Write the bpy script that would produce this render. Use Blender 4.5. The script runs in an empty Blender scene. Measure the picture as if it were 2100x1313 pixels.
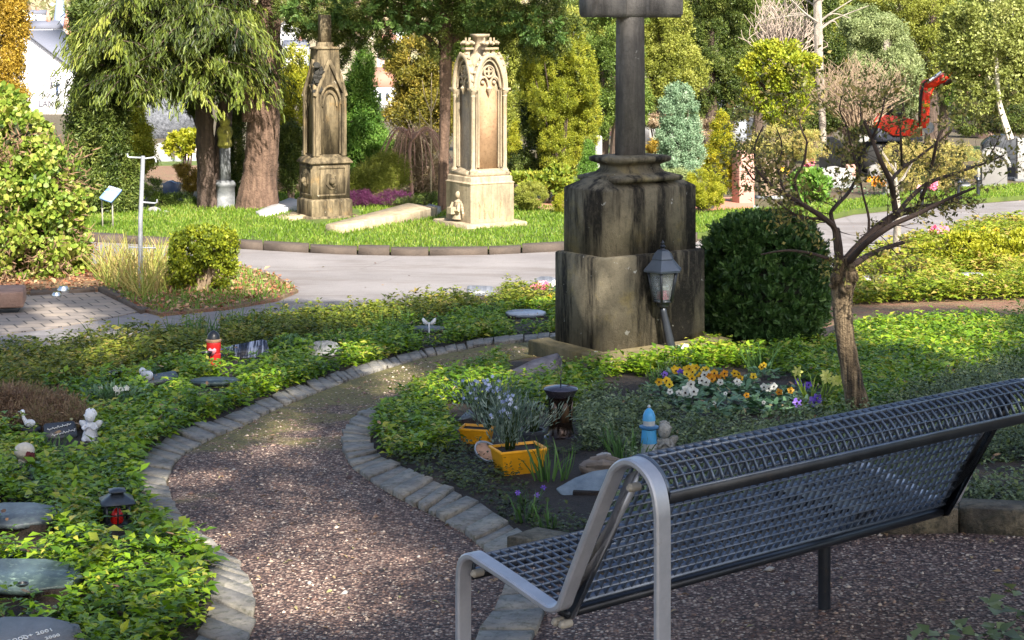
import bpy, math, random
import numpy as np
from mathutils import Vector, Matrix, geometry
random.seed(7); rng = np.random.default_rng(7)
sc = bpy.context.scene
R = math.radians
# ---------------------------------------------------------------- camera, sky, sun, exposure
F, CX, HY, CAMZ = 3600.0, 1050.0, 57.0, 2.0
cam = bpy.data.cameras.new('camera'); camo = bpy.data.objects.new('camera', cam)
sc.collection.objects.link(camo); sc.camera = camo
camo.location = (0, 0, CAMZ); camo.rotation_euler = (R(90), 0, 0)
cam.sensor_width = 36; cam.lens = 36*F/2100; cam.shift_y = -(656.5-HY)/2100
cam.clip_start = 0.1; cam.clip_end = 4000
SUN_EL, SUN_AZ = R(41), math.atan2(0.36, -0.933)      # azimuth measured from +Y towards +X
sdir = Vector((math.sin(SUN_AZ)*math.cos(SUN_EL), math.cos(SUN_AZ)*math.cos(SUN_EL), math.sin(SUN_EL)))
w = bpy.data.worlds.new('World'); sc.world = w; w.use_nodes = True
nt = w.node_tree; nt.nodes.clear()
sky = nt.nodes.new('ShaderNodeTexSky'); sky.sky_type = 'NISHITA'; sky.sun_disc = False
sky.sun_elevation = SUN_EL; sky.sun_rotation = SUN_AZ; sky.air_density = 1.0; sky.dust_density = 2.5; sky.ozone_density = 0.3
bg = nt.nodes.new('ShaderNodeBackground'); bg.inputs[1].default_value = 0.105
wo = nt.nodes.new('ShaderNodeOutputWorld'); nt.links.new(sky.outputs[0], bg.inputs[0]); nt.links.new(bg.outputs[0], wo.inputs[0])
sl = bpy.data.lights.new('sun', 'SUN'); sl.energy = 4.9; sl.angle = R(0.55); sl.color = (1.0, 0.93, 0.82)
so = bpy.data.objects.new('sun', sl); sc.collection.objects.link(so)
so.rotation_euler = (-sdir).to_track_quat('-Z', 'Y').to_euler()
vs = sc.view_settings; vs.view_transform = 'Standard'; vs.look = 'None'; vs.exposure = 1.44; vs.gamma = 1.0
sc.cycles.use_denoising = True; sc.cycles.max_bounces = 7; sc.cycles.transparent_max_bounces = 8
sc.cycles.sample_clamp_indirect = 6.0

# ---------------------------------------------------------------- terrain
_Y = np.array([-60, 6, 7, 8.5, 10, 13, 16, 18, 20, 22, 24, 27, 32, 40, 60, 100, 200, 400, 900, 3000.])
_D = np.array([2.0, 2.0, 2.0, 2.07, 2.17, 2.39, 2.60, 2.72, 2.775, 2.79, 2.80, 2.86, 3.0, 3.3, 4.1, 5.8, 9.0, 16, 30, 80.])
_ys = np.concatenate([np.arange(-60, 60, .05), np.arange(60, 3000, 1.0)])
_ds = np.interp(_ys, _Y, _D)
n1 = 2400; k = np.ones(31)/31
_ds[20:n1-20] = np.convolve(_ds[:n1], k, 'same')[20:n1-20]
def gz(X, Y):
    X = np.asarray(X, float); Y = np.asarray(Y, float)
    z = 2.0 - np.interp(Y, _ys, _ds)
    rise = 0.055*np.log1p(np.exp(np.clip(4*X, -30, 30)))/4
    rise = np.minimum(rise, .5)
    return z + rise*np.clip((12-Y)/5, 0, 1)
def P(x, y, Y): return Vector(((x-CX)/F*Y, Y, CAMZ-(y-HY)/F*Y))
_Yt = np.concatenate([np.arange(3, 60, .01), np.arange(60, 1200, .5)])
def G(x, y, dz=0.0):
    r = (x-CX)/F; s = (y-HY)/F
    d = (CAMZ - s*_Yt) - (gz(r*_Yt, _Yt)+dz)
    i = int(np.argmax(d < 0)) if (d < 0).any() else len(_Yt)-1
    Yv = _Yt[i]
    return Vector((r*Yv, Yv, CAMZ-s*Yv))
def topx(X, Y, Z): return CX+F*X/Y, HY+F*(CAMZ-Z)/Y
def mpp(Y): return Y/F
def inpoly(px, py, poly):
    px = np.asarray(px); py = np.asarray(py); c = np.zeros(px.shape, bool)
    n = len(poly); j = n-1
    for i in range(n):
        xi, yi = poly[i]; xj, yj = poly[j]
        if yi != yj:
            m = ((yi > py) != (yj > py)) & (px < (xj-xi)*(py-yi)/(yj-yi)+xi)
            c ^= m
        j = i
    return c

# ---------------------------------------------------------------- object helpers
COL = sc.collection
def tag(o, label=None, cat=None, group=None, kind=None):
    if label: o['label'] = label
    if cat: o['category'] = cat
    if group: o['group'] = group
    if kind: o['kind'] = kind
    return o
def thing(name, label, cat, loc, group=None):
    o = bpy.data.objects.new(name, None); COL.objects.link(o); o.location = loc
    o.empty_display_size = .1
    return tag(o, label, cat, group)
def root_loc(o):
    while o.parent: o = o.parent
    return np.array(o.location)
def link_mesh(name, me, mat, parent=None, loc=None):
    o = bpy.data.objects.new(name, me); COL.objects.link(o)
    if mat is not None: me.materials.append(mat)
    if parent is not None: o.parent = parent
    elif loc is not None: o.location = loc
    return o
def raw_mesh(name, V, faces_flat, starts, totals, smooth=False, tint=None):
    me = bpy.data.meshes.new(name)
    me.vertices.add(len(V)); me.vertices.foreach_set('co', np.asarray(V, np.float32).ravel())
    me.loops.add(len(faces_flat)); me.loops.foreach_set('vertex_index', np.asarray(faces_flat, np.int32))
    me.polygons.add(len(starts))
    me.polygons.foreach_set('loop_start', np.asarray(starts, np.int32))
    me.polygons.foreach_set('loop_total', np.asarray(totals, np.int32))
    if smooth: me.polygons.foreach_set('use_smooth', np.ones(len(starts), bool))
    if tint is not None:
        a = me.attributes.new('tint', 'FLOAT', 'POINT'); a.data.foreach_set('value', np.asarray(tint, np.float32))
    me.update(calc_edges=True); me.validate(); return me
def basis(d, upv=(0, 0, 1)):
    d = Vector(d).normalized(); u = Vector(upv)
    if abs(d.dot(u)) > .98: u = Vector((1, 0, 0))
    a = u.cross(d).normalized(); b = d.cross(a).normalized()
    return a, b, d
class MB:
    def __init__(s): s.v = []; s.f = []
    def add(s, V, Fc):
        o = len(s.v); s.v += [tuple(p) for p in V]; s.f += [tuple(i+o for i in f) for f in Fc]; return s
    def box(s, c, size, M=None, taper=1.0, jit=0.0):
        hx, hy, hz = size[0]/2, size[1]/2, size[2]/2; V = []
        for z, t in ((-hz, 1), (hz, taper)):
            for x, y in ((-hx, -hy), (hx, -hy), (hx, hy), (-hx, hy)):
                p = Vector((x*t+random.uniform(-jit, jit), y*t+random.uniform(-jit, jit), z+random.uniform(-jit, jit)))
                if M is not None: p = M @ p
                V.append(p+Vector(c))
        return s.add(V, [(3, 2, 1, 0), (4, 5, 6, 7), (0, 1, 5, 4), (1, 2, 6, 5), (2, 3, 7, 6), (3, 0, 4, 7)])
    def prism(s, poly, d, close=True):
        """poly: 3-D points of one face, d: extrusion vector"""
        n = len(poly); V = [Vector(p) for p in poly]+[Vector(p)+Vector(d) for p in poly]
        Fc = [tuple(range(n-1, -1, -1)), tuple(range(n, 2*n))]+[(i, (i+1) % n, (i+1) % n+n, i+n) for i in range(n)]
        return s.add(V, Fc)
    def loft(s, rings, caps=True, closed=True):
        n = len(rings[0]); V = [p for r in rings for p in r]; Fc = []
        for k in range(len(rings)-1):
            for i in range(n if closed else n-1):
                a = k*n+i; b = k*n+(i+1) % n; Fc.append((a, b, b+n, a+n))
        if caps: Fc += [tuple(range(n-1, -1, -1)), tuple(range((len(rings)-1)*n, len(rings)*n))]
        return s.add(V, Fc)
    def tube(s, path, r, n=8, caps=True, sx=1.0):
        path = [Vector(p) for p in path]
        if not hasattr(r, '__len__'): r = [r]*len(path)
        rings = []; a = None
        for i, p in enumerate(path):
            d = (path[min(i+1, len(path)-1)]-path[max(i-1, 0)])
            if d.length < 1e-9: d = Vector((0, 0, 1))
            d.normalize()
            if a is None: a, b, _ = basis(d)
            else:
                a = (a - d*a.dot(d)).normalized(); b = d.cross(a)
            rings.append([p + (a*math.cos(t)*sx + b*math.sin(t))*r[i] for t in [2*math.pi*q/n for q in range(n)]])
        return s.loft(rings, caps)
    def lathe(s, prof, c=(0, 0, 0), n=20, axis=(0, 0, 1), sc=(1, 1), rot=0):
        a, b, d = basis(axis); c = Vector(c)
        rings = [[c+d*z+(a*math.cos(t)*sc[0]+b*math.sin(t)*sc[1])*max(r, 1e-4) for t in [rot+2*math.pi*q/n for q in range(n)]] for r, z in prof]
        return s.loft(rings)
    def ball(s, c, r, n=12, m=8, noise=0, rnd=None):
        r = r if hasattr(r, '__len__') else (r, r, r); rings = []
        for j in range(m+1):
            ph = -math.pi/2+math.pi*j/m; ph = max(min(ph, 1.55), -1.55)
            rings.append([Vector(c)+Vector((r[0]*math.cos(ph)*math.cos(t), r[1]*math.cos(ph)*math.sin(t), r[2]*math.sin(ph)))*(1+random.uniform(-noise, noise)) for t in [2*math.pi*q/n for q in range(n)]])
        return s.loft(rings)
    def sweep(s, path, wdir, wid, th, caps=True):
        """rectangular bar swept along a planar path; wdir = fixed width direction"""
        path = [Vector(p) for p in path]; wd = Vector(wdir).normalized()*wid/2; rings = []
        for i, p in enumerate(path):
            d = (path[min(i+1, len(path)-1)]-path[max(i-1, 0)]).normalized()
            nn = d.cross(wd).normalized()*th/2
            e = wd*.82; m = nn*.5
            rings.append([p-wd-m, p-e-nn, p+e-nn, p+wd-m, p+wd+m, p+e+nn, p-e+nn, p-wd+m])
        return s.loft(rings, caps)
    def build(s, name, mat, parent=None, loc=None, smooth=False, angle=None):
        base = root_loc(parent) if parent is not None else np.array(loc if loc is not None else (0, 0, 0), float)
        V = np.array(s.v, float)-base
        tot = [len(f) for f in s.f]; st = np.concatenate([[0], np.cumsum(tot)[:-1]]) if tot else []
        me = raw_mesh(name, V, [i for f in s.f for i in f], st, tot, smooth)
        if smooth:
            try: me.set_sharp_from_angle(angle=R(angle or 40))
            except Exception: pass
        return link_mesh(name, me, mat, parent, loc if parent is None else None)
def bevel(o, w_=.006, seg=2):
    m = o.modifiers.new('bevel', 'BEVEL'); m.width = w_; m.segments = seg; m.limit_method = 'ANGLE'; m.angle_limit = R(35)
    return o

# ---------------------------------------------------------------- materials
def newmat(name):
    m = bpy.data.materials.new(name); m.use_nodes = True; nt = m.node_tree
    return m, nt, nt.nodes['Principled BSDF'], nt.nodes['Material Output']
def _coord(nt, kind='Object', scale=(1, 1, 1)):
    tc = nt.nodes.new('ShaderNodeTexCoord'); mp = nt.nodes.new('ShaderNodeMapping')
    mp.inputs['Scale'].default_value = scale; nt.links.new(tc.outputs[kind], mp.inputs[0]); return mp.outputs[0]
def _noise(nt, vec, scale, detail=4, rough=.6):
    n = nt.nodes.new('ShaderNodeTexNoise'); n.inputs['Scale'].default_value = scale; n.inputs['Detail'].default_value = detail
    n.inputs['Roughness'].default_value = rough; nt.links.new(vec, n.inputs['Vector']); return n.outputs['Fac']
def _ramp(nt, fac, stops):
    r = nt.nodes.new('ShaderNodeValToRGB'); e = r.color_ramp.elements
    while len(e) < len(stops): e.new(0.5)
    for el, (p, c) in zip(e, stops): el.position = p; el.color = (*c, 1) if len(c) == 3 else c
    nt.links.new(fac, r.inputs[0]); return r.outputs[0]
def _mix(nt, fac, a, b, mode='MIX'):
    m = nt.nodes.new('ShaderNodeMix'); m.data_type = 'RGBA'; m.blend_type = mode
    if isinstance(fac, (int, float)): m.inputs[0].default_value = fac
    else: nt.links.new(fac, m.inputs[0])
    for s_, v in ((6, a), (7, b)):
        if isinstance(v, (tuple, list)): m.inputs[s_].default_value = (*v[:3], 1)
        else: nt.links.new(v, m.inputs[s_])
    return m.outputs[2]
def _bump(nt, bsdf, h, strength=.5, dist=.01):
    b = nt.nodes.new('ShaderNodeBump'); b.inputs['Strength'].default_value = strength; b.inputs['Distance'].default_value = dist
    nt.links.new(h, b.inputs['Height']); nt.links.new(b.outputs[0], bsdf.inputs['Normal'])
def rough_mat(name, cols, scale=8, stretch=(1, 1, 1), rough=.85, bump=.5, bdist=.01, bscale=60, fine=None, metal=0, spec=None, lo=.3, hi=.7, extra=None):
    m, nt, b, out = newmat(name); vec = _coord(nt, 'Object', stretch)
    f = _noise(nt, vec, scale, 6, .65); k = len(cols)
    c = _ramp(nt, f, [(lo+(hi-lo)*i/(k-1) if k > 1 else 0, cols[i]) for i in range(k)])
    v2 = _coord(nt, 'Object'); f2 = _noise(nt, v2, bscale, 5, .7)
    if fine: c = _mix(nt, _ramp(nt, f2, [(fine[1], (0, 0, 0)), (fine[2], (1, 1, 1))]), c, fine[0])
    if extra: c = extra(nt, c)
    nt.links.new(c, b.inputs['Base Color']); b.inputs['Roughness'].default_value = rough; b.inputs['Metallic'].default_value = metal
    if spec is not None: b.inputs['Specular IOR Level'].default_value = spec
    if bump: _bump(nt, b, f2, bump, bdist)
    return m
def plain(name, col, rough=.5, metal=0, var=.15, bump=0.0):
    c = Vector(col); return rough_mat(name, [tuple(c*(1-var)), tuple(c*(1+var))], scale=14, rough=rough, metal=metal, bump=bump, bdist=.003)
def leaf_mat(name, cols, trans=.3, rough=.5, big=None, spec=.35):
    """colours by the leaf's own tint; slow noise shifts whole patches"""
    m, nt, b, out = newmat(name)
    a = nt.nodes.new('ShaderNodeAttribute'); a.attribute_name = 'tint'
    vec = _coord(nt, 'Object'); n = _noise(nt, vec, big or 2.0, 3)
    ad = nt.nodes.new('ShaderNodeMath'); ad.operation = 'MULTIPLY_ADD'; nt.links.new(n, ad.inputs[0]); ad.inputs[1].default_value = .9
    nt.links.new(a.outputs['Fac'], ad.inputs[2]); s2 = nt.nodes.new('ShaderNodeMath'); s2.operation = 'SUBTRACT'
    nt.links.new(ad.outputs[0], s2.inputs[0]); s2.inputs[1].default_value = .45
    k = len(cols); c = _ramp(nt, s2.outputs[0], [(i/(k-1), cols[i]) for i in range(k)])
    nt.links.new(c, b.inputs['Base Color']); b.inputs['Roughness'].default_value = rough; b.inputs['Specular IOR Level'].default_value = spec
    if trans:
        t = nt.nodes.new('ShaderNodeBsdfTranslucent'); c2 = _mix(nt, .5, c, (1.0, .9, .25), 'MULTIPLY')
        nt.links.new(c2, t.inputs[0]); mx = nt.nodes.new('ShaderNodeMixShader'); mx.inputs[0].default_value = trans
        nt.links.new(b.outputs[0], mx.inputs[1]); nt.links.new(t.outputs[0], mx.inputs[2]); nt.links.new(mx.outputs[0], out.inputs[0])
    return m

# ---------------------------------------------------------------- foliage
SHAPES = {
 'leaf': (np.array([(0, 0, 0), (.42, .5, .10), (.42, -.5, .10), (1, 0, -.12), (.5, 0, 0.)]), [(0, 4, 1), (1, 4, 3), (0, 2, 4), (2, 3, 4)]),
 'blade': (np.array([(0, .5, 0), (0, -.5, 0), (.45, .42, .0), (.45, -.42, .0), (.8, .3, -.08), (.8, -.3, -.08), (1, 0, -.22)]), [(0, 1, 3, 2), (2, 3, 5, 4), (4, 5, 6)]),
 'flat': (np.array([(0, 0, 0), (.35, .5, .0), (.75, .38, -.04), (1, 0, -.08), (.75, -.38, -.04), (.35, -.5, 0.)]), [(0, 1, 2, 3), (0, 3, 4, 5)]),
}
def _spray(k=5):
    V = []; Fc = []
    for i in range(k):
        t = i/k
        for sgn in (1, -1):
            o = len(V); L = .5*(1-.5*t)
            V += [(t*.8, 0, 0), (t*.8+.5*L+.06, sgn*L*.75, .05), (t*.8+.35*L+.2, sgn*L*.35, -.02)]
            Fc.append((o, o+1, o+2))
    o = len(V); V += [(.72, .09, 0), (1.05, 0, -.03), (.72, -.09, 0)]; Fc.append((o, o+1, o+2))
    return np.array(V), Fc
def _clump(k, seed, ln=.55, wd=.3):
    r = np.random.default_rng(seed); V = []; Fc = []
    for i in range(k):
        o = len(V); c = r.normal(0, .28, 3)*[1, 1, .8]; d = r.normal(0, 1, 3); d /= np.linalg.norm(d)
        e = np.cross(d, r.normal(0, 1, 3)); e /= np.linalg.norm(e); c[0] += .3
        V += [c, c+d*ln*.45+e*wd*.5, c+d*ln, c+d*ln*.45-e*wd*.5]; Fc.append((o, o+1, o+2, o+3))
    return np.array(V), Fc
SHAPES['spray'] = _spray(5); SHAPES['clump'] = _clump(6, 3); SHAPES['fine'] = _clump(9, 5, .4, .14); SHAPES['needle'] = _clump(10, 8, .6, .08)
def norm(a): return a/np.maximum(np.linalg.norm(a, axis=1, keepdims=True), 1e-9)
def leaves(name, pos, d, up, L, W, tint, mat, parent=None, loc=None, shape='leaf', kind=None):
    T, Fc = SHAPES[shape]; N = len(pos); pos = np.asarray(pos, float)
    base = root_loc(parent) if parent is not None else np.array(loc if loc is not None else (0, 0, 0), float)
    d = norm(np.asarray(d, float)); up = np.asarray(up, float); s_ = norm(np.cross(up, d)+1e-6); u = np.cross(d, s_)
    L = np.broadcast_to(L, (N,)); W = np.broadcast_to(W, (N,))
    V = pos[:, None, :]-base + T[None, :, 0, None]*(d*L[:, None])[:, None, :] + T[None, :, 1, None]*(s_*W[:, None])[:, None, :] + T[None, :, 2, None]*(u*L[:, None])[:, None, :]
    k = len(T); V = V.reshape(-1, 3)
    ff = np.concatenate([np.array(f) for f in Fc]); tt = np.array([len(f) for f in Fc])
    flat = (ff[None, :]+(np.arange(N)*k)[:, None]).ravel(); tot = np.tile(tt, N)
    st = np.concatenate([[0], np.cumsum(tot)[:-1]]); tn = np.repeat(np.broadcast_to(tint, (N,)), k)
    me = raw_mesh(name, V, flat, st, tot, False, tn)
    return link_mesh(name, me, mat, parent, loc if parent is None else None)
def rdir(n):
    return norm(rng.normal(0, 1, (n, 3)))
def blob_points(blobs, n, sub=.34, nsub=26, shell=.55):
    """points grouped in small clumps that sit through the outer part of a set of ellipsoids"""
    B = np.array(blobs, float); vol = (B[:, 3]*B[:, 4]+B[:, 3]*B[:, 5]+B[:, 4]*B[:, 5]); cnt = np.maximum((vol/vol.sum()*n).astype(int), 5)
    P_, O_, T_ = [], [], []
    for b, c in zip(B, cnt):
        k = nsub; cd = rdir(k); rr = rng.uniform(shell, 1.0, k)**.6
        cc = cd*rr[:, None]; sr = sub*rng.uniform(.55, 1.25, k); ti = rng.normal(0, .10, k)
        idx = rng.integers(0, k, c); q = rdir(c)*(rng.uniform(0, 1, c)**.45)[:, None]
        loc_ = cc[idx]+q*sr[idx][:, None]
        P_.append(loc_*b[3:6]+b[0:3]); O_.append(norm(.7*q+.6*loc_)*1.0); T_.append(ti[idx])
    return np.concatenate(P_), np.concatenate(O_), np.concatenate(T_)
def crown(name, blobs, n, size, mat, parent, shape='clump', asp=.6, up=.3, droop=0.0, sub=.34, nsub=26, jit=.6, shell=.55):
    p, o, t = blob_points(blobs, n, sub, nsub, shell)
    d = o+rng.normal(0, jit, o.shape)+np.array([0, 0, up-droop]); N = len(p)
    L = size*rng.uniform(.6, 1.3, N)
    return leaves(name, p, d, o+rng.normal(0, .5, o.shape), L, L*asp, np.clip(.5+t+rng.normal(0, .16, N), 0, 1), mat, parent, shape=shape)
def pxblobs(lst, Y):
    """(px x, px y, rx, ry[, depth offset, depth radius]) -> ellipsoids at depth Y"""
    out = []
    for b in lst:
        dy = b[4] if len(b) > 4 else 0; YY = Y+dy; c = P(b[0], b[1], YY); s_ = mpp(YY)
        out.append((c.x, c.y, c.z, b[2]*s_, (b[5] if len(b) > 5 else b[2]*s_), b[3]*s_))
    return out
# ================================================================ SETTING
def densify(poly, step=12, closed=True):
    out = []; n = len(poly)
    for i in range(n if closed else n-1):
        a = poly[i]; b = poly[(i+1) % n]; L = math.hypot(b[0]-a[0], b[1]-a[1]); k = max(1, int(L/step))
        out += [(a[0]+(b[0]-a[0])*t/k, a[1]+(b[1]-a[1])*t/k) for t in range(k)]
    if not closed: out.append(poly[-1])
    return out
def spline(poly, sub=6, closed=False):
    """Catmull-Rom through pixel points"""
    n = len(poly); out = []
    for i in range(n if closed else n-1):
        p0 = poly[(i-1) % n if closed else max(i-1, 0)]; p1 = poly[i]; p2 = poly[(i+1) % n]; p3 = poly[(i+2) % n if closed else min(i+2, n-1)]
        for t in range(sub):
            u = t/sub
            out.append(tuple(.5*((2*p1[q])+(-p0[q]+p2[q])*u+(2*p0[q]-5*p1[q]+4*p2[q]-p3[q])*u*u+(-p0[q]+3*p1[q]-3*p2[q]+p3[q])*u**3) for q in (0, 1)))
    if not closed: out.append(poly[-1])
    return out
def sheet(name, poly, dz, mat, kind='structure', edge=True, maxstep=.5, label=None):
    """a terrain-following sheet with clean edges; its rim is turned down so that it has a thickness"""
    pts = [G(x, y) for x, y in densify(poly, 14)]; B = [Vector((p.x, p.y)) for p in pts]
    Bn = []
    for p in B:
        if not Bn or (p-Bn[-1]).length > .02: Bn.append(p)
    if (Bn[0]-Bn[-1]).length < .02: Bn.pop()
    n = len(Bn); xs = [p.x for p in Bn]; ys = [p.y for p in Bn]; st = max(.12, min(maxstep, (max(ys)-min(ys))/30))
    gx, gy = np.meshgrid(np.arange(min(xs), max(xs), st), np.arange(min(ys), max(ys), st)); gx = gx.ravel(); gy = gy.ravel()
    m = inpoly(gx, gy, [(p.x, p.y) for p in Bn]); inner = [Vector((x, y)) for x, y in zip(gx[m], gy[m])]
    r = geometry.delaunay_2d_cdt(Bn+inner, [], [list(range(n))], 1, 1e-5)
    V2 = r[0]; Fc = r[2]; V = [(p.x, p.y, float(gz(p.x, p.y))+dz) for p in V2]
    mb = MB(); mb.add(V, [tuple(f) for f in Fc])
    if edge:
        rim = [(p.x, p.y, float(gz(p.x, p.y))+dz) for p in Bn]; low = [(x, y, z-dz-.03) for x, y, z in rim]
        mb.add(rim+low, [(i, (i+1) % n, (i+1) % n+n, i+n) for i in range(n)])
    o = mb.build(name, mat)
    me = o.data                                  # all top faces look up
    o['kind'] = kind
    return o
M = {}
def soil_extra(nt, c): return c
M['ground'] = rough_mat('ground', [(.05, .032, .02), (.13, .085, .05), (.10, .10, .035), (.20, .13, .08)], scale=1.3, bump=.8, bdist=.03, bscale=25, fine=((.05, .035, .025), .4, .7))
M['soil'] = rough_mat('soil', [(.014, .009, .007), (.038, .025, .018), (.06, .04, .028)], scale=9, bump=1, bdist=.02, bscale=70, fine=((.012, .009, .007), .42, .66))
def gravel_mat():
    m, nt, b, out = newmat('gravel'); vec = _coord(nt)
    vo = nt.nodes.new('ShaderNodeTexVoronoi'); vo.inputs['Scale'].default_value = 85; nt.links.new(vec, vo.inputs['Vector'])
    hs = nt.nodes.new('ShaderNodeSeparateColor'); nt.links.new(vo.outputs['Color'], hs.inputs[0])
    c = _ramp(nt, hs.outputs[0], [(0, (.045, .027, .023)), (.35, (.13, .075, .06)), (.65, (.22, .14, .11)), (.88, (.38, .27, .21)), (1, (.6, .5, .4))])
    dk = _ramp(nt, vo.outputs['Distance'], [(.25, (1, 1, 1)), (.75, (.25, .2, .2))]); c = _mix(nt, 1.0, c, dk, 'MULTIPLY')
    n1_ = _noise(nt, vec, 1.1, 5, .65)                     # mossy patches, mostly on the far half of the path
    sp = nt.nodes.new('ShaderNodeSeparateXYZ'); nt.links.new(vec, sp.inputs[0])
    mr = nt.nodes.new('ShaderNodeMapRange'); mr.inputs[1].default_value = 6.5; mr.inputs[2].default_value = 10.5; mr.inputs[3].default_value = -.22; mr.inputs[4].default_value = .16
    nt.links.new(sp.outputs[1], mr.inputs[0]); ad = nt.nodes.new('ShaderNodeMath'); ad.operation = 'ADD'
    nt.links.new(mr.outputs[0], ad.inputs[0]); nt.links.new(n1_, ad.inputs[1])
    n2_ = _noise(nt, vec, 45, 4, .7); moss = _ramp(nt, n2_, [(.35, (.06, .06, .012)), (.6, (.20, .17, .04)), (.75, (.26, .20, .08))])
    c = _mix(nt, _ramp(nt, ad.outputs[0], [(.50, (0, 0, 0)), (.60, (.85, .85, .85))]), c, moss)
    nt.links.new(c, b.inputs['Base Color']); b.inputs['Roughness'].default_value = .8; _bump(nt, b, vo.outputs['Distance'], .9, .012); return m
M['gravel'] = gravel_mat()
def road_extra(nt, c):
    v = _coord(nt, 'Object', (1, 3.5, 1)); c = _mix(nt, _ramp(nt, _noise(nt, v, .7, 6, .7), [(.48, (0, 0, 0)), (.62, (.6, .6, .6))]), c, (.13, .11, .10))
    vo = nt.nodes.new('ShaderNodeTexVoronoi'); vo.feature = 'DISTANCE_TO_EDGE'; vo.inputs['Scale'].default_value = .35; nt.links.new(_coord(nt, 'Object'), vo.inputs['Vector'])
    return _mix(nt, _ramp(nt, vo.outputs['Distance'], [(.0, (.4, .4, .4)), (.006, (0, 0, 0))]), c, (.09, .08, .075))
M['road'] = rough_mat('road', [(.165, .152, .15), (.215, .20, .198), (.26, .243, .24)], scale=.9, bump=.6, bdist=.008, bscale=110, fine=((.12, .10, .095), .48, .75), rough=.9, extra=road_extra)
M['grass_soil'] = rough_mat('lawn', [(.05, .08, .012), (.09, .13, .018), (.13, .15, .03)], scale=2, bump=.8, bdist=.02, bscale=60)
M['litter'] = rough_mat('litter', [(.18, .08, .05), (.30, .15, .09), (.22, .17, .08), (.40, .25, .16)], scale=7, bump=1, bdist=.03, bscale=45, fine=((.08, .04, .025), .45, .7))
def paver_mat():
    m, nt, b, out = newmat('pavers'); tc = nt.nodes.new('ShaderNodeTexCoord'); mp = nt.nodes.new('ShaderNodeMapping')
    mp.inputs['Rotation'].default_value = (0, 0, R(-22)); nt.links.new(tc.outputs['Object'], mp.inputs[0])
    br = nt.nodes.new('ShaderNodeTexBrick'); br.inputs['Scale'].default_value = 1; br.inputs['Brick Width'].default_value = .22; br.inputs['Row Height'].default_value = .3
    br.inputs['Mortar Size'].default_value = .008; br.inputs['Color1'].default_value = (.33, .28, .23, 1); br.inputs['Color2'].default_value = (.25, .22, .20, 1); br.inputs['Mortar'].default_value = (.05, .045, .04, 1)
    nt.links.new(mp.outputs[0], br.inputs['Vector']); n = _noise(nt, mp.outputs[0], 20, 5); c = _mix(nt, .35, br.outputs[0], _ramp(nt, n, [(.3, (.15, .13, .12)), (.7, (.5, .44, .38))]), 'OVERLAY')
    nt.links.new(c, b.inputs['Base Color']); b.inputs['Roughness'].default_value = .85; _bump(nt, b, br.outputs['Fac'], -.6, .01); return m
M['paver'] = paver_mat()
M['kerb'] = rough_mat('kerb', [(.11, .105, .10), (.22, .205, .185), (.33, .30, .24)], scale=6, bump=.8, bdist=.012, bscale=35, fine=((.07, .075, .04), .5, .72), rough=.8)
M['curb'] = rough_mat('curb', [(.055, .042, .034), (.10, .075, .058)], scale=5, bump=.6, bscale=40)

# ground: one sheet out to the horizon
def axis_(parts): return np.unique(np.round(np.concatenate([np.arange(a, b, s) for a, b, s in parts]), 3))
gxs = axis_([(-900, -120, 40), (-120, -30, 10), (-30, -12, 2), (-12, 12, .25), (12, 30, 2), (30, 120, 10), (120, 940, 40)])
gys = axis_([(-60, -4, 4), (-4, 34, .25), (34, 60, 2), (60, 200, 10), (200, 700, 50), (700, 3001, 200)])
gX, gY = np.meshgrid(gxs, gys); gZ = gz(gX, gY)
nx, ny = len(gxs), len(gys); ii, jj = np.meshgrid(np.arange(nx-1), np.arange(ny-1)); a0 = (jj*nx+ii).ravel()
gf = np.stack([a0, a0+1, a0+nx+1, a0+nx], 1)
me = raw_mesh('ground', np.stack([gX.ravel(), gY.ravel(), gZ.ravel()], 1), gf.ravel(), np.arange(len(gf))*4, np.full(len(gf), 4), True)
tag(link_mesh('ground', me, M['ground']), kind='structure')

ROADLOW = [(-90, 742), (100, 723), (200, 709), (400, 681), (600, 659), (800, 636), (1000, 604), (1150, 588), (1300, 577), (1450, 575), (1600, 590), (1700, 588), (1745, 560), (1800, 525), (1900, 492), (2000, 470), (2220, 437)]
ROADUP = [(2220, 398), (2100, 412), (1900, 427), (1750, 442), (1650, 467), (1560, 486), (1450, 494), (1300, 507), (1160, 516), (1000, 524), (850, 526), (700, 523), (560, 516), (480, 511), (300, 503), (180, 497), (-90, 490)]
sheet('road', ROADLOW+ROADUP, .006, M['road'])
LAWNBACK = [(-90, 440), (180, 452), (300, 440), (420, 425), (600, 395), (700, 396), (890, 402), (1060, 425), (1160, 438), (1300, 445), (1430, 441), (1600, 436), (1700, 424), (1850, 405), (2000, 392), (2220, 378)]
LAWNFRONT = [(2220, 396), (2100, 410), (1900, 425), (1750, 440), (1650, 465), (1560, 482), (1450, 488), (1300, 501), (1160, 509), (1000, 517), (850, 519), (700, 516), (560, 509), (480, 504), (300, 496), (180, 490), (-90, 483)]
LAWN = LAWNBACK+LAWNFRONT
sheet('lawn', LAWN, .07, M['grass_soil'])
ISLAND = [(-90, 545), (180, 548), (300, 552), (400, 556), (500, 552), (570, 574), (612, 602), (570, 620), (470, 637), (330, 651), (288, 640), (205, 600), (60, 606), (-90, 613)]
sheet('planting_strip', ISLAND, .035, M['litter'])
sheet('patio', [(-90, 616), (60, 608), (203, 602), (284, 642), (215, 657), (100, 677), (-90, 700)], .014, M['paver'])
KL_OUT = [(1150, 686), (1000, 698), (850, 725), (700, 765), (560, 815), (470, 855), (380, 885), (315, 922), (283, 968), (280, 1010), (302, 1056), (345, 1092), (395, 1132), (428, 1172), (437, 1215), (432, 1262), (405, 1315), (345, 1400), (250, 1500)]
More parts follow.
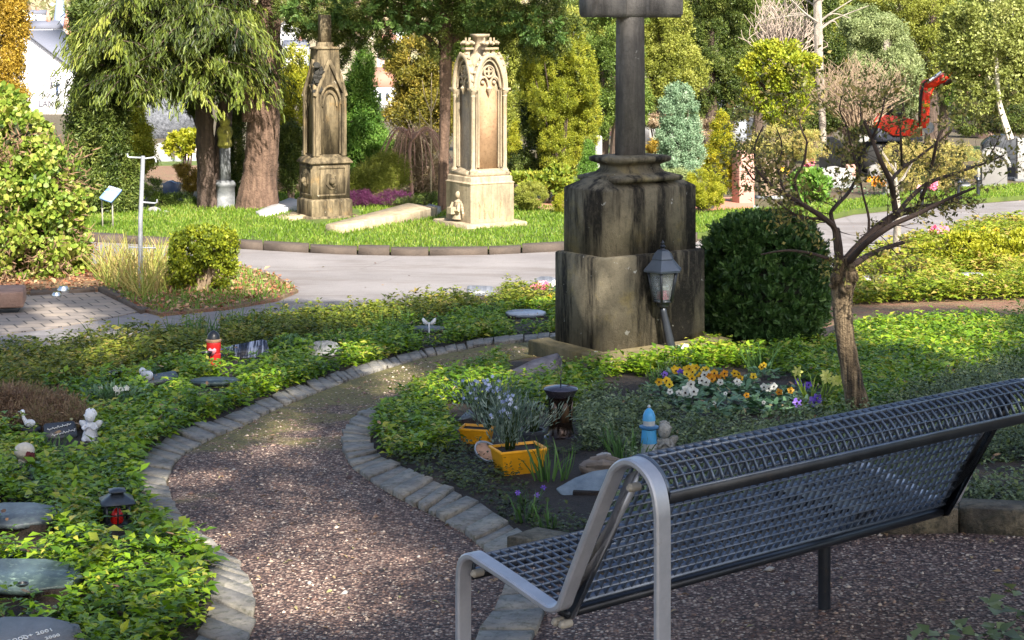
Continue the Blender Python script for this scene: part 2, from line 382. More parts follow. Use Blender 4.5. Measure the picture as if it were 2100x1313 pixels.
KL_IN = [(1150, 697), (1000, 710), (860, 738), (720, 781), (590, 832), (510, 870), (430, 905), (370, 940), (346, 980), (348, 1022), (378, 1070), (430, 1112), (480, 1155), (512, 1200), (524, 1250), (515, 1300), (495, 1345), (440, 1420), (350, 1530)]
KR_OUT = [(762, 845), (718, 868), (702, 900), (708, 940), (738, 975), (790, 1010), (850, 1042), (900, 1066), (940, 1090), (975, 1117), (1030, 1165)]
KR_IN = [(785, 851), (764, 880), (760, 905), (768, 930), (800, 952), (850, 976), (905, 1004), (962, 1030), (1005, 1058), (1040, 1083), (1100, 1130)]
WALL = [(1030, 1150), (1200, 1178), (1400, 1160), (1600, 1125), (1800, 1093), (1900, 1088), (2000, 1098), (2100, 1103), (2240, 1108)]
gr = [(a, b) for a, b in KL_IN]+[(350, 1700), (2300, 1700), (2300, 1106)]+WALL[::-1]+KR_OUT[::-1][1:]+[(790, 835), (860, 803), (950, 765), (1040, 742), (1120, 728), (1165, 700)]
sheet('gravel_path', gr, .004, M['gravel'])

def kerbstones(mb, inn, out, h, step, jit=.006, zoff=0.0, gap=.006):
    A = spline(inn, 10); B = spline(out, 10); n = min(len(A), len(B)); A = A[:n]; B = B[:n]
    PA = [G(*p) for p in A]; PB = [G(*p) for p in B]; cum = [0]
    for i in range(1, n): cum.append(cum[-1]+((PA[i]+PB[i])/2-(PA[i-1]+PB[i-1])/2).length)
    def at(s_, L):
        j = min(max(np.searchsorted(cum, s_)-1, 0), n-2); t = (s_-cum[j])/max(cum[j+1]-cum[j], 1e-6); return L[j].lerp(L[j+1], t)
    s0 = 0.0
    while s0 < cum[-1]-.03:
        L = step*random.uniform(.6, 1.5); s1 = min(s0+L, cum[-1]); e = random.uniform(-.02, .02)
        q = [at(s0+gap, PA), at(min(s1+e*.5, cum[-1]), PA), at(s1, PB), at(s0+gap, PB)]
        hh = h+random.uniform(-.4, .4)*min(h, .03); top = []; bot = []
        for p in q:
            j = Vector((random.uniform(-jit, jit), random.uniform(-jit, jit), 0)); z = float(gz(p.x, p.y))
            top.append(Vector((p.x, p.y, z+hh+zoff+random.uniform(-.004, .004)))+j); bot.append(Vector((p.x, p.y, z-.05))+j)
        c = sum(top, Vector())/4; t2 = [c+(p-c)*.975 for p in top]; t1 = [p-Vector((0, 0, .005)) for p in top]
        mb.loft([bot, t1, t2]); s0 = s1+gap*.6
    return mb
mb = MB(); kerbstones(mb, KL_IN, KL_OUT, .018, .12, jit=.009, gap=.007); kerbstones(mb, KR_OUT, KR_IN, .024, .13, jit=.010, gap=.008)
kerbstones(mb, [(1035, 1205), (1028, 1235), (1010, 1268), (988, 1300), (965, 1340), (930, 1400)], [(1092, 1195), (1122, 1228), (1115, 1262), (1100, 1300), (1080, 1345), (1040, 1420)], .025, .16)
tag(mb.build('path_kerb', M['kerb']), kind='structure')
M['rubble'] = rough_mat('rubble', [(.05, .04, .03), (.14, .115, .08), (.2, .17, .11)], scale=7, bump=1, bdist=.03, bscale=22, fine=((.03, .03, .02), .45, .65))
mb = MB(); kerbstones(mb, WALL, [(1100, 1128), (1230, 1158), (1400, 1140), (1600, 1105), (1800, 1075), (1900, 1068), (2000, 1076), (2100, 1080), (2240, 1085)], .09, .34, jit=.015)
tag(mb.build('garden_wall', M['rubble']), 'low wall of rough brown stones edging the flower bed behind the bench', 'wall')
mb = MB(); cu = [(-90, 490), (180, 497), (300, 503), (480, 511), (560, 516), (700, 523), (850, 526), (1000, 524), (1160, 516), (1300, 507), (1430, 498)]
kerbstones(mb, cu, [(x, y-6) for x, y in cu], .088, .55, jit=.003, gap=.012)
kerbstones(mb, [(60, 610), (130, 604), (200, 600)], [(60, 603), (130, 597), (200, 594)], .05, .9, gap=.01)
kerbstones(mb, [(200, 600), (245, 622), (288, 646)], [(215, 596), (262, 618), (305, 641)], .05, .9, gap=.01)
tag(mb.build('road_kerb', M['curb']), kind='structure')

# ---- loose gravel chips, as a real layer of small stones
def scatter_px(n, poly, exclude=(), ymin=None, bbox=None, spacing=None):
    """random world points whose ground pixel lies in poly"""
    pp = [G(x, y) for x, y in poly]; x0, x1 = min(p.x for p in pp), max(p.x for p in pp); y0, y1 = min(p.y for p in pp), max(p.y for p in pp)
    if spacing:
        gx, gy = np.meshgrid(np.arange(x0, x1, spacing), np.arange(y0, y1, spacing*.87)); gx = gx+(np.arange(gx.shape[0])[:, None] % 2)*spacing*.5
        X = gx.ravel()+rng.uniform(-.3, .3, gx.size)*spacing; Y = gy.ravel()+rng.uniform(-.3, .3, gx.size)*spacing
    else: X = rng.uniform(x0, x1, n); Y = rng.uniform(y0, y1, n)
    Y = np.maximum(Y, .5); Z = gz(X, Y); px, py = topx(X, Y, Z)
    m = inpoly(px, py, poly) & (px > -160) & (px < 2260) & (py < 1480)
    for e in exclude: m &= ~inpoly(px, py, e)
    return np.stack([X[m], Y[m], Z[m]], 1)
def chips(name, pts, size, mat, lift=.3):
    N = len(pts); Vt = np.array([(1, 0, 0), (0, 1, 0), (-1, 0, 0), (0, -1, 0), (0, 0, 1), (0, 0, -1)], float); Ft = [(0, 1, 4), (1, 2, 4), (2, 3, 4), (3, 0, 4), (1, 0, 5), (2, 1, 5), (3, 2, 5), (0, 3, 5)]
    a = rng.uniform(0, 6.28, N); s_ = size*rng.lognormal(0, .33, N); V = Vt[None]*np.stack([s_*rng.uniform(.7, 1.4, N), s_*rng.uniform(.5, 1, N), s_*rng.uniform(.3, .7, N)], 1)[:, None, :]
    V = V+rng.normal(0, .13, V.shape)*s_[:, None, None]
    x = V[..., 0]*np.cos(a)[:, None]-V[..., 1]*np.sin(a)[:, None]; y = V[..., 0]*np.sin(a)[:, None]+V[..., 1]*np.cos(a)[:, None]
    W_ = np.stack([x, y, V[..., 2]], 2)+pts[:, None, :]+np.array([0, 0, 1])*(s_*lift)[:, None, None]
    f = np.array(Ft).ravel(); flat = (f[None]+(np.arange(N)*6)[:, None]).ravel(); k = N*8
    me = raw_mesh(name, W_.reshape(-1, 3), flat, np.arange(k)*3, np.full(k, 3), False, np.repeat(rng.uniform(0, 1, N), 6))
    return link_mesh(name, me, mat)
M['chips'] = leaf_mat('chips', [(.05, .03, .027), (.14, .085, .07), (.23, .15, .12), (.36, .26, .20), (.62, .52, .42)], trans=0, rough=.75, big=.8)
NEARGR = [(378, 1070), (348, 1022), (346, 980), (370, 940), (520, 865), (760, 850), (702, 905), (790, 1010), (1000, 1120), (1400, 1155), (1800, 1092), (2250, 1108), (2250, 1480), (380, 1480), (520, 1290), (500, 1170)]
gp = scatter_px(150000, NEARGR)
tag(chips('loose_gravel', gp, .0048, M['chips']), 'reddish grey gravel and grit covering the path and the ground under the bench', 'gravel', kind='stuff')
FARGR = [(520, 865), (860, 742), (1150, 698), (1040, 742), (860, 803), (760, 850)]
tag(chips('path_grit', scatter_px(16000, FARGR), .006, M['chips']), 'sparse grit on the mossy upper part of the path', 'gravel', kind='stuff')
pb = scatter_px(60, NEARGR); tag(chips('pebbles', pb, .013, plain('pebble', (.36, .33, .3), .7, var=.3)), 'scattered pale pebbles lying on the gravel path', 'pebbles', kind='stuff')
# dead leaves and twigs on the gravel
M['deadleaf'] = leaf_mat('deadleaf', [(.10, .05, .03), (.22, .13, .07), (.34, .22, .12), (.3, .28, .12)], trans=.1)
dl = scatter_px(1700, gr); nd = len(dl)
tag(leaves('fallen_leaves', dl+[0, 0, .008], np.c_[rng.normal(0, 1, (nd, 2)), rng.normal(0, .1, nd)], np.c_[rng.normal(0, .25, (nd, 2)), np.ones(nd)], rng.uniform(.015, .04, nd), rng.uniform(.006, .016, nd), rng.uniform(0, 1, nd), M['deadleaf']), 'small dead leaves strewn over the gravel path', 'leaves', kind='stuff')

# ---- grass
M['grass'] = leaf_mat('grass', [(.055, .11, .010), (.105, .20, .014), (.18, .29, .025), (.32, .34, .08)], trans=.35, big=.7)
def grass(name, poly, n, h, mat, label, w_=.006, dz=.07, exclude=(), bend=.35, cat='grass'):
    p = scatter_px(n, poly, exclude); N = len(p); d = np.c_[rng.normal(0, bend, (N, 2)), np.ones(N)]
    o = leaves(name, p+[0, 0, dz-.005], d, rdir(N), h*rng.uniform(.5, 1.3, N), w_, rng.uniform(.1, .9, N), mat, shape='blade')
    return tag(o, label, cat, kind='stuff')
MONS = [[(590, 462), (603, 440), (650, 430), (738, 440), (738, 456), (650, 470)], [(880, 462), (960, 440), (1080, 462), (958, 486)]]
grass('lawn_grass', LAWN, 230000, .055, M['grass'], 'short bright green grass of the lawn around the old monuments', w_=.012, exclude=MONS)

# ---- evergreen ground cover (whorls of leaves on short stems)
M['cover'] = leaf_mat('cover', [(.035, .085, .006), (.085, .18, .008), (.16, .29, .012), (.28, .38, .02), (.42, .38, .07)], trans=.28, rough=.42, big=1.6, spec=.45)
M['cover_olive'] = leaf_mat('cover_olive', [(.04, .065, .008), (.09, .13, .012), (.15, .19, .018), (.24, .26, .03), (.38, .29, .08)], trans=.28, rough=.5, big=1.2)
M['cover_gold'] = leaf_mat('cover_gold', [(.09, .15, .015), (.18, .26, .02), (.27, .33, .03), (.38, .34, .06), (.42, .28, .10)], trans=.35, rough=.5, big=1.1)
M['cover_blue'] = leaf_mat('cover_blue', [(.04, .06, .02), (.09, .13, .045), (.17, .22, .09), (.30, .35, .18)], trans=.2, rough=.45, big=1.5)
def cover(name, poly, spacing, h, L, mat, label, exclude=(), layers=3, nl=7, asp=.5, hn=.05, lift=.25, dens=1.0):
    p = scatter_px(0, poly, exclude, spacing=spacing)
    for zz in (.4*h,):                       # clearings are a bit longer towards the viewer, stones lie free
        px, py = topx(p[:, 0], p[:, 1], p[:, 2]+zz); m = np.ones(len(p), bool)
        for e in exclude: m &= ~inpoly(px, py, e)
        p = p[m]
    N = len(p)
    if dens < 1: p = p[rng.uniform(0, 1, N) < dens]; N = len(p)
    hm = h*(1+.28*np.sin(p[:, 0]*7.1+np.sin(p[:, 1]*5.3))*np.cos(p[:, 1]*6.3+p[:, 0]*2))+rng.normal(0, hn*.4, N)
    PP, DD, TT, LL = [], [], [], []; tb = rng.normal(0, .15, N); sz_ = rng.uniform(.7, 1.2, N)
    for q in range(layers):
        zf = 1-q*.33; a0_ = rng.uniform(0, 6.28, N)
        for j in range(nl):
            a = a0_+j*6.283/nl+rng.normal(0, .2, N); el = rng.normal(lift-.12*q, .22, N)
            d = np.c_[np.cos(a)*np.cos(el), np.sin(a)*np.cos(el), np.sin(el)]
            c = p+np.c_[np.zeros(N), np.zeros(N), np.maximum(hm*zf, .01)]+rng.normal(0, .012, (N, 3))
            PP.append(c); DD.append(d); TT.append(np.clip(.5+tb+rng.normal(0, .15, N)-.05*q+(rng.uniform(0, 1, N) < .03)*.5, 0, 1)); LL.append(L*sz_*rng.uniform(.6, 1.3, N))
    PP = np.concatenate(PP); DD = np.concatenate(DD); TT = np.concatenate(TT); LL = np.concatenate(LL)
    up = np.zeros_like(PP); up[:, 2] = 1; up += rng.normal(0, .25, up.shape)
    return tag(leaves(name, PP, DD, up, LL, LL*asp, TT, mat), label, 'ground cover', kind='stuff')
BARE = [(-90, 828), (60, 806), (180, 780), (300, 752), (420, 728), (440, 738), (310, 766), (190, 800), (60, 830), (-90, 856)]
BACKROW = [(-90, 752), (100, 733), (200, 719), (400, 691), (600, 669), (800, 646), (1000, 614), (1140, 598), (1140, 628), (1000, 646), (820, 680), (620, 712), (430, 738), (300, 762), (180, 790), (60, 816), (-90, 840)]
def ell(cx, cy, rx, ry, rot=0, n=14):
    c, s_ = math.cos(R(rot)), math.sin(R(rot))
    return [(cx+rx*math.cos(t)*c-ry*math.sin(t)*s_, cy+rx*math.cos(t)*s_+ry*math.sin(t)*c) for t in [2*math.pi*i/n for i in range(n)]]
HOLB = [ell(986, 604, 44, 22), ell(1118, 585, 40, 26), ell(438, 705, 18, 30)]
HOLES = [ell(240, 1100, 40, 36), ell(150, 915, 66, 28), ell(40, 1085, 72, 42, 8), ell(40, 1215, 105, 40, 8), ell(50, 1345, 120, 50, 8), ell(440, 800, 56, 20, -8), ell(878, 690, 40, 13), ell(1080, 662, 52, 16),
         ell(668, 735, 40, 16, -12), ell(505, 748, 58, 14, -14), ell(330, 792, 40, 16, -18), ell(240, 1075, 26, 16), ell(228, 838, 26, 12), ell(80, 890, 40, 14), ell(50, 955, 30, 16),
         ell(438, 748, 22, 12), ell(60, 860, 118, 36, -4), ell(182, 900, 18, 10)]
FRONTROW = [(-90, 856), (60, 830), (190, 800), (310, 768), (430, 742), (620, 716), (820, 684), (1000, 650), (1145, 630)]+[(x, y-2) for x, y in KL_OUT[:16]]+[(390, 1330), (300, 1440), (150, 1560), (-160, 1560)]
sheet('bed_soil', [(-90, 748), (100, 729), (200, 715), (400, 687), (600, 665), (800, 642), (1000, 610), (1148, 592)]+KL_OUT[:18]+[(200, 1560), (-160, 1560)], .009, M['soil'], edge=False)
cover('ground_cover', BACKROW, .07, .125, .046, M['cover_olive'], 'low olive green leafy ground cover in the strip beside the road', exclude=HOLB, hn=.08)
NEARPART = [(-200, 960), (330, 930), (460, 1180), (430, 1330), (150, 1600), (-200, 1600)]
cover('ground_cover', FRONTROW, .065, .085, .048, M['cover'], 'bright green leafy ground cover filling the bed left of the gravel path', exclude=HOLES, hn=.06)
HOLR = [ell(960, 880, 44, 20), ell(1062, 950, 62, 26), ell(1155, 900, 40, 20), ell(1200, 1005, 80, 62, -18), ell(1235, 955, 55, 26), ell(1350, 945, 50, 26), ell(1098, 760, 66, 30, -14), ell(1170, 1000, 90, 60),
        ell(1290, 800, 60, 26), ell(1510, 818, 175, 60), ell(1380, 725, 22, 10), ell(1670, 825, 45, 30), ell(945, 845, 40, 14)]
PLINTH = [(1100, 700), (1225, 752), (1470, 712), (1465, 690), (1300, 640), (1150, 650)]
BUSH = ell(1568, 688, 150, 34)
RB_UP = [(785, 848), (860, 808), (950, 770), (1040, 746), (1110, 742), (1225, 752), (1470, 716), (1480, 690), (1660, 685), (1740, 660), (1900, 655), (2250, 640)]
RB = RB_UP+[(2250, 1085), (2100, 1083), (2000, 1078), (1900, 1070), (1800, 1078), (1600, 1108), (1400, 1143), (1230, 1160), (1110, 1132), (1040, 1086), (1005, 1060), (962, 1032), (905, 1006), (850, 978), (800, 954), (768, 932), (760, 905), (764, 880)]
sheet('flower_bed_soil', RB, .009, M['soil'], edge=False)
PACHR = [(785, 850), (860, 810), (950, 772), (1040, 752), (1110, 766), (1225, 776), (1320, 752), (1470, 722), (1680, 690), (1740, 678), (1900, 670), (2250, 656), (2250, 750), (2050, 760), (1940, 790), (1800, 860), (1700, 870), (1620, 790), (1400, 760), (1250, 790), (1180, 850), (1060, 850), (950, 880), (930, 930), (850, 950), (800, 948), (764, 905)]
cover('ground_cover', PACHR, .065, .09, .046, M['cover'], 'fresh green leafy ground cover around the foot of the stone cross', exclude=HOLR+[PLINTH, BUSH], hn=.06)
BLUEG = [(1180, 860), (1250, 800), (1400, 765), (1620, 795), (1700, 875), (1800, 865), (1940, 795), (2050, 765), (2250, 755), (2250, 1080), (2000, 1074), (1800, 1072), (1600, 1102), (1400, 1138), (1250, 1150), (1260, 1000), (1300, 930), (1180, 930)]
cover('creeping_shrub', BLUEG, .05, .085, .026, M['cover_blue'], 'small leaved grey green creeping plants between the bench and the flower bed', exclude=HOLR+[BUSH, ell(2060, 975, 120, 22)], layers=5, nl=6, asp=.55, hn=.09, lift=.5)
LOWMAT = [(764, 905), (800, 948), (930, 925), (1060, 930), (1180, 900), (1300, 990), (1260, 1140), (1110, 1125), (1010, 1055), (905, 1002), (800, 950)]
cover('mat_plants', LOWMAT, .05, .04, .024, leaf_mat('cover_dark', [(.02, .03, .008), (.04, .06, .012), (.08, .1, .02)], trans=.15), 'sparse low dark green mat of plants over bare soil', exclude=HOLR[:8], layers=2, nl=6, asp=.6, dens=.72)
SUNBED = [(1700, 600), (1745, 566), (1800, 530), (1900, 498), (2000, 476), (2250, 442), (2250, 612), (1900, 622), (1720, 630)]
HOLS = [ell(1798, 584, 48, 8), ell(2005, 576, 52, 8)]
cover('ground_cover', SUNBED, .085, .16, .065, M['cover_gold'], 'sunlit yellow green ground cover in the bed beyond the small tree', exclude=HOLS, hn=.07)
sheet('side_path', [(1690, 624), (1900, 617), (2250, 608), (2250, 668), (1900, 680), (1740, 688), (1680, 680)], .005, M['litter'])
# bare twiggy seam between the two rows of cover
tw = scatter_px(900, BARE); nt_ = len(tw)
tag(leaves('dry_twigs', tw+[0, 0, .02], np.c_[rng.normal(0, 1, (nt_, 2)), rng.normal(0, .2, nt_)], rdir(nt_), rng.uniform(.05, .16, nt_), .005, rng.uniform(.2, 1, nt_), M['deadleaf'], shape='blade'), 'dry brown twigs in the bare seam of the left bed', 'twigs', kind='stuff')
# dry grass and litter on the strip with the watering can stand
M['drygrass'] = leaf_mat('drygrass', [(.30, .20, .07), (.42, .32, .12), (.35, .36, .08), (.2, .3, .05)], trans=.3, big=.9)
M['greengrass'] = leaf_mat('greengrass', [(.08, .15, .02), (.14, .24, .03), (.2, .32, .05)], trans=.3, big=.9)
grass('dry_grass', [(195, 560), (345, 560), (365, 600), (300, 625), (215, 600)], 1500, .42, M['drygrass'], 'arching dry straw coloured grass around the grey pole', w_=.012, dz=.04, bend=.5)
grass('verge_grass', [(180, 552), (500, 556), (612, 602), (560, 622), (470, 637), (330, 650), (288, 638), (205, 598)], 5200, .085, M['greengrass'], 'patchy green and brown grass on the strip beside the road', w_=.010, dz=.03, bend=.5)
ll = scatter_px(5200, ISLAND); nd = len(ll)
tag(leaves('leaf_litter', ll+np.c_[np.zeros((nd, 2)), rng.uniform(.04, .07, nd)], rdir(nd)*[1, 1, .3], np.c_[rng.normal(0, .4, (nd, 2)), np.ones(nd)], rng.uniform(.04, .09, nd), rng.uniform(.02, .04, nd), rng.uniform(0, 1, nd), leaf_mat('russet', [(.22, .07, .03), (.36, .15, .08), (.45, .25, .14), (.4, .3, .15)], trans=.15)), 'russet dead leaves under the ivy bush', 'leaves', kind='stuff')
for nm, pl_, n_, zz in (('fallen_leaves', FRONTROW, 700, .10), ('fallen_leaves', PACHR, 500, .10), ('fallen_leaves', BLUEG, 600, .08), ('fallen_leaves', ROADLOW+ROADUP, 500, .015)):
    d2_ = scatter_px(n_, pl_); k_ = len(d2_)
    lb = {id(FRONTROW): 'brown dead leaves caught in the ground cover of the left bed', id(PACHR): 'brown dead leaves caught in the ground cover round the cross', id(BLUEG): 'brown dead leaves among the creeping plants behind the bench'}.get(id(pl_), 'a few dead leaves blown over the road')
    tag(leaves(nm, d2_+np.c_[np.zeros((k_, 2)), zz*rng.uniform(.75, 1.1, k_)], rdir(k_)*[1, 1, .4], np.c_[rng.normal(0, .4, (k_, 2)), np.ones(k_)], rng.uniform(.02, .042, k_), rng.uniform(.008, .02, k_), rng.uniform(0, 1, k_), M['deadleaf'], shape='flat'), lb, 'leaves', kind='stuff')
ivp = [(1880, 1330), (1960, 1290), (2100, 1262), (2250, 1250), (2250, 1480), (1800, 1480)]
cover('ivy_patch', ivp, .09, .06, .055, M['cover_blue'], 'dark ivy leaves creeping over the gravel in the corner', layers=1, nl=4, asp=.8)
# ================================================================ STONE MONUMENTS
def weathered(name, base, dark, streak=.5, ochre=(.22, .16, .06), lichen=(.45, .45, .42), lo=.42, hi=.62, sscale=6.5):
    m, nt, b, out = newmat(name)
    v1 = _coord(nt, 'Object', (1, 1, .16)); v = _coord(nt, 'Object')
    c = _ramp(nt, _noise(nt, v, 3.5, 6, .7), [(.3, tuple(Vector(base)*.7)), (.55, base), (.75, ochre)])
    st = _ramp(nt, _noise(nt, v1, sscale, 6, .72), [(lo, (0, 0, 0)), (hi, (1, 1, 1))])
    sm = nt.nodes.new('ShaderNodeMath'); sm.operation = 'MULTIPLY'; sm.inputs[1].default_value = streak; nt.links.new(st, sm.inputs[0])
    c = _mix(nt, sm.outputs[0], c, dark)
    c = _mix(nt, _ramp(nt, _noise(nt, v, 26, 5, .75), [(.50, (0, 0, 0)), (.66, (.55, .55, .55))]), c, tuple(Vector(base)*.45))
    c = _mix(nt, _ramp(nt, _noise(nt, v, 11, 3, .6), [(.69, (0, 0, 0)), (.73, (.8, .8, .8))]), c, lichen)
    nt.links.new(c, b.inputs['Base Color']); b.inputs['Roughness'].default_value = .9; b.inputs['Specular IOR Level'].default_value = .2
    _bump(nt, b, _noise(nt, v, 70, 6, .75), .7, .01); return m
M['cross'] = weathered('dark_sandstone', (.19, .165, .115), (.012, .011, .010), .95, ochre=(.30, .235, .10), lo=.465, hi=.585, sscale=4.0)
M['cross_shaft'] = weathered('grey_sandstone', (.22, .205, .19), (.05, .045, .045), .7, ochre=(.12, .10, .08))
M['cross_step'] = weathered('mossy_stone', (.19, .155, .085), (.05, .045, .02), .6)
M['sand'] = weathered('warm_sandstone', (.43, .35, .24), (.14, .11, .07), .7, ochre=(.50, .37, .19), lichen=(.52, .47, .37), lo=.46, hi=.66)
M['sand_pink'] = weathered('pink_sandstone', (.46, .29, .17), (.26, .17, .11), .5, ochre=(.50, .34, .22), lichen=(.5, .4, .3), lo=.5, hi=.75)
M['sand_old'] = weathered('stained_sandstone', (.24, .19, .115), (.035, .028, .018), .9, ochre=(.30, .19, .075), lichen=(.4, .36, .28), lo=.42, hi=.58)
M['granite'] = rough_mat('granite', [(.10, .11, .12), (.17, .18, .19), (.26, .27, .28)], scale=9, bump=.4, bscale=120, rough=.55)
E1 = Vector((.806, .592, 0)).normalized(); E2 = Vector((-.58, .815, 0)).normalized(); UZ = Vector((0, 0, 1))
C0 = G(1237, 745); C0 = Vector((C0.x, C0.y, C0.z)); S0 = mpp(C0.y)
def quad(c, l1, l2, z, ins=0.0):
    """footprint with its near corner at c; e1 runs right-back, e2 left-back"""
    c = c+E1*ins+E2*ins; l1 -= 2*ins; l2 -= 2*ins
    return [Vector((p.x, p.y, z)) for p in (c, c+E1*l1, c+E1*l1+E2*l2, c+E2*l2)]
L1, L2 = .95, .555; zb = C0.z-.15
t = thing('stone_cross', 'tall dark weathered stone cross on a stepped two-block plinth streaked with black', 'cross', (C0+E1*L1/2+E2*L2/2)*1.0)
t.location.z = zb
rz = lambda y, Y_: CAMZ-(y-HY)/F*Y_
z0 = rz(722, C0.y); z1 = rz(531, C0.y); z2 = rz(397, C0.y)
mb = MB(); mb.loft([quad(C0-E1*.14-E2*.14, L1+.28, L2+.28, zb), quad(C0-E1*.14-E2*.14, L1+.28, L2+.28, z0-.01), quad(C0-E1*.13-E2*.13, L1+.26, L2+.26, z0)])
mb.build('base_step', M['cross_step'], t)
mb = MB(); mb.loft([quad(C0, L1, L2, z0), quad(C0, L1, L2, z1-.012), quad(C0, L1, L2, z1, .012)]); mb.build('lower_plinth', M['cross'], t)
i2 = .045
mb = MB(); mb.loft([quad(C0, L1, L2, z1, i2), quad(C0, L1, L2, z2, i2), quad(C0, L1, L2, z2+.012, i2+.008), quad(C0, L1, L2, z2+.075, i2+.11)]); mb.build('upper_plinth', M['cross'], t)
cc = C0+E1*L1/2+E2*L2/2
def sq(z, h1, h2, ch=0.0, n=0):
    if not ch: return [Vector((*(cc+E1*a*h1+E2*b*h2).xy, z)) for a, b in ((-1, -1), (1, -1), (1, 1), (-1, 1))]
    r = []
    for a, b in ((-1, -1), (1, -1), (1, 1), (-1, 1)):
        p, q = Vector((a*h1, b*(h2-ch))), Vector((a*(h1-ch), b*h2))
        if a*b < 0: p, q = q, p
        for k in (p, q): r.append(Vector((*(cc+E1*k.x+E2*k.y).xy, z)))
    return r
zc = z2+.065; mb = MB(); prof = [(.275, -.015), (.285, .0), (.285, .02), (.25, .035), (.19, .055), (.17, .085), (.168, .11), (.19, .125), (.215, .135), (.225, .15), (.225, .172), (.20, .185), (.12, .188)]
mb.loft([sq(zc+z*.9, r+.02, r-.05) for r, z in prof]); mb.build('moulded_cap', M['cross'], t)
zs = zc+.165; mb = MB(); zbar = 2.0-(36-HY)/F*cc.y
mb.loft([sq(zs, .108, .08, .036), sq(zbar+.02, .098, .074, .032), sq(zbar+.9, .095, .07, .03)]); mb.build('shaft', M['cross_shaft'], t)
mb = MB()
def arm(a, b, z0_, z1_, h2):
    ring = lambda u: [cc+E1*u-E2*h2+UZ*0, ]
    rr = []
    for u, g in ((a, .0), (a+.012*(1 if b > a else -1), .0), (b, .0)):
        rr.append([Vector((*(cc+E1*u+E2*s_*h2*k).xy, z)) for s_, z, k in ((-1, z0_+.03, 1), (-1, z0_, .75), (1, z0_, .75), (1, z0_+.03, 1), (1, z1_, 1), (-1, z1_, 1))])
    return rr
mb.loft(arm(-.40, -.075, zbar, zbar+.30, .092)); mb.loft(arm(.075, .43, zbar, zbar+.30, .092)); mb.loft(arm(-.108, .108, zbar-.003, zbar+.303, .094)); mb.build('crossbar', M['cross_shaft'], t)

# ---- gothic monuments
def frame_at(corner, th):
    e1 = Vector((math.cos(th), math.sin(th), 0)); e2 = Vector((-math.sin(th), math.cos(th), 0)); return e1, e2
def sqring(c, e1, e2, h, z): return [Vector((*(c+e1*a*h+e2*b*h).xy, z)) for a, b in ((-1, -1), (1, -1), (1, 1), (-1, 1))]
def stack(mb, c, e1, e2, prof): return mb.loft([sqring(c, e1, e2, h, z) for h, z in prof])
def arch_pts(w_, hs, ha, n=9):
    """pointed arch outline, springing at hs, apex at hs+ha; local (x,z)"""
    pts = [(-w_/2, 0), (-w_/2, hs)]
    for i in range(1, n): u = i/n; pts.append((-w_/2*math.cos(u*math.pi/2)**.9, hs+ha*math.sin(u*math.pi/2)**1.15*(.15+.85*u)**.1))
    pts.append((0, hs+ha)); return pts+[(-x, z) for x, z in pts[:-1]][::-1]
def face(c, e, nrm, h):
    """origin bottom-middle of a face; returns mapping of (x, z, out)"""
    o = Vector(((c+nrm*h).x, (c+nrm*h).y, 0))
    return lambda x, z, q=0.0: o+e*x+nrm*q+UZ*z
def relief(mb, f, x, z, s_, kind):
    if kind == 'shield':
        pts = [(-.5, .5), (-.3, .62), (0, .5), (.3, .62), (.5, .5), (.46, .1), (.5, -.2), (.2, -.55), (0, -.62), (-.2, -.55), (-.5, -.2), (-.46, .1)]
        mb.prism([f(x+a*s_, z+b*s_, 0) for a, b in pts], f(0, 0, .02)-f(0, 0, 0)); mb.ball(f(x, z, .03), .27*s_, noise=.08); mb.ball(f(x+.1*s_, z-.25*s_, .02), .2*s_, noise=.1)
def column(mb, p, r, z0_, z1_):
    mb.lathe([(r*1.9, z0_), (r*1.9, z0_+.03), (r*1.3, z0_+.05), (r, z0_+.07), (r, z1_-.10), (r*1.25, z1_-.085), (r, z1_-.075), (r*1.2, z1_-.05), (r*2.0, z1_-.02), (r*2.1, z1_)], (p.x, p.y, 0), 12)
# right (sunlit) monument
th = R(31); e1, e2 = frame_at(None, th); cor = G(958, 481); side = .70; Yc = cor.y
cen = cor+e1*.56+e2*.56-e1*.12-e2*.12; cen = cor+(e1+e2)*(side/2+.12); zg = float(gz(cen.x, cen.y))+.07
tm = thing('gothic_monument', 'tall sunlit sandstone gothic grave monument with corner columns and a pink inscribed panel', 'monument', (cen.x, cen.y, zg), 'gothic grave monuments on the lawn')
def rowz(y, Y=None): return CAMZ-(y-HY)/F*(Y or cen.y-.3)
mb = MB(); stack(mb, cen, e1, e2, [(.48, zg-.1), (.48, zg+.05), (.47, zg+.065)]); bevel(mb.build('base_slab', M['sand'], tm))
h = .345; zp1 = rowz(362); mb = MB(); stack(mb, cen, e1, e2, [(h, zg+.065), (h, zp1-.11), (h+.008, zp1-.10), (h+.008, zp1-.09), (h-.015, zp1-.075), (h-.015, zp1-.012), (h-.03, zp1)]); bevel(mb.build('plinth', M['sand'], tm), .004)
zd = rowz(140); hd = .262; fR = face(cen, e1, -e2, hd); fL = face(cen, -e2, -e1, hd)
mb = MB(); stack(mb, cen, e1, e2, [(hd+.04, zp1-.005), (hd+.04, zp1+.05), (hd-.03, zp1+.09), (hd-.055, zp1+.10), (hd-.055, zd+.02)]); mb.build('body', M['sand'], tm)
mb = MB(); mb.prism([fR(x*.8, zp1+.10+z*.97, -.062) for x, z in arch_pts(.40, .93, .36)], -(-e2)*-.018+Vector()); 
mb.build('inscribed_panel', M['sand_pink'], tm)
zcap = rowz(185)
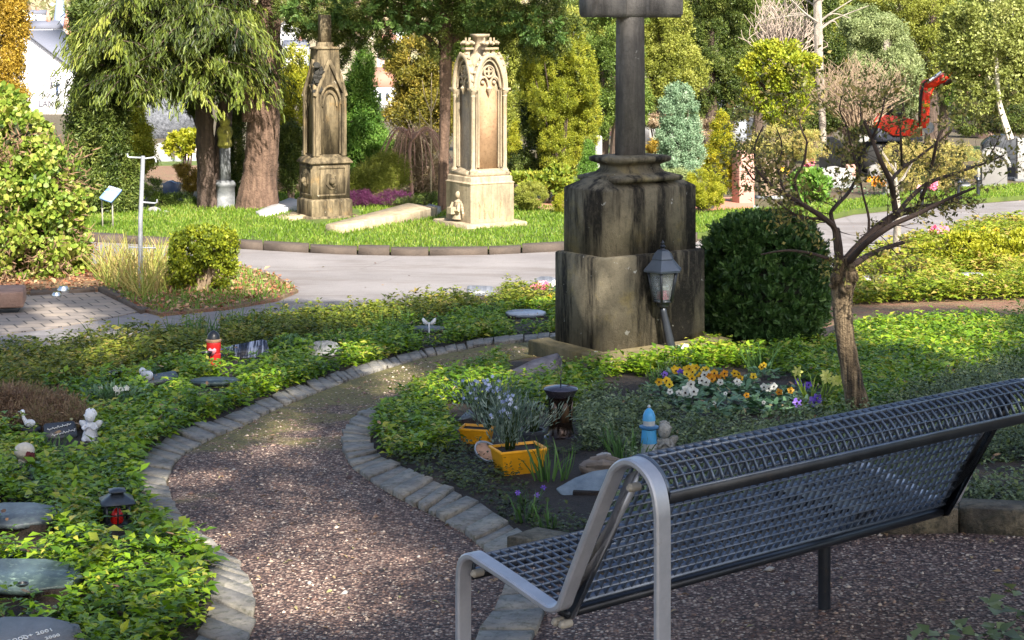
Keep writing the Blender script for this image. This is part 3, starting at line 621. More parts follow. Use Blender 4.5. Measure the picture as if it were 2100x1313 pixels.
for a, b in ((-1, -1), (1, -1), (-1, 1), (1, 1)):
    mb = MB(); column(mb, cen+e1*a*(hd-.01)+e2*b*(hd-.01), .030, zp1+.045, zcap); mb.box(cen+e1*a*(hd-.01)+e2*b*(hd-.01)+UZ*0+Vector((0, 0, zcap+.012-cen.z)), (.12, .12, .028), Matrix.Rotation(th, 3, 'Z'))
    mb.build('column', M['sand'], tm, smooth=True)
for f, nrm in ((fR, -e2), (fL, -e1), (face(cen, -e1, e2, hd), e2), (face(cen, e2, e1, hd), e1)):
    mb = MB(); A = arch_pts(.47, .0, .46, 12)[1:-1]; mb.sweep([f(x, zcap+.02+z, 0) for x, z in A], nrm, .09, .055)
    A2 = arch_pts(.37, .0, .39, 12)[1:-1]; mb.tube([f(x, zcap+.02+z, -.01) for x, z in A2], .016, 6)
    mb.tube([f(.078*math.cos(q), zcap+.255+.078*math.sin(q), -.01) for q in [i*math.pi/8 for i in range(17)]], .013, 6)
    for q in range(4): mb.tube([f(.035*math.cos(p)+.036*math.cos(q*1.571+.785), zcap+.255+.035*math.sin(p)+.036*math.sin(q*1.571+.785), -.015) for p in [i*math.pi/5 for i in range(11)]], .008, 5)
    for sx in (-1, 1):
        mb.tube([f(sx*.09+x, zcap+.04+z, -.008) for x, z in arch_pts(.165, .0, .14, 7)[1:-1]], .015, 6); mb.ball(f(sx*.09, zcap+.10, -.03), (.03, .03, .03), 8, 6)
        mb.tube([f(sx*.16, zp1+.12, -.02), f(sx*.16, zcap, -.02)], .014, 6); mb.tube([f(sx*.195, zp1+.12, -.01), f(sx*.195, zcap, -.01)], .010, 6)
        for k in range(6):                                                    # crockets up the gable edge
            u = (k+.5)/6; i = int(u*11); x, z = arch_pts(.50, .0, .48, 12)[1:-1][i]; mb.ball(f(sx*abs(x)*1.03, zcap+.04+z, .0), (.028, .028, .024), 7, 5, .2)
    mb.lathe([(.001, -.10), (.018, -.06), (.035, -.02), (.045, 0), (.01, .04)], f(0, zcap+.02, .0), 8); mb.build('gable_arch', M['sand'], tm, smooth=True)
ztop = rowz(70); mb = MB(); stack(mb, cen, e1, e2, [(.205, zd), (.17, zd+.12), (.075, zd+.2), (.075, ztop-.05), (.10, ztop-.03), (.10, ztop)]); mb.build('pinnacle', M['sand'], tm)
for nrm, e in ((-e2, e1), (-e1, e2), (e2, e1), (e1, e2)):
    mb = MB(); c = cen+nrm*.20; zz = zcap+.46
    mb.box(Vector((c.x, c.y, zz+.03)), (.05, .05, .16), Matrix.Rotation(th, 3, 'Z')); mb.box(Vector((c.x, c.y, zz+.11)), (.13, .13, .028), Matrix.Rotation(th, 3, 'Z'))
    for k in range(8): q = k*math.pi/4; mb.ball((c.x+.07*math.cos(q), c.y+.07*math.sin(q), zz+.18+.012*(k % 2)), (.034, .034, .028), 7, 5, .18)
    mb.box(Vector((c.x, c.y, zz+.185)), (.13, .13, .03), Matrix.Rotation(th, 3, 'Z'))
    for k in (-1, 1): mb.tube([c+e*k*.045+Vector((0, 0, zz+.18-c.z)), c+e*k*.045+Vector((0, 0, zz+.26-c.z))], [.017, .012], 6)
    mb.build('finial', M['sand'], tm, smooth=True)
# carved angel on the left face of the plinth
hb = h; fl = face(cen, -e2, -e1, hb); ang = MB(); za = zg+.10
ang.ball(fl(0, za+.33, .0), (.045, .045, .055), 10, 8); ang.lathe([(.12, 0), (.11, .06), (.08, .16), (.085, .24), (.03, .28)], fl(0, za, -.03), 10)
ang.tube([fl(-.08, za+.22, .03), fl(-.10, za+.12, .07), fl(.0, za+.10, .09)], [.03, .028, .022], 7); ang.tube([fl(.08, za+.22, .03), fl(.11, za+.12, .06), fl(.02, za+.12, .09)], [.03, .028, .022], 7)
for sx in (-1, 1):
    for k in range(4): ang.tube([fl(sx*.07, za+.24, .0), fl(sx*(.13+.012*k), za+.20-.04*k, .015), fl(sx*(.13+.006*k), za+.02+.04*(3-k)*.3, .01)], [.018, .022, .006], 5)
ang.box(fl(0, za+.12, .09), (.11, .11, .09), Matrix.Rotation(th, 3, 'Z')); ang.build('carved_angel', M['sand'], tm, smooth=True)
mb = MB(); fr = face(cen, e1, -e2, hb)
for k in range(5):
    pts = [(-.2+.08*k+random.uniform(-.02, .02), .06+.06*i+random.uniform(-.01, .01)) for i in range(5)]
    mb.tube([fr(x, zg+.065+z, -.002) for x, z in pts], [.012, .018, .01, .016, .008], 5)
mb.build('worn_relief', M['sand_pink'], tm, smooth=True)

# left (shaded) monument
th = R(27); e1, e2 = frame_at(None, th); cor = G(640, 459); side = .62; cen = cor+(e1+e2)*(side/2); zg = float(gz(cen.x, cen.y))+.07
tm = thing('gothic_monument', 'brown stained gothic grave monument with a carved shield and broken top beside the tree trunks', 'monument', (cen.x, cen.y, zg), 'gothic grave monuments on the lawn')
mb = MB(); stack(mb, cen, e1, e2, [(.40, zg-.1), (.40, zg+.03), (.39, zg+.035)]); mb.build('base_slab', M['sand_old'], tm)
h = .315; za = rowz(410); zb2 = rowz(338); zc2 = rowz(318); zd2 = rowz(195); zt = rowz(101)
mb = MB(); stack(mb, cen, e1, e2, [(h, zg+.03), (h, za-.02), (h-.02, za), (h-.035, za+.012)]); bevel(mb.build('plinth', M['sand_old'], tm), .006)
hp = .285; mb = MB(); stack(mb, cen, e1, e2, [(hp, za), (hp, zb2)]); mb.build('panel_block', M['sand_old'], tm)
for f, k in ((face(cen, e1, -e2, hp), 'shield'), (face(cen, -e2, -e1, hp), 'shield')):
    mb = MB(); zc_ = (za+zb2)/2+.01; hw, hh = .215, (zb2-za)/2-.055
    mb.sweep([f(-hw, zc_-hh, 0), f(-hw, zc_+hh, 0)], f(0, 0, 1)-f(0, 0, 0), .03, .025); mb.sweep([f(hw, zc_-hh, 0), f(hw, zc_+hh, 0)], f(0, 0, 1)-f(0, 0, 0), .03, .025)
    mb.sweep([f(-hw, zc_+hh, 0), f(hw, zc_+hh, 0)], f(0, 0, 1)-f(0, 0, 0), .028, .025); mb.sweep([f(-hw, zc_-hh, 0), f(hw, zc_-hh, 0)], f(0, 0, 1)-f(0, 0, 0), .028, .025)
    relief(mb, f, 0, zc_, .19, 'shield'); mb.build('carved_shield', M['sand_old'], tm, smooth=True)
mb = MB(); stack(mb, cen, e1, e2, [(hp+.0, zb2), (hp+.035, zb2+.015), (hp+.035, zb2+.03), (hp-.01, zb2+.085), (hp-.045, zb2+.11), (.20, zb2+.14)]); mb.build('cornice', M['sand_old'], tm)
hd = .235; zb3 = zb2+.12
mb = MB(); stack(mb, cen, e1, e2, [(hd-.04, zb3), (hd-.04, zd2), (.16, zt-.02), (.16, zt)]); mb.build('body', M['sand_old'], tm)
for f, nrm in ((face(cen, e1, -e2, hd), -e2), (face(cen, -e2, -e1, hd), -e1), (face(cen, -e1, e2, hd), e2), (face(cen, e2, e1, hd), e1)):
    mb = MB(); H = zd2-zb3
    for sx in (-1, 1):
        mb.sweep([f(sx*.20, zb3, -.01), f(sx*.20, zb3+H+.02, -.01)], nrm, .07, .06); mb.tube([f(sx*.155, zb3+.03, -.01), f(sx*.155, zb3+H-.05, -.01)], .014, 6)
        mb.sweep([f(sx*.235, zb3+H-.02, -.005), f(sx*.0, zb3+H+.50, -.075)], nrm, .08, .05)
        for k in range(5): u = (k+.7)/6; mb.ball(f(sx*.235*(1-u), zb3+H+.02+.50*u, .005-.07*u), (.026, .026, .022), 7, 5, .25)
    mb.sweep([f(x, zb3+H-.14+z, -.015) for x, z in arch_pts(.33, .0, .27, 10)[1:-1]], nrm, .06, .03); mb.tube([f(x, zb3+H-.17+z, -.025) for x, z in arch_pts(.22, .0, .2, 10)[1:-1]], .013, 6)
    mb.build('gable_arch', M['sand_old'], tm, smooth=True)
mb = MB(); stack(mb, cen, e1, e2, [(.175, zt-.005), (.175, zt+.02), (.10, zt+.04), (.10, zt+.10)]); stack(mb, cen, e1, e2, [(.078, zt+.09), (.072, zt+.5)]); mb.build('broken_spire', M['sand_old'], tm)
mb = MB()
for k in range(24): u = random.random(); mb.ball(cen-e1*(.20-.05*u)-e2*(.20-.05*u)+Vector((random.uniform(-.05, .05), random.uniform(-.03, .03), zd2+.0+.42*u-cen.z)), random.uniform(.03, .06), 6, 5, .3)
mb.build('dark_carving', rough_mat('near_black', [(.008, .008, .007), (.03, .028, .022)], bump=1), tm, smooth=True)  # rough near-black lumps up the front corner

# slender pillar monument between the trunks
c = G(461, 434); e1, e2 = frame_at(None, R(25)); tm = thing('pillar_monument', 'slender grey stone pillar with lichened carved top between the two big tree trunks', 'monument', c)
Yp = c.y; zr = lambda y: CAMZ-(y-HY)/F*Yp
mb = MB(); stack(mb, c, e1, e2, [(.16, c.z-.1), (.16, zr(425)), (.125, zr(423)), (.125, zr(383)), (.14, zr(380)), (.14, zr(376)), (.11, zr(370))]); mb.build('base', M['granite'], tm)
mb = MB(); stack(mb, c, e1, e2, [(.075, zr(371)), (.07, zr(303))]); mb.build('shaft', M['granite'], tm)
mb = MB(); mb.lathe([(.08, zr(304)), (.12, zr(298)), (.10, zr(285)), (.13, zr(272)), (.11, zr(262)), (.07, zr(258)), (.09, zr(250)), (.06, zr(240)), (.01, zr(236))], (c.x, c.y, 0), 8)
mb.build('carved_top', rough_mat('lichen_stone', [(.12, .11, .06), (.35, .33, .06), (.5, .46, .1)], scale=9, bump=1), tm, smooth=True)

# flat ledger stones on the lawn
def ledger(name, pts, hts, label, mat):
    a = [G(x, y, .06) for x, y in pts]; c = sum(a, Vector())/4; tp = [p+UZ*h_ for p, h_ in zip(a, hts)]; cen_ = sum(tp, Vector())/4
    mb = MB(); mb.loft([[p-UZ*.1 for p in a], [p-UZ*.015 for p in tp], [cen_+(p-cen_)*.985 for p in tp]]); o = mb.build(name, mat, None, c); tag(o, label, 'grave slab', 'flat grave slabs on the lawn'); return o
ledger('grave_slab', [(668, 477), (703, 481), (897, 447), (838, 438)], [.11, .11, .16, .16], 'long pale stone grave slab lying on the grass between the two monuments', M['sand'])
ledger('grave_slab', [(523, 441), (545, 448), (628, 428), (595, 419)], [.05, .05, .11, .11], 'narrow pale grey slab beside the foot of the stained monument', plain('pale_stone', (.45, .45, .45), .8))
ledger('grave_slab', [(560, 449), (600, 455), (640, 445), (600, 440)], [.03, .03, .05, .05], 'thin low slab partly under the corner of the stained monument', M['sand'])
ledger('grave_slab', [(866, 441), (893, 446), (905, 440), (880, 434)], [.10, .10, .12, .12], 'short dark slab in the shade at the far end of the long pale slab', M['granite'])

# ================================================================ BENCH
def paint(name, a, b_, rust=.35):
    m, nt, b, out = newmat(name); v = _coord(nt); n = _noise(nt, v, 9, 6, .7)
    c = _ramp(nt, n, [(.35, a), (.65, b_)]); c = _mix(nt, _ramp(nt, _noise(nt, v, 24, 6, .75), [(.62, (0, 0, 0)), (.72, (rust, rust, rust))]), c, (.16, .10, .05))
    nt.links.new(c, b.inputs['Base Color']); b.inputs['Metallic'].default_value = .5; b.inputs['Roughness'].default_value = .38
    _bump(nt, b, _noise(nt, v, 150, 4), .12, .002); return m
M['frame'] = paint('grey_enamel', (.36, .375, .42), (.46, .47, .52)); M['mesh'] = paint('coated_steel', (.085, .11, .155), (.135, .165, .22), .5); M['mesh'].node_tree.nodes['Principled BSDF'].inputs['Roughness'].default_value = .33; M['mesh'].node_tree.nodes['Principled BSDF'].inputs['Metallic'].default_value = .5; M['darkmetal'] = paint('dark_steel', (.015, .018, .025), (.03, .035, .045), .3)
M['cream'] = plain('cream_plastic', (.34, .31, .26), .6)
Y0 = 4.6; AL = R(40); U = Vector((math.cos(AL), math.sin(AL), -.012)).normalized(); Vv = Vector((-math.sin(AL), math.cos(AL), 0)); B0 = Vector((.0856*Y0, Y0, 0)); BL = 1.80
def bp(u, v, z): return B0+U*u+Vv*v+UZ*z
def cat(pts, sub=7): 
    out = []
    n = len(pts)
    for i in range(n-1):
        p0, p1, p2, p3 = [Vector(pts[max(min(j, n-1), 0)]) for j in (i-1, i, i+1, i+2)]
        for t_ in range(sub):
            u = t_/sub; out.append(.5*((2*p1)+(p2-p0)*u+(2*p0-5*p1+4*p2-p3)*u*u+(3*p1-p0-3*p2+p3)*u**3))
    out.append(Vector(pts[-1])); return out
FP = [(.839, -.12), (.839, .20), (.838, .36), (.826, .412), (.79, .436), (.745, .432), (.60, .405), (.47, .378), (.425, .372), (.39, .388), (.372, .42), (.333, .50), (.262, .64), (.192, .772), (.165, .815), (.12, .842), (.07, .838), (.025, .805), (.004, .745), (.0, .66), (0, .40), (0, -.12)]
FPc = cat([(a, b_, 0) for a, b_ in FP], 6)
tb = thing('park_bench', 'long steel park bench seen from behind, grey end frames and blue-black mesh seat', 'bench', (B0.x, B0.y, 0))
for u in (0.0, BL):
    mb = MB(); mb.sweep([bp(u, p.x, p.y) for p in (FPc if u == 0 else FPc[18:])], U, .052, .020); mb.build('end_frame', M['frame'] if u == 0 else M['frame'], tb, smooth=True, angle=30)
def prof_offset(lst, d): 
    out = []
    for i, p in enumerate(lst):
        t_ = (lst[min(i+1, len(lst)-1)]-lst[max(i-1, 0)]).normalized(); out.append(Vector((p.x+t_.y*d, p.y-t_.x*d, 0)))
    return out
def resample(lst, step):
    cum = [0]
    for i in range(1, len(lst)): cum.append(cum[-1]+(lst[i]-lst[i-1]).length)
    n = max(2, round(cum[-1]/step)); out = []
    for k in range(n+1):
        s_ = cum[-1]*k/n; j = min(max(int(np.searchsorted(cum, s_))-1, 0), len(lst)-2); out.append(lst[j].lerp(lst[j+1], (s_-cum[j])/max(cum[j+1]-cum[j], 1e-9)))
    return out
seatP = cat([(.832, .372, 0), (.822, .405, 0), (.79, .428, 0), (.745, .424, 0), (.60, .397, 0), (.47, .370, 0), (.445, .367, 0)], 6)
backP = cat([(.405, .385, 0), (.38, .42, 0), (.333, .51, 0), (.262, .65, 0), (.192, .782, 0), (.165, .823, 0), (.12, .850, 0), (.07, .846, 0), (.025, .813, 0), (.006, .775, 0)], 6)
def grating(name, prof, upper):
    mb = MB(); u0, u1 = .03, BL-.03; rows = resample(prof, .038); fine = resample(prof, .019); nc = 50; dep = .014
    def nrm(L_, i):
        t_ = (L_[min(i+1, len(L_)-1)]-L_[max(i-1, 0)]).normalized(); return Vector((t_.y, -t_.x, 0))
    for i, p in enumerate(rows):                             # bars along the bench
        n_ = nrm(rows, i); t_ = Vector((-n_.y, n_.x, 0)); hd_ = dep/2 if 0 < i < len(rows)-1 else .011; tt = .0013 if 0 < i < len(rows)-1 else .004
        ring = lambda u: [bp(u, (p+n_*a*hd_+t_*b_*tt).x, (p+n_*a*hd_+t_*b_*tt).y) for a, b_ in ((-1, -1), (1, -1), (1, 1), (-1, 1))]
        mb.loft([ring(u0), ring(u1)])
    for k in range(nc+1):                                    # bars across it
        u = u0+(u1-u0)*k/nc; tt = .0013 if 0 < k < nc else .005; rings = []
        for i, p in enumerate(fine):
            n_ = nrm(fine, i); hd_ = dep/2-.0012
            a, b_ = p+n_*hd_, p-n_*hd_; rings.append([bp(u-tt, a.x, a.y), bp(u+tt, a.x, a.y), bp(u+tt, b_.x, b_.y), bp(u-tt, b_.x, b_.y)])
        mb.loft(rings)
    return mb.build(name, M['mesh'], tb)
grating('seat_mesh', seatP, True); grating('backrest_mesh', backP, True)
mb = MB(); e_ = seatP[-1]; mb.sweep([bp(.03, .425, .352), bp(BL-.03, .425, .352)], Vv, .05, .022); mb.sweep([bp(.03, .004, .762), bp(BL-.03, .004, .762)], UZ, .032, .012); mb.sweep([bp(.03, .832, .362), bp(BL-.03, .832, .362)], UZ, .03, .012)
mb.build('edge_rail', M['darkmetal'], tb)
for u in (.035, BL-.035):
    pts = [(.42, .335), (.385, .345), (.36, .40), (.17, .79), (.125, .815), (.135, .76), (.20, .66), (.30, .50), (.395, .40), (.45, .36)]
    mb = MB(); mb.prism([bp(u, a+.0, b_) for a, b_ in pts], U*.006); mb.build('side_plate', M['darkmetal'] if u > 1 else M['frame'], tb)
for v, z in ((.805, .375), (.135, .765), (.44, .325), (.41, .325)):
    mb = MB(); mb.tube([bp(.012, v, z), bp(.045, v, z)], .012, 12); mb.tube([bp(.004, v, z), bp(.012, v, z)], [.006, .011], 10); mb.build('bolt', M['cream'], tb, smooth=True)
for u, v in ((1.309, .55), ):
    a = bp(u, v, 0); mb = MB(); mb.tube([Vector((a.x, a.y, float(gz(a.x, a.y))-.05)), Vector((a.x, a.y, .40+.03*u))], .021, 14); mb.box(Vector((a.x, a.y, .385+.028*u)), (.10, .34, .02), Matrix.Rotation(AL, 3, 'Z')); mb.build('support_post', M['darkmetal'], tb, smooth=True)

# ================================================================ LANTERN ON A POST by the cross
c = G(1378, 738); s_ = mpp(c.y); zt = lambda y: CAMZ-(y-HY)/F*c.y; ax = Vector((P(1359, 600, c.y).x, c.y, 0))
tl = thing('grave_lantern', 'black hexagonal lantern on a post with a red candle in front of the stone cross', 'lantern', c)
iron = M['iron'] = plain('black_iron', (.035, .04, .05), .35, .4)
glass = bpy.data.materials.new('clear_glass'); glass.use_nodes = True; g_ = glass.node_tree.nodes['Principled BSDF']; g_.inputs['Base Color'].default_value = (.8, .85, .88, 1); g_.inputs['Transmission Weight'].default_value = .85; g_.inputs['Roughness'].default_value = .08; g_.inputs['IOR'].default_value = 1.1
mb = MB(); mb.tube([(c.x, c.y, c.z-.1), (c.x, c.y, zt(720)), (ax.x+.006, c.y, zt(640)), (ax.x, c.y, zt(628))], [.035, .034, .024, .022], 8); mb.lathe([(.025, zt(632)), (.05, zt(626)), (.05, zt(620)), (.075, zt(612))], (ax.x, c.y, 0), 6); mb.build('post', iron, tl)
def hexr(r, z): return [Vector((ax.x+r*math.cos(q), c.y+r*math.sin(q), z)) for q in [R(20+60*i) for i in range(6)]]
mb = MB(); rb, rt, zb_, zt_ = .072, .112, zt(617), zt(556)
for i in range(6): mb.tube([hexr(rb, zb_)[i], hexr(rt, zt_)[i]], .0095, 6)
for i in range(6): mb.tube([hexr(rb, zb_)[i], hexr(rb, zb_)[(i+1) % 6]], .008, 5); mb.tube([hexr(rt, zt_)[i], hexr(rt, zt_)[(i+1) % 6]], .008, 5)
mb.loft([hexr(rb, zb_-.006), hexr(rb, zb_+.002)]); mb.build('cage', iron, tl)
mb = MB()
for i in range(6):
    a, b_, c_, d_ = hexr(rb*.95, zb_)[i], hexr(rb*.95, zb_)[(i+1) % 6], hexr(rt*.95, zt_)[(i+1) % 6], hexr(rt*.95, zt_)[i]; nn = (b_-a).cross(d_-a).normalized()*.003; mb.prism([a, b_, c_, d_], nn)
mb.build('glass_panes', glass, tl)
mb = MB(); mb.loft([hexr(.145, zt(556)), hexr(.147, zt(552)), hexr(.125, zt(546)), hexr(.095, zt(536)), hexr(.082, zt(532)), hexr(.084, zt(530)), hexr(.066, zt(520)), hexr(.045, zt(514)), hexr(.012, zt(511))]); mb.build('roof', plain('grey_iron', (.09, .11, .14), .4, .3), tl, smooth=True, angle=25)
mb = MB(); mb.lathe([(.02, zt(513)), (.012, zt(509)), (.022, zt(505)), (.012, zt(502)), (.014, zt(498)), (.004, zt(494)), (.001, zt(492))], (ax.x, c.y, 0), 10); mb.build('finial', iron, tl, smooth=True)
cn = MB(); cn.lathe([(.04, 0), (.04, .07), (.036, .08), (.01, .085)], (ax.x, c.y, zb_+.004), 14); cn.build('candle', plain('red_wax', (.30, .02, .05), .35), tl, smooth=True)
cn = MB(); cn.lathe([(.041, .078), (.043, .09), (.04, .105), (.015, .11)], (ax.x, c.y, zb_+.004), 14); cn.build('candle_cap', plain('white_tin', (.6, .6, .58), .3, .6), tl, smooth=True)
# ================================================================ TREES AND SHRUBS
M['bark_red'] = rough_mat('red_bark', [(.06, .038, .026), (.14, .085, .058), (.24, .155, .105)], scale=5, stretch=(3, 3, .35), bump=1, bdist=.04, bscale=18, rough=.9)
M['bark_dark'] = rough_mat('dark_bark', [(.03, .022, .018), (.09, .06, .045), (.14, .10, .075)], scale=5, stretch=(3, 3, .35), bump=1, bdist=.03, bscale=22)
M['bark_grey'] = rough_mat('grey_bark', [(.14, .12, .10), (.30, .26, .22), (.4, .36, .3)], scale=6, stretch=(2, 2, .5), bump=.8, bdist=.02, bscale=30)
def px3(lst, Y): return [P(x, y, Y+(d[0] if d else 0)) for x, y, *d in lst]
def ptube(mb, lst, Y, n=8, flute=0.0):
    """lst: (px x, px y, radius in px[, depth offset])"""
    pts = [P(a[0], a[1], Y+(a[3] if len(a) > 3 else 0)) for a in lst]; rs = [a[2]*mpp(Y) for a in lst]
    pts2 = cat(pts, 4); rr = np.interp(np.linspace(0, len(rs)-1, len(pts2)), np.arange(len(rs)), rs)
    rr = [r*(1+random.uniform(-flute, flute)) for r in rr]; return mb.tube(pts2, rr, n)
G_CY = leaf_mat('cypress_green', [(.010, .020, .005), (.03, .05, .009), (.07, .10, .014), (.15, .20, .028), (.28, .31, .05)], trans=.25, big=.9)
G_DK = leaf_mat('yew_green', [(.018, .035, .008), (.045, .075, .014), (.09, .13, .022), (.16, .20, .04), (.27, .28, .07)], trans=.15, big=.9)
G_GOLD = leaf_mat('golden_thuja', [(.14, .10, .012), (.26, .18, .02), (.40, .26, .03), (.5, .36, .05)], trans=.25, big=1)
G_YEL = leaf_mat('yellow_green', [(.13, .17, .01), (.25, .28, .015), (.40, .40, .03), (.55, .50, .06)], trans=.3, big=1)
G_LIME = leaf_mat('fresh_green', [(.05, .13, .02), (.10, .22, .03), (.18, .32, .05), (.3, .42, .08)], trans=.3, big=1)
G_BLUE = leaf_mat('blue_juniper', [(.09, .17, .09), (.17, .28, .16), (.28, .40, .25), (.42, .5, .36)], trans=.2, big=1)
G_OLV = leaf_mat('olive_green', [(.08, .10, .015), (.19, .22, .03), (.32, .35, .06), (.46, .45, .11)], trans=.25, big=.6)
G_MID = leaf_mat('mid_green', [(.04, .07, .012), (.09, .15, .025), (.17, .25, .04), (.30, .36, .08)], trans=.25, big=.6)
G_PALE = leaf_mat('pale_green', [(.12, .17, .06), (.22, .28, .11), (.34, .40, .18), (.45, .5, .25)], trans=.3, big=.7)
G_TWIG = leaf_mat('twig_beige', [(.22, .15, .09), (.36, .26, .17), (.5, .38, .26), (.42, .38, .12)], trans=.15, big=.8)
G_IVY = leaf_mat('ivy_leaf', [(.04, .09, .01), (.11, .19, .02), (.21, .30, .035), (.36, .40, .07), (.5, .42, .14)], trans=.3, big=1.2, spec=.5)
def fray(bl, k=7):
    out = list(bl)
    for b in bl:
        for _ in range(k):
            a = random.uniform(0, 6.28); r = random.uniform(.7, 1.05); f = random.uniform(.2, .38); q = [b[0]+b[2]*r*math.cos(a), b[1]-b[3]*r*math.sin(a), b[2]*f, b[3]*f]
            if len(b) > 5: q += [b[4]+random.uniform(-.5, .5)*b[5], b[5]*f]
            elif len(b) > 4: q += [b[4]]
            out.append(tuple(q))
    return out
def shrub(name, label, cat_, Y, blobs, n, size, mat, group=None, shape='clump', base=None, stems=6, smat=None, **kw):
    bl = pxblobs(fray(blobs), Y); bx = np.mean([b[0] for b in bl]); lo = min(b[2]-b[5] for b in bl); by = np.mean([b[1] for b in bl])
    zgr = float(gz(bx, by)); t_ = thing(name, label, cat_, (bx, by, zgr), group)
    crown('foliage', bl, n, size, mat, t_, shape, **kw)
    mb = MB()
    for k in range(stems):
        b = random.choice(bl); a = Vector((bx+random.uniform(-.3, .3)*b[3], by+random.uniform(-.2, .2)*b[4], zgr-.03)); e = Vector((b[0]+random.uniform(-.5, .5)*b[3], b[1]+random.uniform(-.5, .5)*b[4], b[2]+random.uniform(0, .6)*b[5]))
        mb.tube([a, a.lerp(e, .5)+Vector((random.uniform(-.05, .05), 0, .03)), e], [.03, .02, .006], 6)
    mb.build('stems', smat or M['bark_dark'], t_, smooth=True); return t_
def hanging(name, regions, Y, n, mat, parent, L=.34, W=.10, depth=1.2, yv=0):
    """weeping conifer boughs: arching twigs, each hung with drooping sprays"""
    PP, DD, UU, LL, TT = [], [], [], [], []; tw = MB()
    for (x, y, rx, ry), wgt in regions:
        for _ in range(int(n*wgt)):
            u, v = rng.normal(0, .45, 2); u = max(min(u, 1), -1); v = max(min(v, 1), -1); YY = Y+rng.uniform(-depth, depth)
            o = P(x+u*rx, y+v*ry, YY); a = rng.uniform(0, 6.28); out = Vector((math.cos(a), math.sin(a)*.8-.35, 0)).normalized(); ln = rng.uniform(.45, .95)
            tb_ = rng.normal(-.04, .22); m = 9
            pts = [o+out*ln*q/m-UZ*(.34*ln*(q/m)**2)*1.1 for q in range(m+1)]
            tw.tube([pts[0], pts[4], pts[9]], [.012, .008, .003], 4)
            for q in range(1, m+1):
                for k in range(7):
                    p = pts[q]+Vector(rng.normal(0, .06, 3)); dd = np.array([out.x*.5, out.y*.5, -1.0])+rng.normal(0, .28, 3)
                    PP.append(p); DD.append(dd); UU.append([out.x, out.y, .4]+rng.normal(0, .3, 3)); LL.append(L*rng.uniform(.45, 1.15)); TT.append(.5+tb_+rng.normal(0, .12)+.10*q/m)
    LL = np.array(LL); leaves(name, np.array([tuple(p) for p in PP]), np.array(DD), np.array(UU), LL, LL*W/L*2.2, np.clip(TT, 0, 1), mat, parent, shape='spray')
    tw.build(name+'_twigs' if False else 'twigs', M['bark_dark'], parent)
# --- the weeping cypress with its trunks on the left
Yc = G(440, 434).y
t = thing('weeping_cypress', 'huge weeping cypress with drooping yellow green boughs and a dark fluted double trunk', 'tree', G(438, 434), 'big conifers on the lawn')
mb = MB(); ptube(mb, [(428, 442, 27), (426, 420, 22), (424, 380, 19), (422, 320, 20), (420, 260, 19), (418, 200, 17), (425, 60, 16), (430, -60, 15), (440, -400, 8)], Yc, 12, .08)
ptube(mb, [(450, 440, 24, .2), (450, 400, 20, .2), (452, 350, 20, .2), (455, 300, 17, .2), (462, 220, 15, .2), (470, 60, 13, .2), (470, -300, 8, .2)], Yc, 12, .08)
mb.build('trunk', M['bark_dark'], t, smooth=True)
crown('gap_shade_layer', pxblobs([(300, 40, 130, 90), (420, 60, 110, 90), (250, 130, 70, 70), (360, 150, 110, 50), (480, 120, 50, 90), (300, -50, 150, 80)], Yc+.6), 15000, .13, G_DK, t, 'fine', sub=.3, nsub=50, droop=.6)  # darker leaf layer behind the boughs, gives their gaps a shade colour
hanging('boughs', [((295, 20, 80, 50), .8), ((390, 30, 110, 55), .9), ((480, 50, 40, 60), .4), ((240, 80, 30, 60), .35), ((310, 100, 90, 50), .8), ((420, 115, 70, 50), .5), ((350, -60, 150, 50), .5), ((245, 150, 40, 40), .35), ((490, 120, 25, 50), .2), ((370, 145, 60, 35), .3)], Yc-.4, 135, G_CY, t, L=.15, W=.026)
# dark skirt at the left of it, a tree of its own
t = thing('dark_yew', 'broad dark yew with shadowed lower branches behind the blue information board', 'tree', G(215, 452), 'big conifers on the lawn')
mb = MB(); ptube(mb, [(215, 455, 12), (213, 350, 10), (210, 200, 8), (205, 60, 5)], Yc-1, 8); mb.build('trunk', M['bark_dark'], t, smooth=True)
crown('crown', pxblobs([(185, 300, 40, 90), (235, 340, 40, 110), (205, 400, 62, 60), (172, 240, 32, 70), (215, 250, 45, 70), (250, 410, 28, 45), (190, 170, 34, 60), (172, 100, 20, 60), (190, 30, 40, 50)], Yc-1), 15000, .17, G_DK, t, 'fine', sub=.3, nsub=30, up=-.1)
# reddish trunk of the next conifer; its crown hangs over the stained monument
Yt = G(530, 436).y
t = thing('redwood', 'conifer with a thick reddish brown trunk flared at the foot, standing beside the stained monument', 'tree', G(533, 436), 'big conifers on the lawn')
mb = MB(); ptube(mb, [(526, 446, 52), (528, 425, 46), (530, 390, 40), (534, 350, 36), (538, 300, 34), (541, 240, 32), (545, 180, 30), (549, 100, 27), (552, 0, 22), (552, -80, 20), (550, -400, 10)], Yt, 14, .05)
ptube(mb, [(512, 250, 16), (512, 180, 15), (508, 110, 14), (505, 30, 13), (498, -80, 10)], Yt-.1, 9, .05)
mb.build('trunk', M['bark_red'], t, smooth=True)
crown('crown', pxblobs([(500, 10, 40, 50, .8), (530, -70, 160, 60), (470, 180, 26, 30, .8)], Yt+.5), 2600, .2, G_DK, t, 'fine', sub=.3)
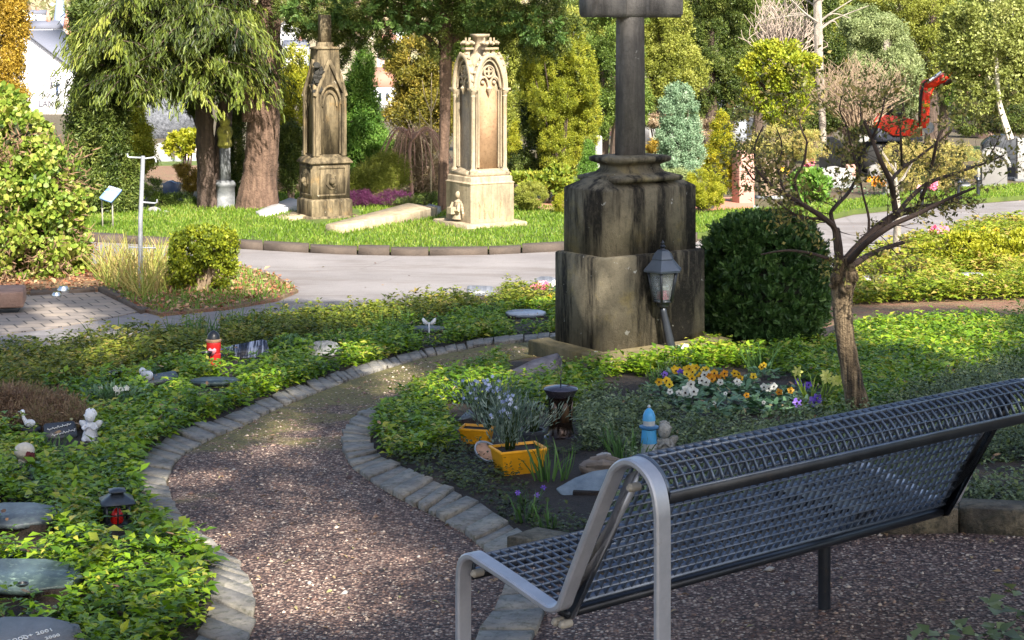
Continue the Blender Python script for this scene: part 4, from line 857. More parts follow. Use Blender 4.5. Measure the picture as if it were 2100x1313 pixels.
# dark yew overhanging the middle
Yy = G(912, 452).y+.8
t = thing('dark_yew', 'dark yew whose branches hang across the top between and above the two gothic monuments', 'tree', G(912, 440), 'big conifers on the lawn')
mb = MB(); ptube(mb, [(908, 446, 13), (909, 380, 11), (911, 300, 11), (913, 200, 12), (914, 100, 15), (912, 0, 20), (912, -100, 22)], Yy, 10, .06)
for q in ((905, 80, 760, -20), (905, 60, 690, 20), (920, 90, 1060, 10), (920, 70, 1140, 30), (905, 110, 850, 60), (905, 20, 640, 10)): ptube(mb, [(q[0], q[1], 7), ((q[0]+q[2])/2, (q[1]+q[3])/2-8, 5), (q[2], q[3], 2)], Yy, 6)
mb.build('trunk', M['bark_red'], t, smooth=True)
crown('crown', pxblobs([(640, 20, 60, 45), (610, 50, 26, 30), (700, 60, 50, 50), (740, 20, 60, 45), (690, 110, 26, 30), (820, 10, 60, 45), (850, 40, 45, 35), (920, 30, 50, 50), (985, 15, 55, 40), (1040, 40, 50, 42), (1110, 45, 55, 50), (1150, 60, 40, 45), (1085, 95, 22, 30), (900, -60, 330, 50), (905, 90, 24, 45), (770, 70, 40, 30), (960, 60, 40, 26), (1010, 75, 40, 26), (600, 10, 40, 40), (670, 60, 60, 30), (790, 100, 24, 20), (1130, 90, 30, 26)], Yy), 44000, .11, G_DK, t, 'fine', sub=.24, nsub=46, droop=.5, jit=.5)
crown('young_shoots', pxblobs([(640, 20, 62, 46, -.6), (740, 20, 60, 45, -.6), (850, 30, 60, 40, -.6), (1000, 30, 60, 45, -.6), (1110, 50, 55, 50, -.6)], Yy), 4200, .075, leaf_mat('yew_shoot', [(.04, .09, .02), (.08, .15, .03), (.15, .24, .05)], trans=.2), t, 'spray', sub=.16, nsub=26, droop=.7, asp=.8)
shrub('dark_bush', 'black green undergrowth added to darken the gap between the double trunk and the red trunk', 'bush', 28.6, [(482, 300, 14, 90), (486, 200, 16, 70), (478, 400, 12, 40), (400, 220, 14, 16)], 4200, .13, G_DK, None, 'fine')  # foliage added to keep the gap between the trunks black
# --- left foreground shrubs
shrub('golden_thuja', 'tall orange golden thuja cut off by the left edge of the picture', 'tree', 22.5, [(0, 90, 52, 130), (10, 180, 45, 60), (-20, -20, 60, 110), (30, 60, 22, 60)], 9000, .13, G_GOLD, 'garden conifers', 'fine', sub=.28, nsub=40)
t = shrub('ivy_bush', 'big rounded bush overgrown with glossy yellow green ivy at the left edge', 'bush', 19.6, [(30, 305, 66, 84, 0, .6), (8, 232, 44, 46, .3, .5), (66, 420, 96, 110, -.1, .8), (50, 510, 112, 80, -.2, .8), (140, 490, 36, 80, 0, .4), (-30, 400, 90, 170, 0, .8), (110, 545, 66, 40, 0, .4), (100, 340, 26, 50, 0, .4)], 32000, .062, G_IVY, None, 'flat', sub=.25, nsub=70, asp=.85, jit=.8, up=.1, shell=.75, stems=16, smat=plain('ivy_stem', (.3, .2, .12), .9))
bl = pxblobs([(50, 420, 96, 130, 0, .8), (60, 520, 110, 60, -.1, .8)], 19.5); crown('vines', bl, 550, .2, plain('ivy_vine', (.20, .12, .07), .9), t, 'needle', sub=.3, nsub=40, shell=.85, asp=.5)
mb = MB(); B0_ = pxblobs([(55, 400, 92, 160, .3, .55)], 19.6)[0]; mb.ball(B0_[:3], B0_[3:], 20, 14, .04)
mb.build('ivy_shade_core', rough_mat('ivy_shade', [(.012, .016, .006), (.04, .05, .015)], bump=1), t)  # dark ball inside the bush, shade between the leaves painted as colour
shrub('box_shrub', 'knee high box shrub, yellow green on top and dark below, beside the pole', 'bush', G(415, 605).y, [(415, 505, 62, 34, 0, .3), (385, 520, 34, 46, 0, .25), (455, 515, 30, 46, 0, .25), (380, 555, 30, 30, 0, .22), (450, 560, 34, 28, 0, .22)], 15000, .036, leaf_mat('box_leaf', [(.05, .08, .01), (.14, .19, .015), (.28, .32, .02), (.42, .42, .04)], trans=.3, big=2), None, 'leaf', sub=.3, nsub=34, asp=.6, stems=26, smat=plain('box_stem', (.3, .22, .14), .9))
# --- behind the monuments
def cone(x, ytop, ybot, w_, k=6): return [(x, ytop+(ybot-ytop)*(i+.5)/k, w_*(.22+.78*((i+.6)/k)**.8), (ybot-ytop)/k*.9) for i in range(k)]
shrub('green_cypress', 'bright green feathery cypress right beside the stained monument', 'tree', 30.5, cone(745, 115, 350, 48)+[(775, 330, 42, 60), (730, 250, 30, 110), (740, 370, 50, 40)], 11000, .15, G_LIME, 'garden conifers', 'fine', sub=.26, nsub=44, up=.8)
shrub('light_cypress', 'pale yellow green cypress tops between the red trunk and the stained monument', 'tree', 31, [(600, 150, 34, 45), (585, 210, 30, 60), (610, 200, 30, 60)], 3200, .14, G_YEL, 'garden conifers', 'fine', up=.7)
shrub('dark_bush', 'small dark bush half hidden behind the left side of the stained monument', 'bush', 28.5, [(600, 300, 24, 42), (592, 330, 18, 60)], 2600, .12, G_DK, None, 'fine')
shrub('dry_hedge', 'dry straw coloured shrub behind the red trunk', 'bush', 31, [(590, 370, 30, 40), (585, 340, 20, 40)], 1800, .13, G_TWIG, None, 'needle')
shrub('golden_yew', 'golden brown spreading yew left of the sunlit monument', 'tree', 35, [(860, 130, 60, 55), (890, 180, 55, 60), (850, 220, 50, 50), (900, 240, 50, 60), (870, 280, 50, 30), (840, 170, 30, 40)], 9000, .19, leaf_mat('yew_gold', [(.06, .06, .01), (.14, .14, .02), (.27, .22, .03), (.42, .30, .05)], trans=.25, big=1), 'garden conifers', 'fine', up=.4)
shrub('brown_shrub', 'rounded olive brown shrub above the purple heather', 'bush', 28.6, [(775, 370, 50, 36), (745, 385, 30, 24), (800, 350, 30, 34)], 4200, .10, G_OLV, None, 'needle')
shrub('dry_hedge', 'straw coloured tangle of dry stems left of the sunlit monument', 'bush', 30.5, [(860, 330, 44, 50), (880, 370, 36, 30), (835, 310, 24, 30)], 3000, .16, G_TWIG, None, 'needle', jit=.8)
for i, (x, w_, lab) in enumerate(((738, 24, 'small clump of purple heather below the bright green cypress'), (802, 38, 'wide clump of purple heather behind the long grave slab'))):
    shrub('heather', lab, 'flowers', 27.4+.1*i, [(x, 408, w_, 13)], 1500, .05, leaf_mat('heather_purple', [(.035, .010, .028), (.09, .018, .065), (.15, .03, .11), (.06, .035, .035)], trans=.2, big=4), 'purple heather clumps', 'needle', stems=3)
shrub('low_hedge', 'low dark green plants behind the far grave slab', 'bush', 27.2, [(860, 412, 50, 9), (890, 408, 20, 12)], 1200, .06, G_DK, None, 'fine', stems=3)
t = thing('bare_sapling', 'thin bare pale sapling with upright twigs before the golden yew', 'tree', G(884, 402)); mb = MB()
ptube(mb, [(884, 400, 2.2), (884, 300, 1.8), (884, 232, 1.5)], 29.5, 6)
for q in ((884, 232, 866, 165), (884, 232, 885, 150), (884, 232, 898, 180), (884, 300, 840, 246), (868, 330, 860, 230), (884, 262, 858, 222), (880, 340, 905, 290)): ptube(mb, [(q[0], q[1], 1.5), ((q[0]*.3+q[2]*.7), (q[1]+q[3])/2, 1.1), (q[2], q[3], .6)], 29.5, 5)
mb.build('trunk', plain('pale_bark', (.5, .4, .26), .8), t)
t = thing('weeping_shrub', 'leafless weeping shrub with pinkish arching twigs left of the sunlit monument', 'bush', G(850, 402)); mb = MB()
ptube(mb, [(845, 402, 5), (842, 360, 4.5), (840, 310, 4), (845, 282, 3)], 29, 6)
for k in range(26):
    a = random.uniform(-75, 75); ptube(mb, [(845, 290, 1.6), (845+a*.5, 272-random.uniform(0, 12), 1.3), (845+a, 305+random.uniform(-10, 25), .9), (845+a*1.15, 350+random.uniform(-10, 40), .5)], 29+random.uniform(-.6, .3), 4)
mb.build('twigs', plain('pink_bark', (.42, .25, .2), .8), t)
# --- between the sunlit monument and the cross
pl = []
for x, y0, y1, w_ in ((1080, 95, 200, 16), (1100, 80, 250, 17), (1125, 85, 330, 18), (1150, 75, 360, 20), (1180, 62, 350, 22), (1205, 100, 300, 18), (1215, 130, 260, 14), (1165, 120, 370, 20), (1140, 200, 300, 20)):
    k = int((y1-y0)/34)+1
    for i in range(k): pl.append((x+random.uniform(-3, 3), y0+(y1-y0)*(i+.5)/k, w_*(.6+.4*min(1, i/2)), 26, random.uniform(-.3, .3)))
shrub('columnar_yew', 'broad upright golden green yew with ribbed columns just left of the cross', 'tree', 29.5, pl, 24000, .085, leaf_mat('column_leaf', [(.10, .13, .01), (.20, .24, .02), (.34, .36, .03), (.5, .46, .06)], trans=.25, big=.8), 'garden conifers', 'fine', sub=.3, nsub=14, up=.9, stems=10)
shrub('yew_shade_fill', 'dark foliage put in as the shaded core and left gap of the golden columnar yew', 'tree', 30.3, [(1095, 200, 24, 90), (1105, 300, 26, 70), (1120, 350, 26, 30), (1150, 200, 40, 120)], 5000, .16, G_DK, 'garden conifers', 'fine')  # dark leaves put in for the shade in the columnar yew's gap
shrub('dwarf_conifer', 'small bright yellow cone shaped conifer right of the sunlit monument', 'bush', 33, cone(1055, 255, 322, 16, 4), 1800, .09, G_YEL, 'small clipped conifers', 'fine', up=.8)
shrub('dwarf_conifer', 'green cone shaped conifer against the left side of the cross plinth', 'bush', 28.5, cone(1207, 296, 385, 24, 5), 3600, .08, G_LIME, 'small clipped conifers', 'fine', up=.5)
shrub('dark_bush', 'low dark rounded bush at the foot of the yellow dwarf cone', 'bush', 30, [(1065, 335, 28, 20)], 1600, .1, G_DK, None, 'fine')
shrub('variegated_shrub', 'low spreading green and yellow shrub behind the brown clipped ball', 'bush', 28, [(1085, 372, 38, 16), (1125, 375, 36, 22), (1150, 365, 26, 20), (1165, 395, 24, 20)], 4200, .085, leaf_mat('variegated', [(.06, .1, .015), (.13, .2, .02), (.3, .34, .04), (.55, .5, .1)], trans=.25, big=2.5), None, 'leaf', up=.6)
shrub('clipped_ball', 'round clipped brownish green ball bush right of the sunlit monument', 'bush', 26.6, [(1088, 401, 32, 24)], 4200, .055, G_OLV, 'clipped balls by the lawn', 'fine', sub=.2, nsub=60, shell=.85)
shrub('clipped_ball', 'small bright yellow ball bush touching the left edge of the cross plinth', 'bush', 26.2, [(1158, 417, 22, 19)], 2400, .05, G_YEL, 'clipped balls by the lawn', 'fine', sub=.2, nsub=40, shell=.8)
# --- clipped yew by the cross
t = thing('clipped_yew', 'waist high dark green clipped yew drum standing right of the stone cross', 'bush', G(1568, 702))
Yb = G(1568, 702).y; bl = []
for a in range(0, 360, 30):
    for y, rr in ((482, 68), (515, 88), (560, 98), (610, 100), (650, 96), (685, 80)): bl.append((1567+math.cos(R(a))*rr, y, 38, 30, math.sin(R(a))*.0033*rr, .15))
bl += [(1567, 462, 70, 22, 0, .28), (1540, 455, 40, 16, 0, .2), (1600, 458, 40, 16, 0, .2)]
crown('foliage', pxblobs(bl, Yb), 52000, .052, leaf_mat('clipped_leaf', [(.012, .035, .010), (.028, .07, .018), (.055, .12, .028), (.11, .19, .05)], trans=.12, big=2.5), t, 'spray', sub=.3, nsub=30, up=.9, asp=.9, shell=.6)
mb = MB(); c = P(1565, 590, Yb); mb.lathe([(.20, -.38), (.33, -.3), (.37, 0), (.33, .25), (.15, .38)], tuple(c), 18); mb.build('yew_shade_core', rough_mat('yew_shade', [(.006, .008, .005), (.02, .025, .012)], bump=1), t)  # near-black body inside, its colour stands for shade deep in the yew
# --- right of the cross
shrub('blue_juniper', 'upright silvery blue green juniper right behind the cross', 'tree', 27.5, [(1395, 200, 22, 28), (1375, 235, 20, 36), (1410, 235, 24, 40), (1385, 290, 32, 46), (1412, 300, 26, 46), (1395, 345, 40, 34), (1360, 340, 22, 26)], 9000, .105, G_BLUE, 'garden conifers', 'fine', up=.8, sub=.24, nsub=40)
shrub('yellow_conifer', 'bright yellow tipped conical conifer right of the blue juniper', 'tree', 28.5, cone(1480, 236, 330, 30, 5)+[(1478, 345, 32, 34), (1500, 370, 26, 30), (1462, 350, 20, 26)], 6000, .095, leaf_mat('yellow_tip', [(.08, .12, .01), (.2, .24, .015), (.42, .38, .02), (.6, .5, .03)], trans=.3, big=.7), 'garden conifers', 'fine', up=.6)
shrub('clipped_ball', 'large yellow green ball shrub at the foot of the yellow tipped conifer', 'bush', 26.3, [(1446, 384, 34, 38), (1425, 400, 20, 20), (1470, 395, 18, 24)], 4800, .065, G_YEL, 'clipped balls by the lawn', 'fine', sub=.22, nsub=40)
shrub('olive_shrub', 'grey green feathery shrub at the right corner of the cross plinth', 'bush', 26.8, [(1385, 375, 34, 22), (1350, 370, 18, 14)], 2600, .09, G_PALE, None, 'fine')
shrub('heath_hedge', 'low rust brown heather hedge far behind the cross shaft', 'bush', 42, [(1355, 248, 26, 14)], 900, .14, G_TWIG, 'low brown hedges', 'fine')
shrub('heath_hedge', 'low tan hedge between the blue juniper and the yellow tipped conifer', 'bush', 40, [(1450, 262, 44, 15)], 1200, .14, G_TWIG, 'low brown hedges', 'fine')
shrub('heath_hedge', 'orange tinged low hedge at the right edge of the cross shaft foot', 'bush', 31, [(1345, 305, 16, 16)], 700, .10, G_GOLD, 'low brown hedges', 'fine')
shrub('flowering_shrub', 'pale yellow brown airy shrub behind the left half of the pruned tree', 'bush', 33, [(1600, 290, 60, 30), (1570, 320, 40, 24), (1650, 300, 40, 30)], 3000, .09, leaf_mat('straw_leaf', [(.3, .22, .08), (.45, .36, .12), (.4, .42, .1), (.6, .48, .2)], trans=.3), None, 'fine')
shrub('flowering_shrub', 'yellow and tan shrub behind the right half of the pruned tree', 'bush', 31, [(1850, 330, 50, 36), (1920, 330, 50, 40), (1985, 330, 30, 30), (1880, 370, 60, 20)], 5000, .09, leaf_mat('straw_leaf2', [(.25, .2, .06), (.38, .36, .1), (.5, .42, .14), (.55, .36, .16)], trans=.3), None, 'fine')
shrub('green_bush', 'leafy light green bush left of the white grave by the pruned tree', 'bush', 29, [(1665, 385, 34, 26), (1650, 370, 22, 18)], 2400, .085, G_LIME, None, 'leaf')
# --- the wood behind, right of the monuments
TR = [  # px blobs, depth, n, leaf size, mat, shape, label, trunk px
 ([(1040, 60, 70, 60), (1010, 140, 60, 60), (1060, 200, 50, 60), (1030, 260, 40, 40), (1240, 140, 40, 90), (1220, 60, 60, 60)], 44, 9000, .26, G_OLV, 'fine', 'olive green tree seen behind the sunlit monument and the columnar yew', (1230, 250)),
 ([(1260, 60, 60, 70), (1250, 160, 50, 60), (1230, 230, 40, 40), (1290, 200, 40, 50)], 40, 7000, .22, G_MID, 'fine', 'mid green tree directly left of the cross shaft', (1262, 262)),
 ([(1370, 60, 50, 80), (1350, 150, 48, 60), (1400, 130, 50, 60), (1340, 10, 50, 60)], 42, 9000, .22, G_OLV, 'fine', 'light olive green tree directly right of the cross shaft', (1352, 262)),
 ([(1470, 80, 60, 90), (1440, 160, 50, 50), (1510, 150, 45, 70), (1480, -20, 80, 60), (1500, 215, 40, 30)], 44, 12000, .22, G_DK, 'fine', 'broad dark green yew to the right of the stone cross', (1452, 262)),
 ([(1600, 130, 64, 46), (1570, 180, 44, 50), (1625, 190, 46, 56), (1600, 225, 50, 34)], 36, 26000, .085, leaf_mat('holly', [(.10, .15, .01), (.20, .26, .015), (.36, .38, .03), (.5, .48, .06)], trans=.25, big=.8), 'leaf', 'round yellow green holly in front of the dark wood', (1600, 270)),
 ([(1700, 60, 50, 90), (1650, 20, 50, 60), (1720, 160, 40, 50), (1560, 30, 60, 60)], 48, 8500, .25, G_DK, 'fine', 'dark tree in the wood behind the tall bare grey trunk', (1690, 262)),
 ([(1800, 90, 64, 60), (1830, 150, 60, 50), (1780, 50, 50, 40), (1850, 200, 40, 40)], 43, 8500, .22, G_PALE, 'fine', 'pale feathery green conifer above the raised digger arm', (1815, 270)),
 ([(1900, 40, 50, 60), (1920, 120, 40, 60), (1880, 170, 30, 40), (1840, 0, 60, 40)], 47, 8000, .24, G_OLV, 'fine', 'olive tree behind the digger arm, between the pale conifer and the right hand tree', (1905, 270)),
 ([(2040, 40, 90, 90), (1990, 110, 60, 60), (2060, 150, 70, 70), (2010, 200, 50, 40), (2100, 80, 60, 100)], 36, 32000, .09, leaf_mat('willow', [(.12, .15, .03), (.22, .26, .06), (.34, .38, .11), (.5, .5, .2)], trans=.3, big=.7), 'leaf', 'large fine leaved olive green tree with a leaning pale trunk at the right edge', None),
 ([(2060, 235, 60, 30), (1990, 250, 40, 24), (2110, 225, 30, 40), (2020, 215, 60, 20)], 42, 4200, .2, G_DK, 'fine', 'dark shaded bush low under the leaning pale trunk', (2050, 285)),
 ([(1740, 235, 60, 34), (1790, 245, 50, 26), (1690, 240, 40, 30), (1640, 262, 60, 20)], 40, 4200, .19, G_DK, 'fine', 'dark evergreen hedge behind the crown of the pruned tree', (1740, 290)),
 ([(1390, 235, 60, 30), (1330, 225, 40, 36), (1430, 225, 40, 26)], 50, 3600, .24, G_DK, 'fine', 'dark undergrowth in the hollow below the trees right of the cross', (1400, 262)),
 ([(980, 60, 70, 80), (940, 150, 50, 60), (1010, 190, 50, 60)], 55, 5000, .3, G_MID, 'fine', 'green tree far behind the top of the sunlit monument', (975, 240)),
 ([(1150, 40, 80, 80), (1130, 150, 60, 80), (1200, 200, 50, 50)], 56, 6000, .3, G_DK, 'fine', 'dark tree in the wood behind the columnar yew', (1150, 240)),
 ([(1300, 50, 80, 90), (1310, 150, 70, 60)], 57, 6000, .3, G_DK, 'fine', 'dark tree in the wood hidden mostly by the cross shaft', (1300, 240)),
 ([(1420, 40, 80, 90), (1400, 140, 60, 60)], 58, 6000, .3, G_MID, 'fine', 'mid green tree in the second row behind the light olive one', (1410, 240)),
 ([(1560, 60, 80, 90), (1540, 150, 60, 70)], 58, 6500, .3, G_MID, 'fine', 'mid green tree in the second row above the round holly', (1550, 240)),
 ([(1680, 60, 80, 100), (1660, 170, 60, 60)], 59, 6500, .3, G_OLV, 'fine', 'olive tree in the second row behind the tall bare trunk', (1670, 240)),
 ([(1800, 60, 90, 100), (1780, 170, 70, 60)], 59, 7000, .3, G_DK, 'fine', 'dark tree in the second row behind the pale feathery conifer', (1790, 240)),
 ([(1940, 60, 90, 100), (1920, 170, 60, 60)], 58, 7000, .3, G_MID, 'fine', 'mid green tree in the second row behind the digger arm', (1930, 240)),
 ([(2080, 60, 90, 100), (2100, 170, 60, 60)], 57, 6500, .3, G_DK, 'fine', 'dark tree in the second row at the right edge', (2080, 240)),
]
for bl_, Y_, n_, ls, mt, shp, lab, tp in TR:
    bl3 = pxblobs(fray(bl_, 5), Y_); n_ = int(n_*1.5); ls *= .8; bx = np.mean([b[0] for b in bl3]); 
    if tp is None: base = G(2078, 282)
    else: base = P(tp[0], tp[1], Y_); 
    zt_ = float(gz(base.x, Y_)); t = thing('tree', lab, 'tree', (base.x, Y_, zt_), 'trees of the wood behind the graves')
    crown('crown', bl3, n_, ls, mt, t, shp, sub=.26, nsub=40, up=.3)
    mb = MB()
    if tp is None:
        ptube(mb, [(2072, 285, 8), (2060, 250, 7), (2050, 215, 6), (2046, 180, 5), (2040, 80, 4)], Y_-.3, 8); mb.build('trunk', plain('pale_bark', (.6, .55, .45), .8), t, smooth=True)
    else:
        top = P(tp[0]+random.uniform(-10, 10), max(-60, min(q_[1]-q_[3]*.3 for q_ in bl_)), Y_); mb.tube([(base.x, Y_, zt_-.1), (base.x+.1, Y_, zt_+1.2), tuple(base.lerp(top, .6)), tuple(top)], [.2, .16, .12, .06], 8)
        for k in range(5):
            b = random.choice(bl3); s0 = base.lerp(top, random.uniform(.15, .5)); mb.tube([s0, Vector(b[:3])], [.07, .02], 6)
        mb.build('trunk', M['bark_grey'] if Y_ == 43 else M['bark_dark'], t, smooth=True)
t = thing('bare_tree', 'tall bare tree with a straight grey trunk in front of the dark wood', 'tree', G(1680, 290)); mb = MB()
ptube(mb, [(1688, 290, 7), (1684, 200, 8), (1680, 140, 9), (1678, 80, 9), (1676, 0, 9), (1674, -120, 8)], 37, 9)
for k in range(22):
    y = random.uniform(-100, 70); sx = random.choice((-1, 1)); ptube(mb, [(1677, y, 2.4), (1677+sx*30, y-22, 1.6), (1677+sx*random.uniform(40, 110), y-random.uniform(10, 70), .7)], 37+random.uniform(-.6, .6), 5)
mb.build('trunk', M['bark_grey'], t, smooth=True)
def twiggy(name, lab, cx, by, Y, n, hw, h_, mat, r=1.2, group=None):
    t = thing(name, lab, 'bush', G(cx, by)); mb = MB()
    for k in range(n):
        a = random.uniform(-1, 1); x1 = cx+a*hw; d = random.uniform(-.7, .7); hh = h_*random.uniform(.6, 1)*(1-.35*a*a)
        ptube(mb, [(cx+a*hw*.25, by, r*1.6, d*.4), (cx+a*hw*.5+random.uniform(-14, 14), by-hh*.4, r*1.2, d*.7), (x1+random.uniform(-22, 22), by-hh*.75, r*.8, d), (x1+random.uniform(-30, 30), by-hh, r*.4, d)], Y, 4)
        for q in range(3): u = random.uniform(.4, .9); bx_ = cx+a*hw*(.25+.75*u); byy = by-hh*u; ptube(mb, [(bx_, byy, r*.7, d), (bx_+random.uniform(-16, 16), byy-random.uniform(12, 34), r*.35, d)], Y, 3)
    mb.build('twigs', mat, t); return t
twiggy('bare_shrub', 'wide leafless beige shrub with a haze of pinkish twigs above the pruned tree', 1762, 262, 37, 130, 96, 160, plain('beige_twig', (.34, .25, .17), .9), .7)
twiggy('bare_shrub', 'leafless pale twigs at the top edge left of the tall bare trunk', 1610, 150, 38, 90, 70, 170, plain('grey_twig', (.42, .34, .28), .9), 1.1)

# ================================================================ THE PRUNED TREE
Yp = 9.1; base = G(1770, 868); t = thing('pruned_tree', 'small pruned tree with a knobbly grafted trunk and wide dark twiggy crown', 'tree', base)
M['twig'] = rough_mat('dark_twig', [(.035, .022, .018), (.085, .055, .042)], scale=9, bump=.5)
bark2 = rough_mat('ridged_bark', [(.025, .018, .012), (.13, .09, .05), (.30, .22, .13)], scale=6, stretch=(7, 7, .45), bump=1, bdist=.04, bscale=30, lo=.38, hi=.62)
mb = MB(); ptube(mb, [(1776, 880, 31), (1766, 855, 26), (1752, 800, 22), (1741, 740, 20), (1733, 690, 19), (1728, 640, 20), (1727, 605, 22), (1729, 580, 26), (1731, 562, 27), (1730, 545, 22), (1728, 528, 19)], Yp, 14, .05)
s_ = mpp(Yp)
for x, y, r, d in ((1714, 572, 12, -.05), (1748, 567, 14, -.04), (1733, 592, 11, -.07), (1745, 548, 9, -.05), (1716, 548, 9, -.04), (1708, 585, 8, -.03)): mb.ball(P(x, y, Yp+d), r*s_, 10, 7, .12)
mb.build('trunk', bark2, t, smooth=True)
mb = MB(); tips = []
LIMBS = [[(1722, 540, 11), (1716, 500, 9), (1711, 468, 8), (1690, 448, 7.5, -.1), (1655, 425, 6.5, -.2), (1610, 398, 5, -.3), (1575, 375, 4, -.35), (1550, 345, 3, -.4)],
 [(1712, 468, 6), (1704, 440, 5.5), (1712, 425, 5), (1740, 395, 4.5, .2), (1762, 355, 4, .3), (1775, 318, 3, .4)],
 [(1724, 535, 9), (1722, 500, 7), (1718, 470, 6, .1)],
 [(1732, 540, 14), (1760, 508, 13), (1800, 468, 12), (1840, 440, 10, .1), (1885, 428, 8, .2), (1930, 418, 6.5, .2), (1972, 405, 4, .3)],
 [(1735, 545, 9), (1775, 500, 8, -.2), (1830, 462, 7, -.3), (1880, 440, 6, -.35), (1940, 410, 4.5, -.4), (2000, 385, 3, -.5)],
 [(1742, 548, 9), (1785, 522, 7.5, .2), (1825, 506, 6.5, .3), (1855, 497, 5, .35)],
 [(1838, 442, 9, .1), (1832, 405, 8, .1), (1826, 372, 7), (1806, 330, 6, -.1), (1788, 285, 5, -.1), (1772, 248, 4, -.1)],
 [(1840, 440, 7), (1868, 405, 6, .2), (1905, 375, 5.5, .3), (1960, 355, 4.5, .4), (2020, 335, 3, .5), (2060, 318, 2, .5)],
 [(1880, 430, 6, .2), (1898, 385, 5, .1), (1912, 335, 4.5), (1922, 290, 4, -.1), (1935, 262, 3.2, -.1)],
 [(1826, 372, 5), (1850, 345, 4.2, .2), (1880, 325, 3.6, .3), (1925, 290, 3, .4), (1950, 270, 2.4, .4)],
 [(1718, 538, 6), (1690, 528, 4.5, -.1), (1655, 518, 3.6, -.1), (1610, 514, 2.8, -.2), (1560, 522, 1.6, -.2)],
 [(1640, 412, 4.5), (1630, 370, 4), (1648, 335, 3.2), (1655, 290, 2.4)],
 [(1575, 375, 3), (1545, 368, 2.4), (1528, 340, 1.6)],
 [(1762, 355, 3.2), (1745, 300, 2.6), (1738, 262, 2)],
 [(1850, 345, 3.5, .2), (1848, 300, 3), (1846, 250, 2.2)],
 [(1690, 448, 4), (1640, 445, 3), (1590, 412, 2.4), (1556, 398, 1.5)],
 [(1778, 500, 4), (1782, 450, 3.4), (1770, 400, 2.6), (1765, 372, 2)],
 [(1550, 345, 3, -.4), (1548, 300, 2.4, -.4), (1566, 258, 1.8, -.4)], [(1655, 290, 2.6), (1640, 248, 2), (1664, 208, 1.4)], [(1775, 318, 3, .4), (1768, 262, 2.4, .3), (1764, 208, 1.6, .3)], [(1788, 285, 3.4, -.1), (1806, 240, 2.6, -.2), (1815, 200, 1.6, -.2)],
 [(1846, 250, 2.4), (1852, 212, 1.6)], [(2020, 335, 2.4, .5), (2046, 290, 1.8, .5), (2050, 262, 1.2, .5)], [(1738, 262, 2.4), (1722, 225, 1.8), (1728, 195, 1.2)], [(1610, 398, 3.4, -.3), (1596, 350, 2.6, -.2), (1604, 300, 2, -.2), (1592, 262, 1.4, -.2)]]
for lm in LIMBS:
    lm = [(q[0], q[1], q[2]*.8, *q[3:]) for q in lm]
    ptube(mb, lm, Yp, 8, .06); k = len(lm)
    for i in range(1, k): 
        for u in (0, .5): a, b_ = lm[i-1], lm[i]; tips.append((a[0]+(b_[0]-a[0])*u, a[1]+(b_[1]-a[1])*u, (a[2]+b_[2])/2, (a[3] if len(a) > 3 else 0), i/k))
mb.build('limbs', M['twig'], t, smooth=True)
mb = MB(); LP = []; cx0, cy0 = 1790, 330
def twig(x, y, r, d, ang, ln, depth):
    n_ = 3; pts = [(x, y, r, d)]; a = ang; dd = d; 
    for i in range(n_):
        a += random.uniform(-.35, .35); x += math.cos(a)*ln/n_; y -= math.sin(a)*ln/n_*.85; dd += random.uniform(-.09, .09); pts.append((x, y, max(r*(1-.25*(i+1)), .38), dd))
    mb.tube([P(p[0], p[1], Yp+p[3]) for p in pts], [p[2]*s_*.85 for p in pts], 4, caps=False)
    if depth > 0:
        for _ in range(random.choice((1, 2, 2, 3))):
            q = random.choice(pts[1:]); twig(q[0], q[1], r*.62, q[3], a+random.choice((-1, 1))*random.uniform(.3, .9), ln*random.uniform(.5, .85), depth-1)
    if depth <= 1:
        for q in pts[1:]: LP.append(P(q[0]+random.uniform(-2, 2), q[1]+random.uniform(-2, 2), Yp+q[3]))
for x, y, r, d, u in tips:
    if 1870 < x < 1960 and y < 300 and random.random() < .6: continue
    if y > 470 or u < .25: 
        if random.random() < .75: continue
    out = math.atan2(-(y-460), (x-1740)*.7); out = out*.65+1.57*.35
    for _ in range(2 if u > .7 else 1): twig(x, y, min(r*.36, 1.6), d, out+random.uniform(-.9, .9), random.uniform(45, 62) if y > 340 else random.uniform(55, 92), 2)
mb.build('twigs', M['twig'], t)
LPa = np.array([tuple(p) for p in LP]); LPa = np.repeat(LPa, 2, 0)+rng.normal(0, .012, (len(LP)*2, 3)); keep = rng.uniform(0, 1, len(LPa)) < .8; LPa = LPa[keep]; n_ = len(LPa)
leaves('buds', LPa, rdir(n_)+[0, 0, .5], rdir(n_), rng.uniform(.018, .04, n_), rng.uniform(.010, .02, n_), rng.uniform(0, 1, n_), leaf_mat('bud', [(.07, .08, .02), (.17, .18, .045), (.32, .30, .09), (.45, .33, .12)], trans=.3), t, shape='leaf')
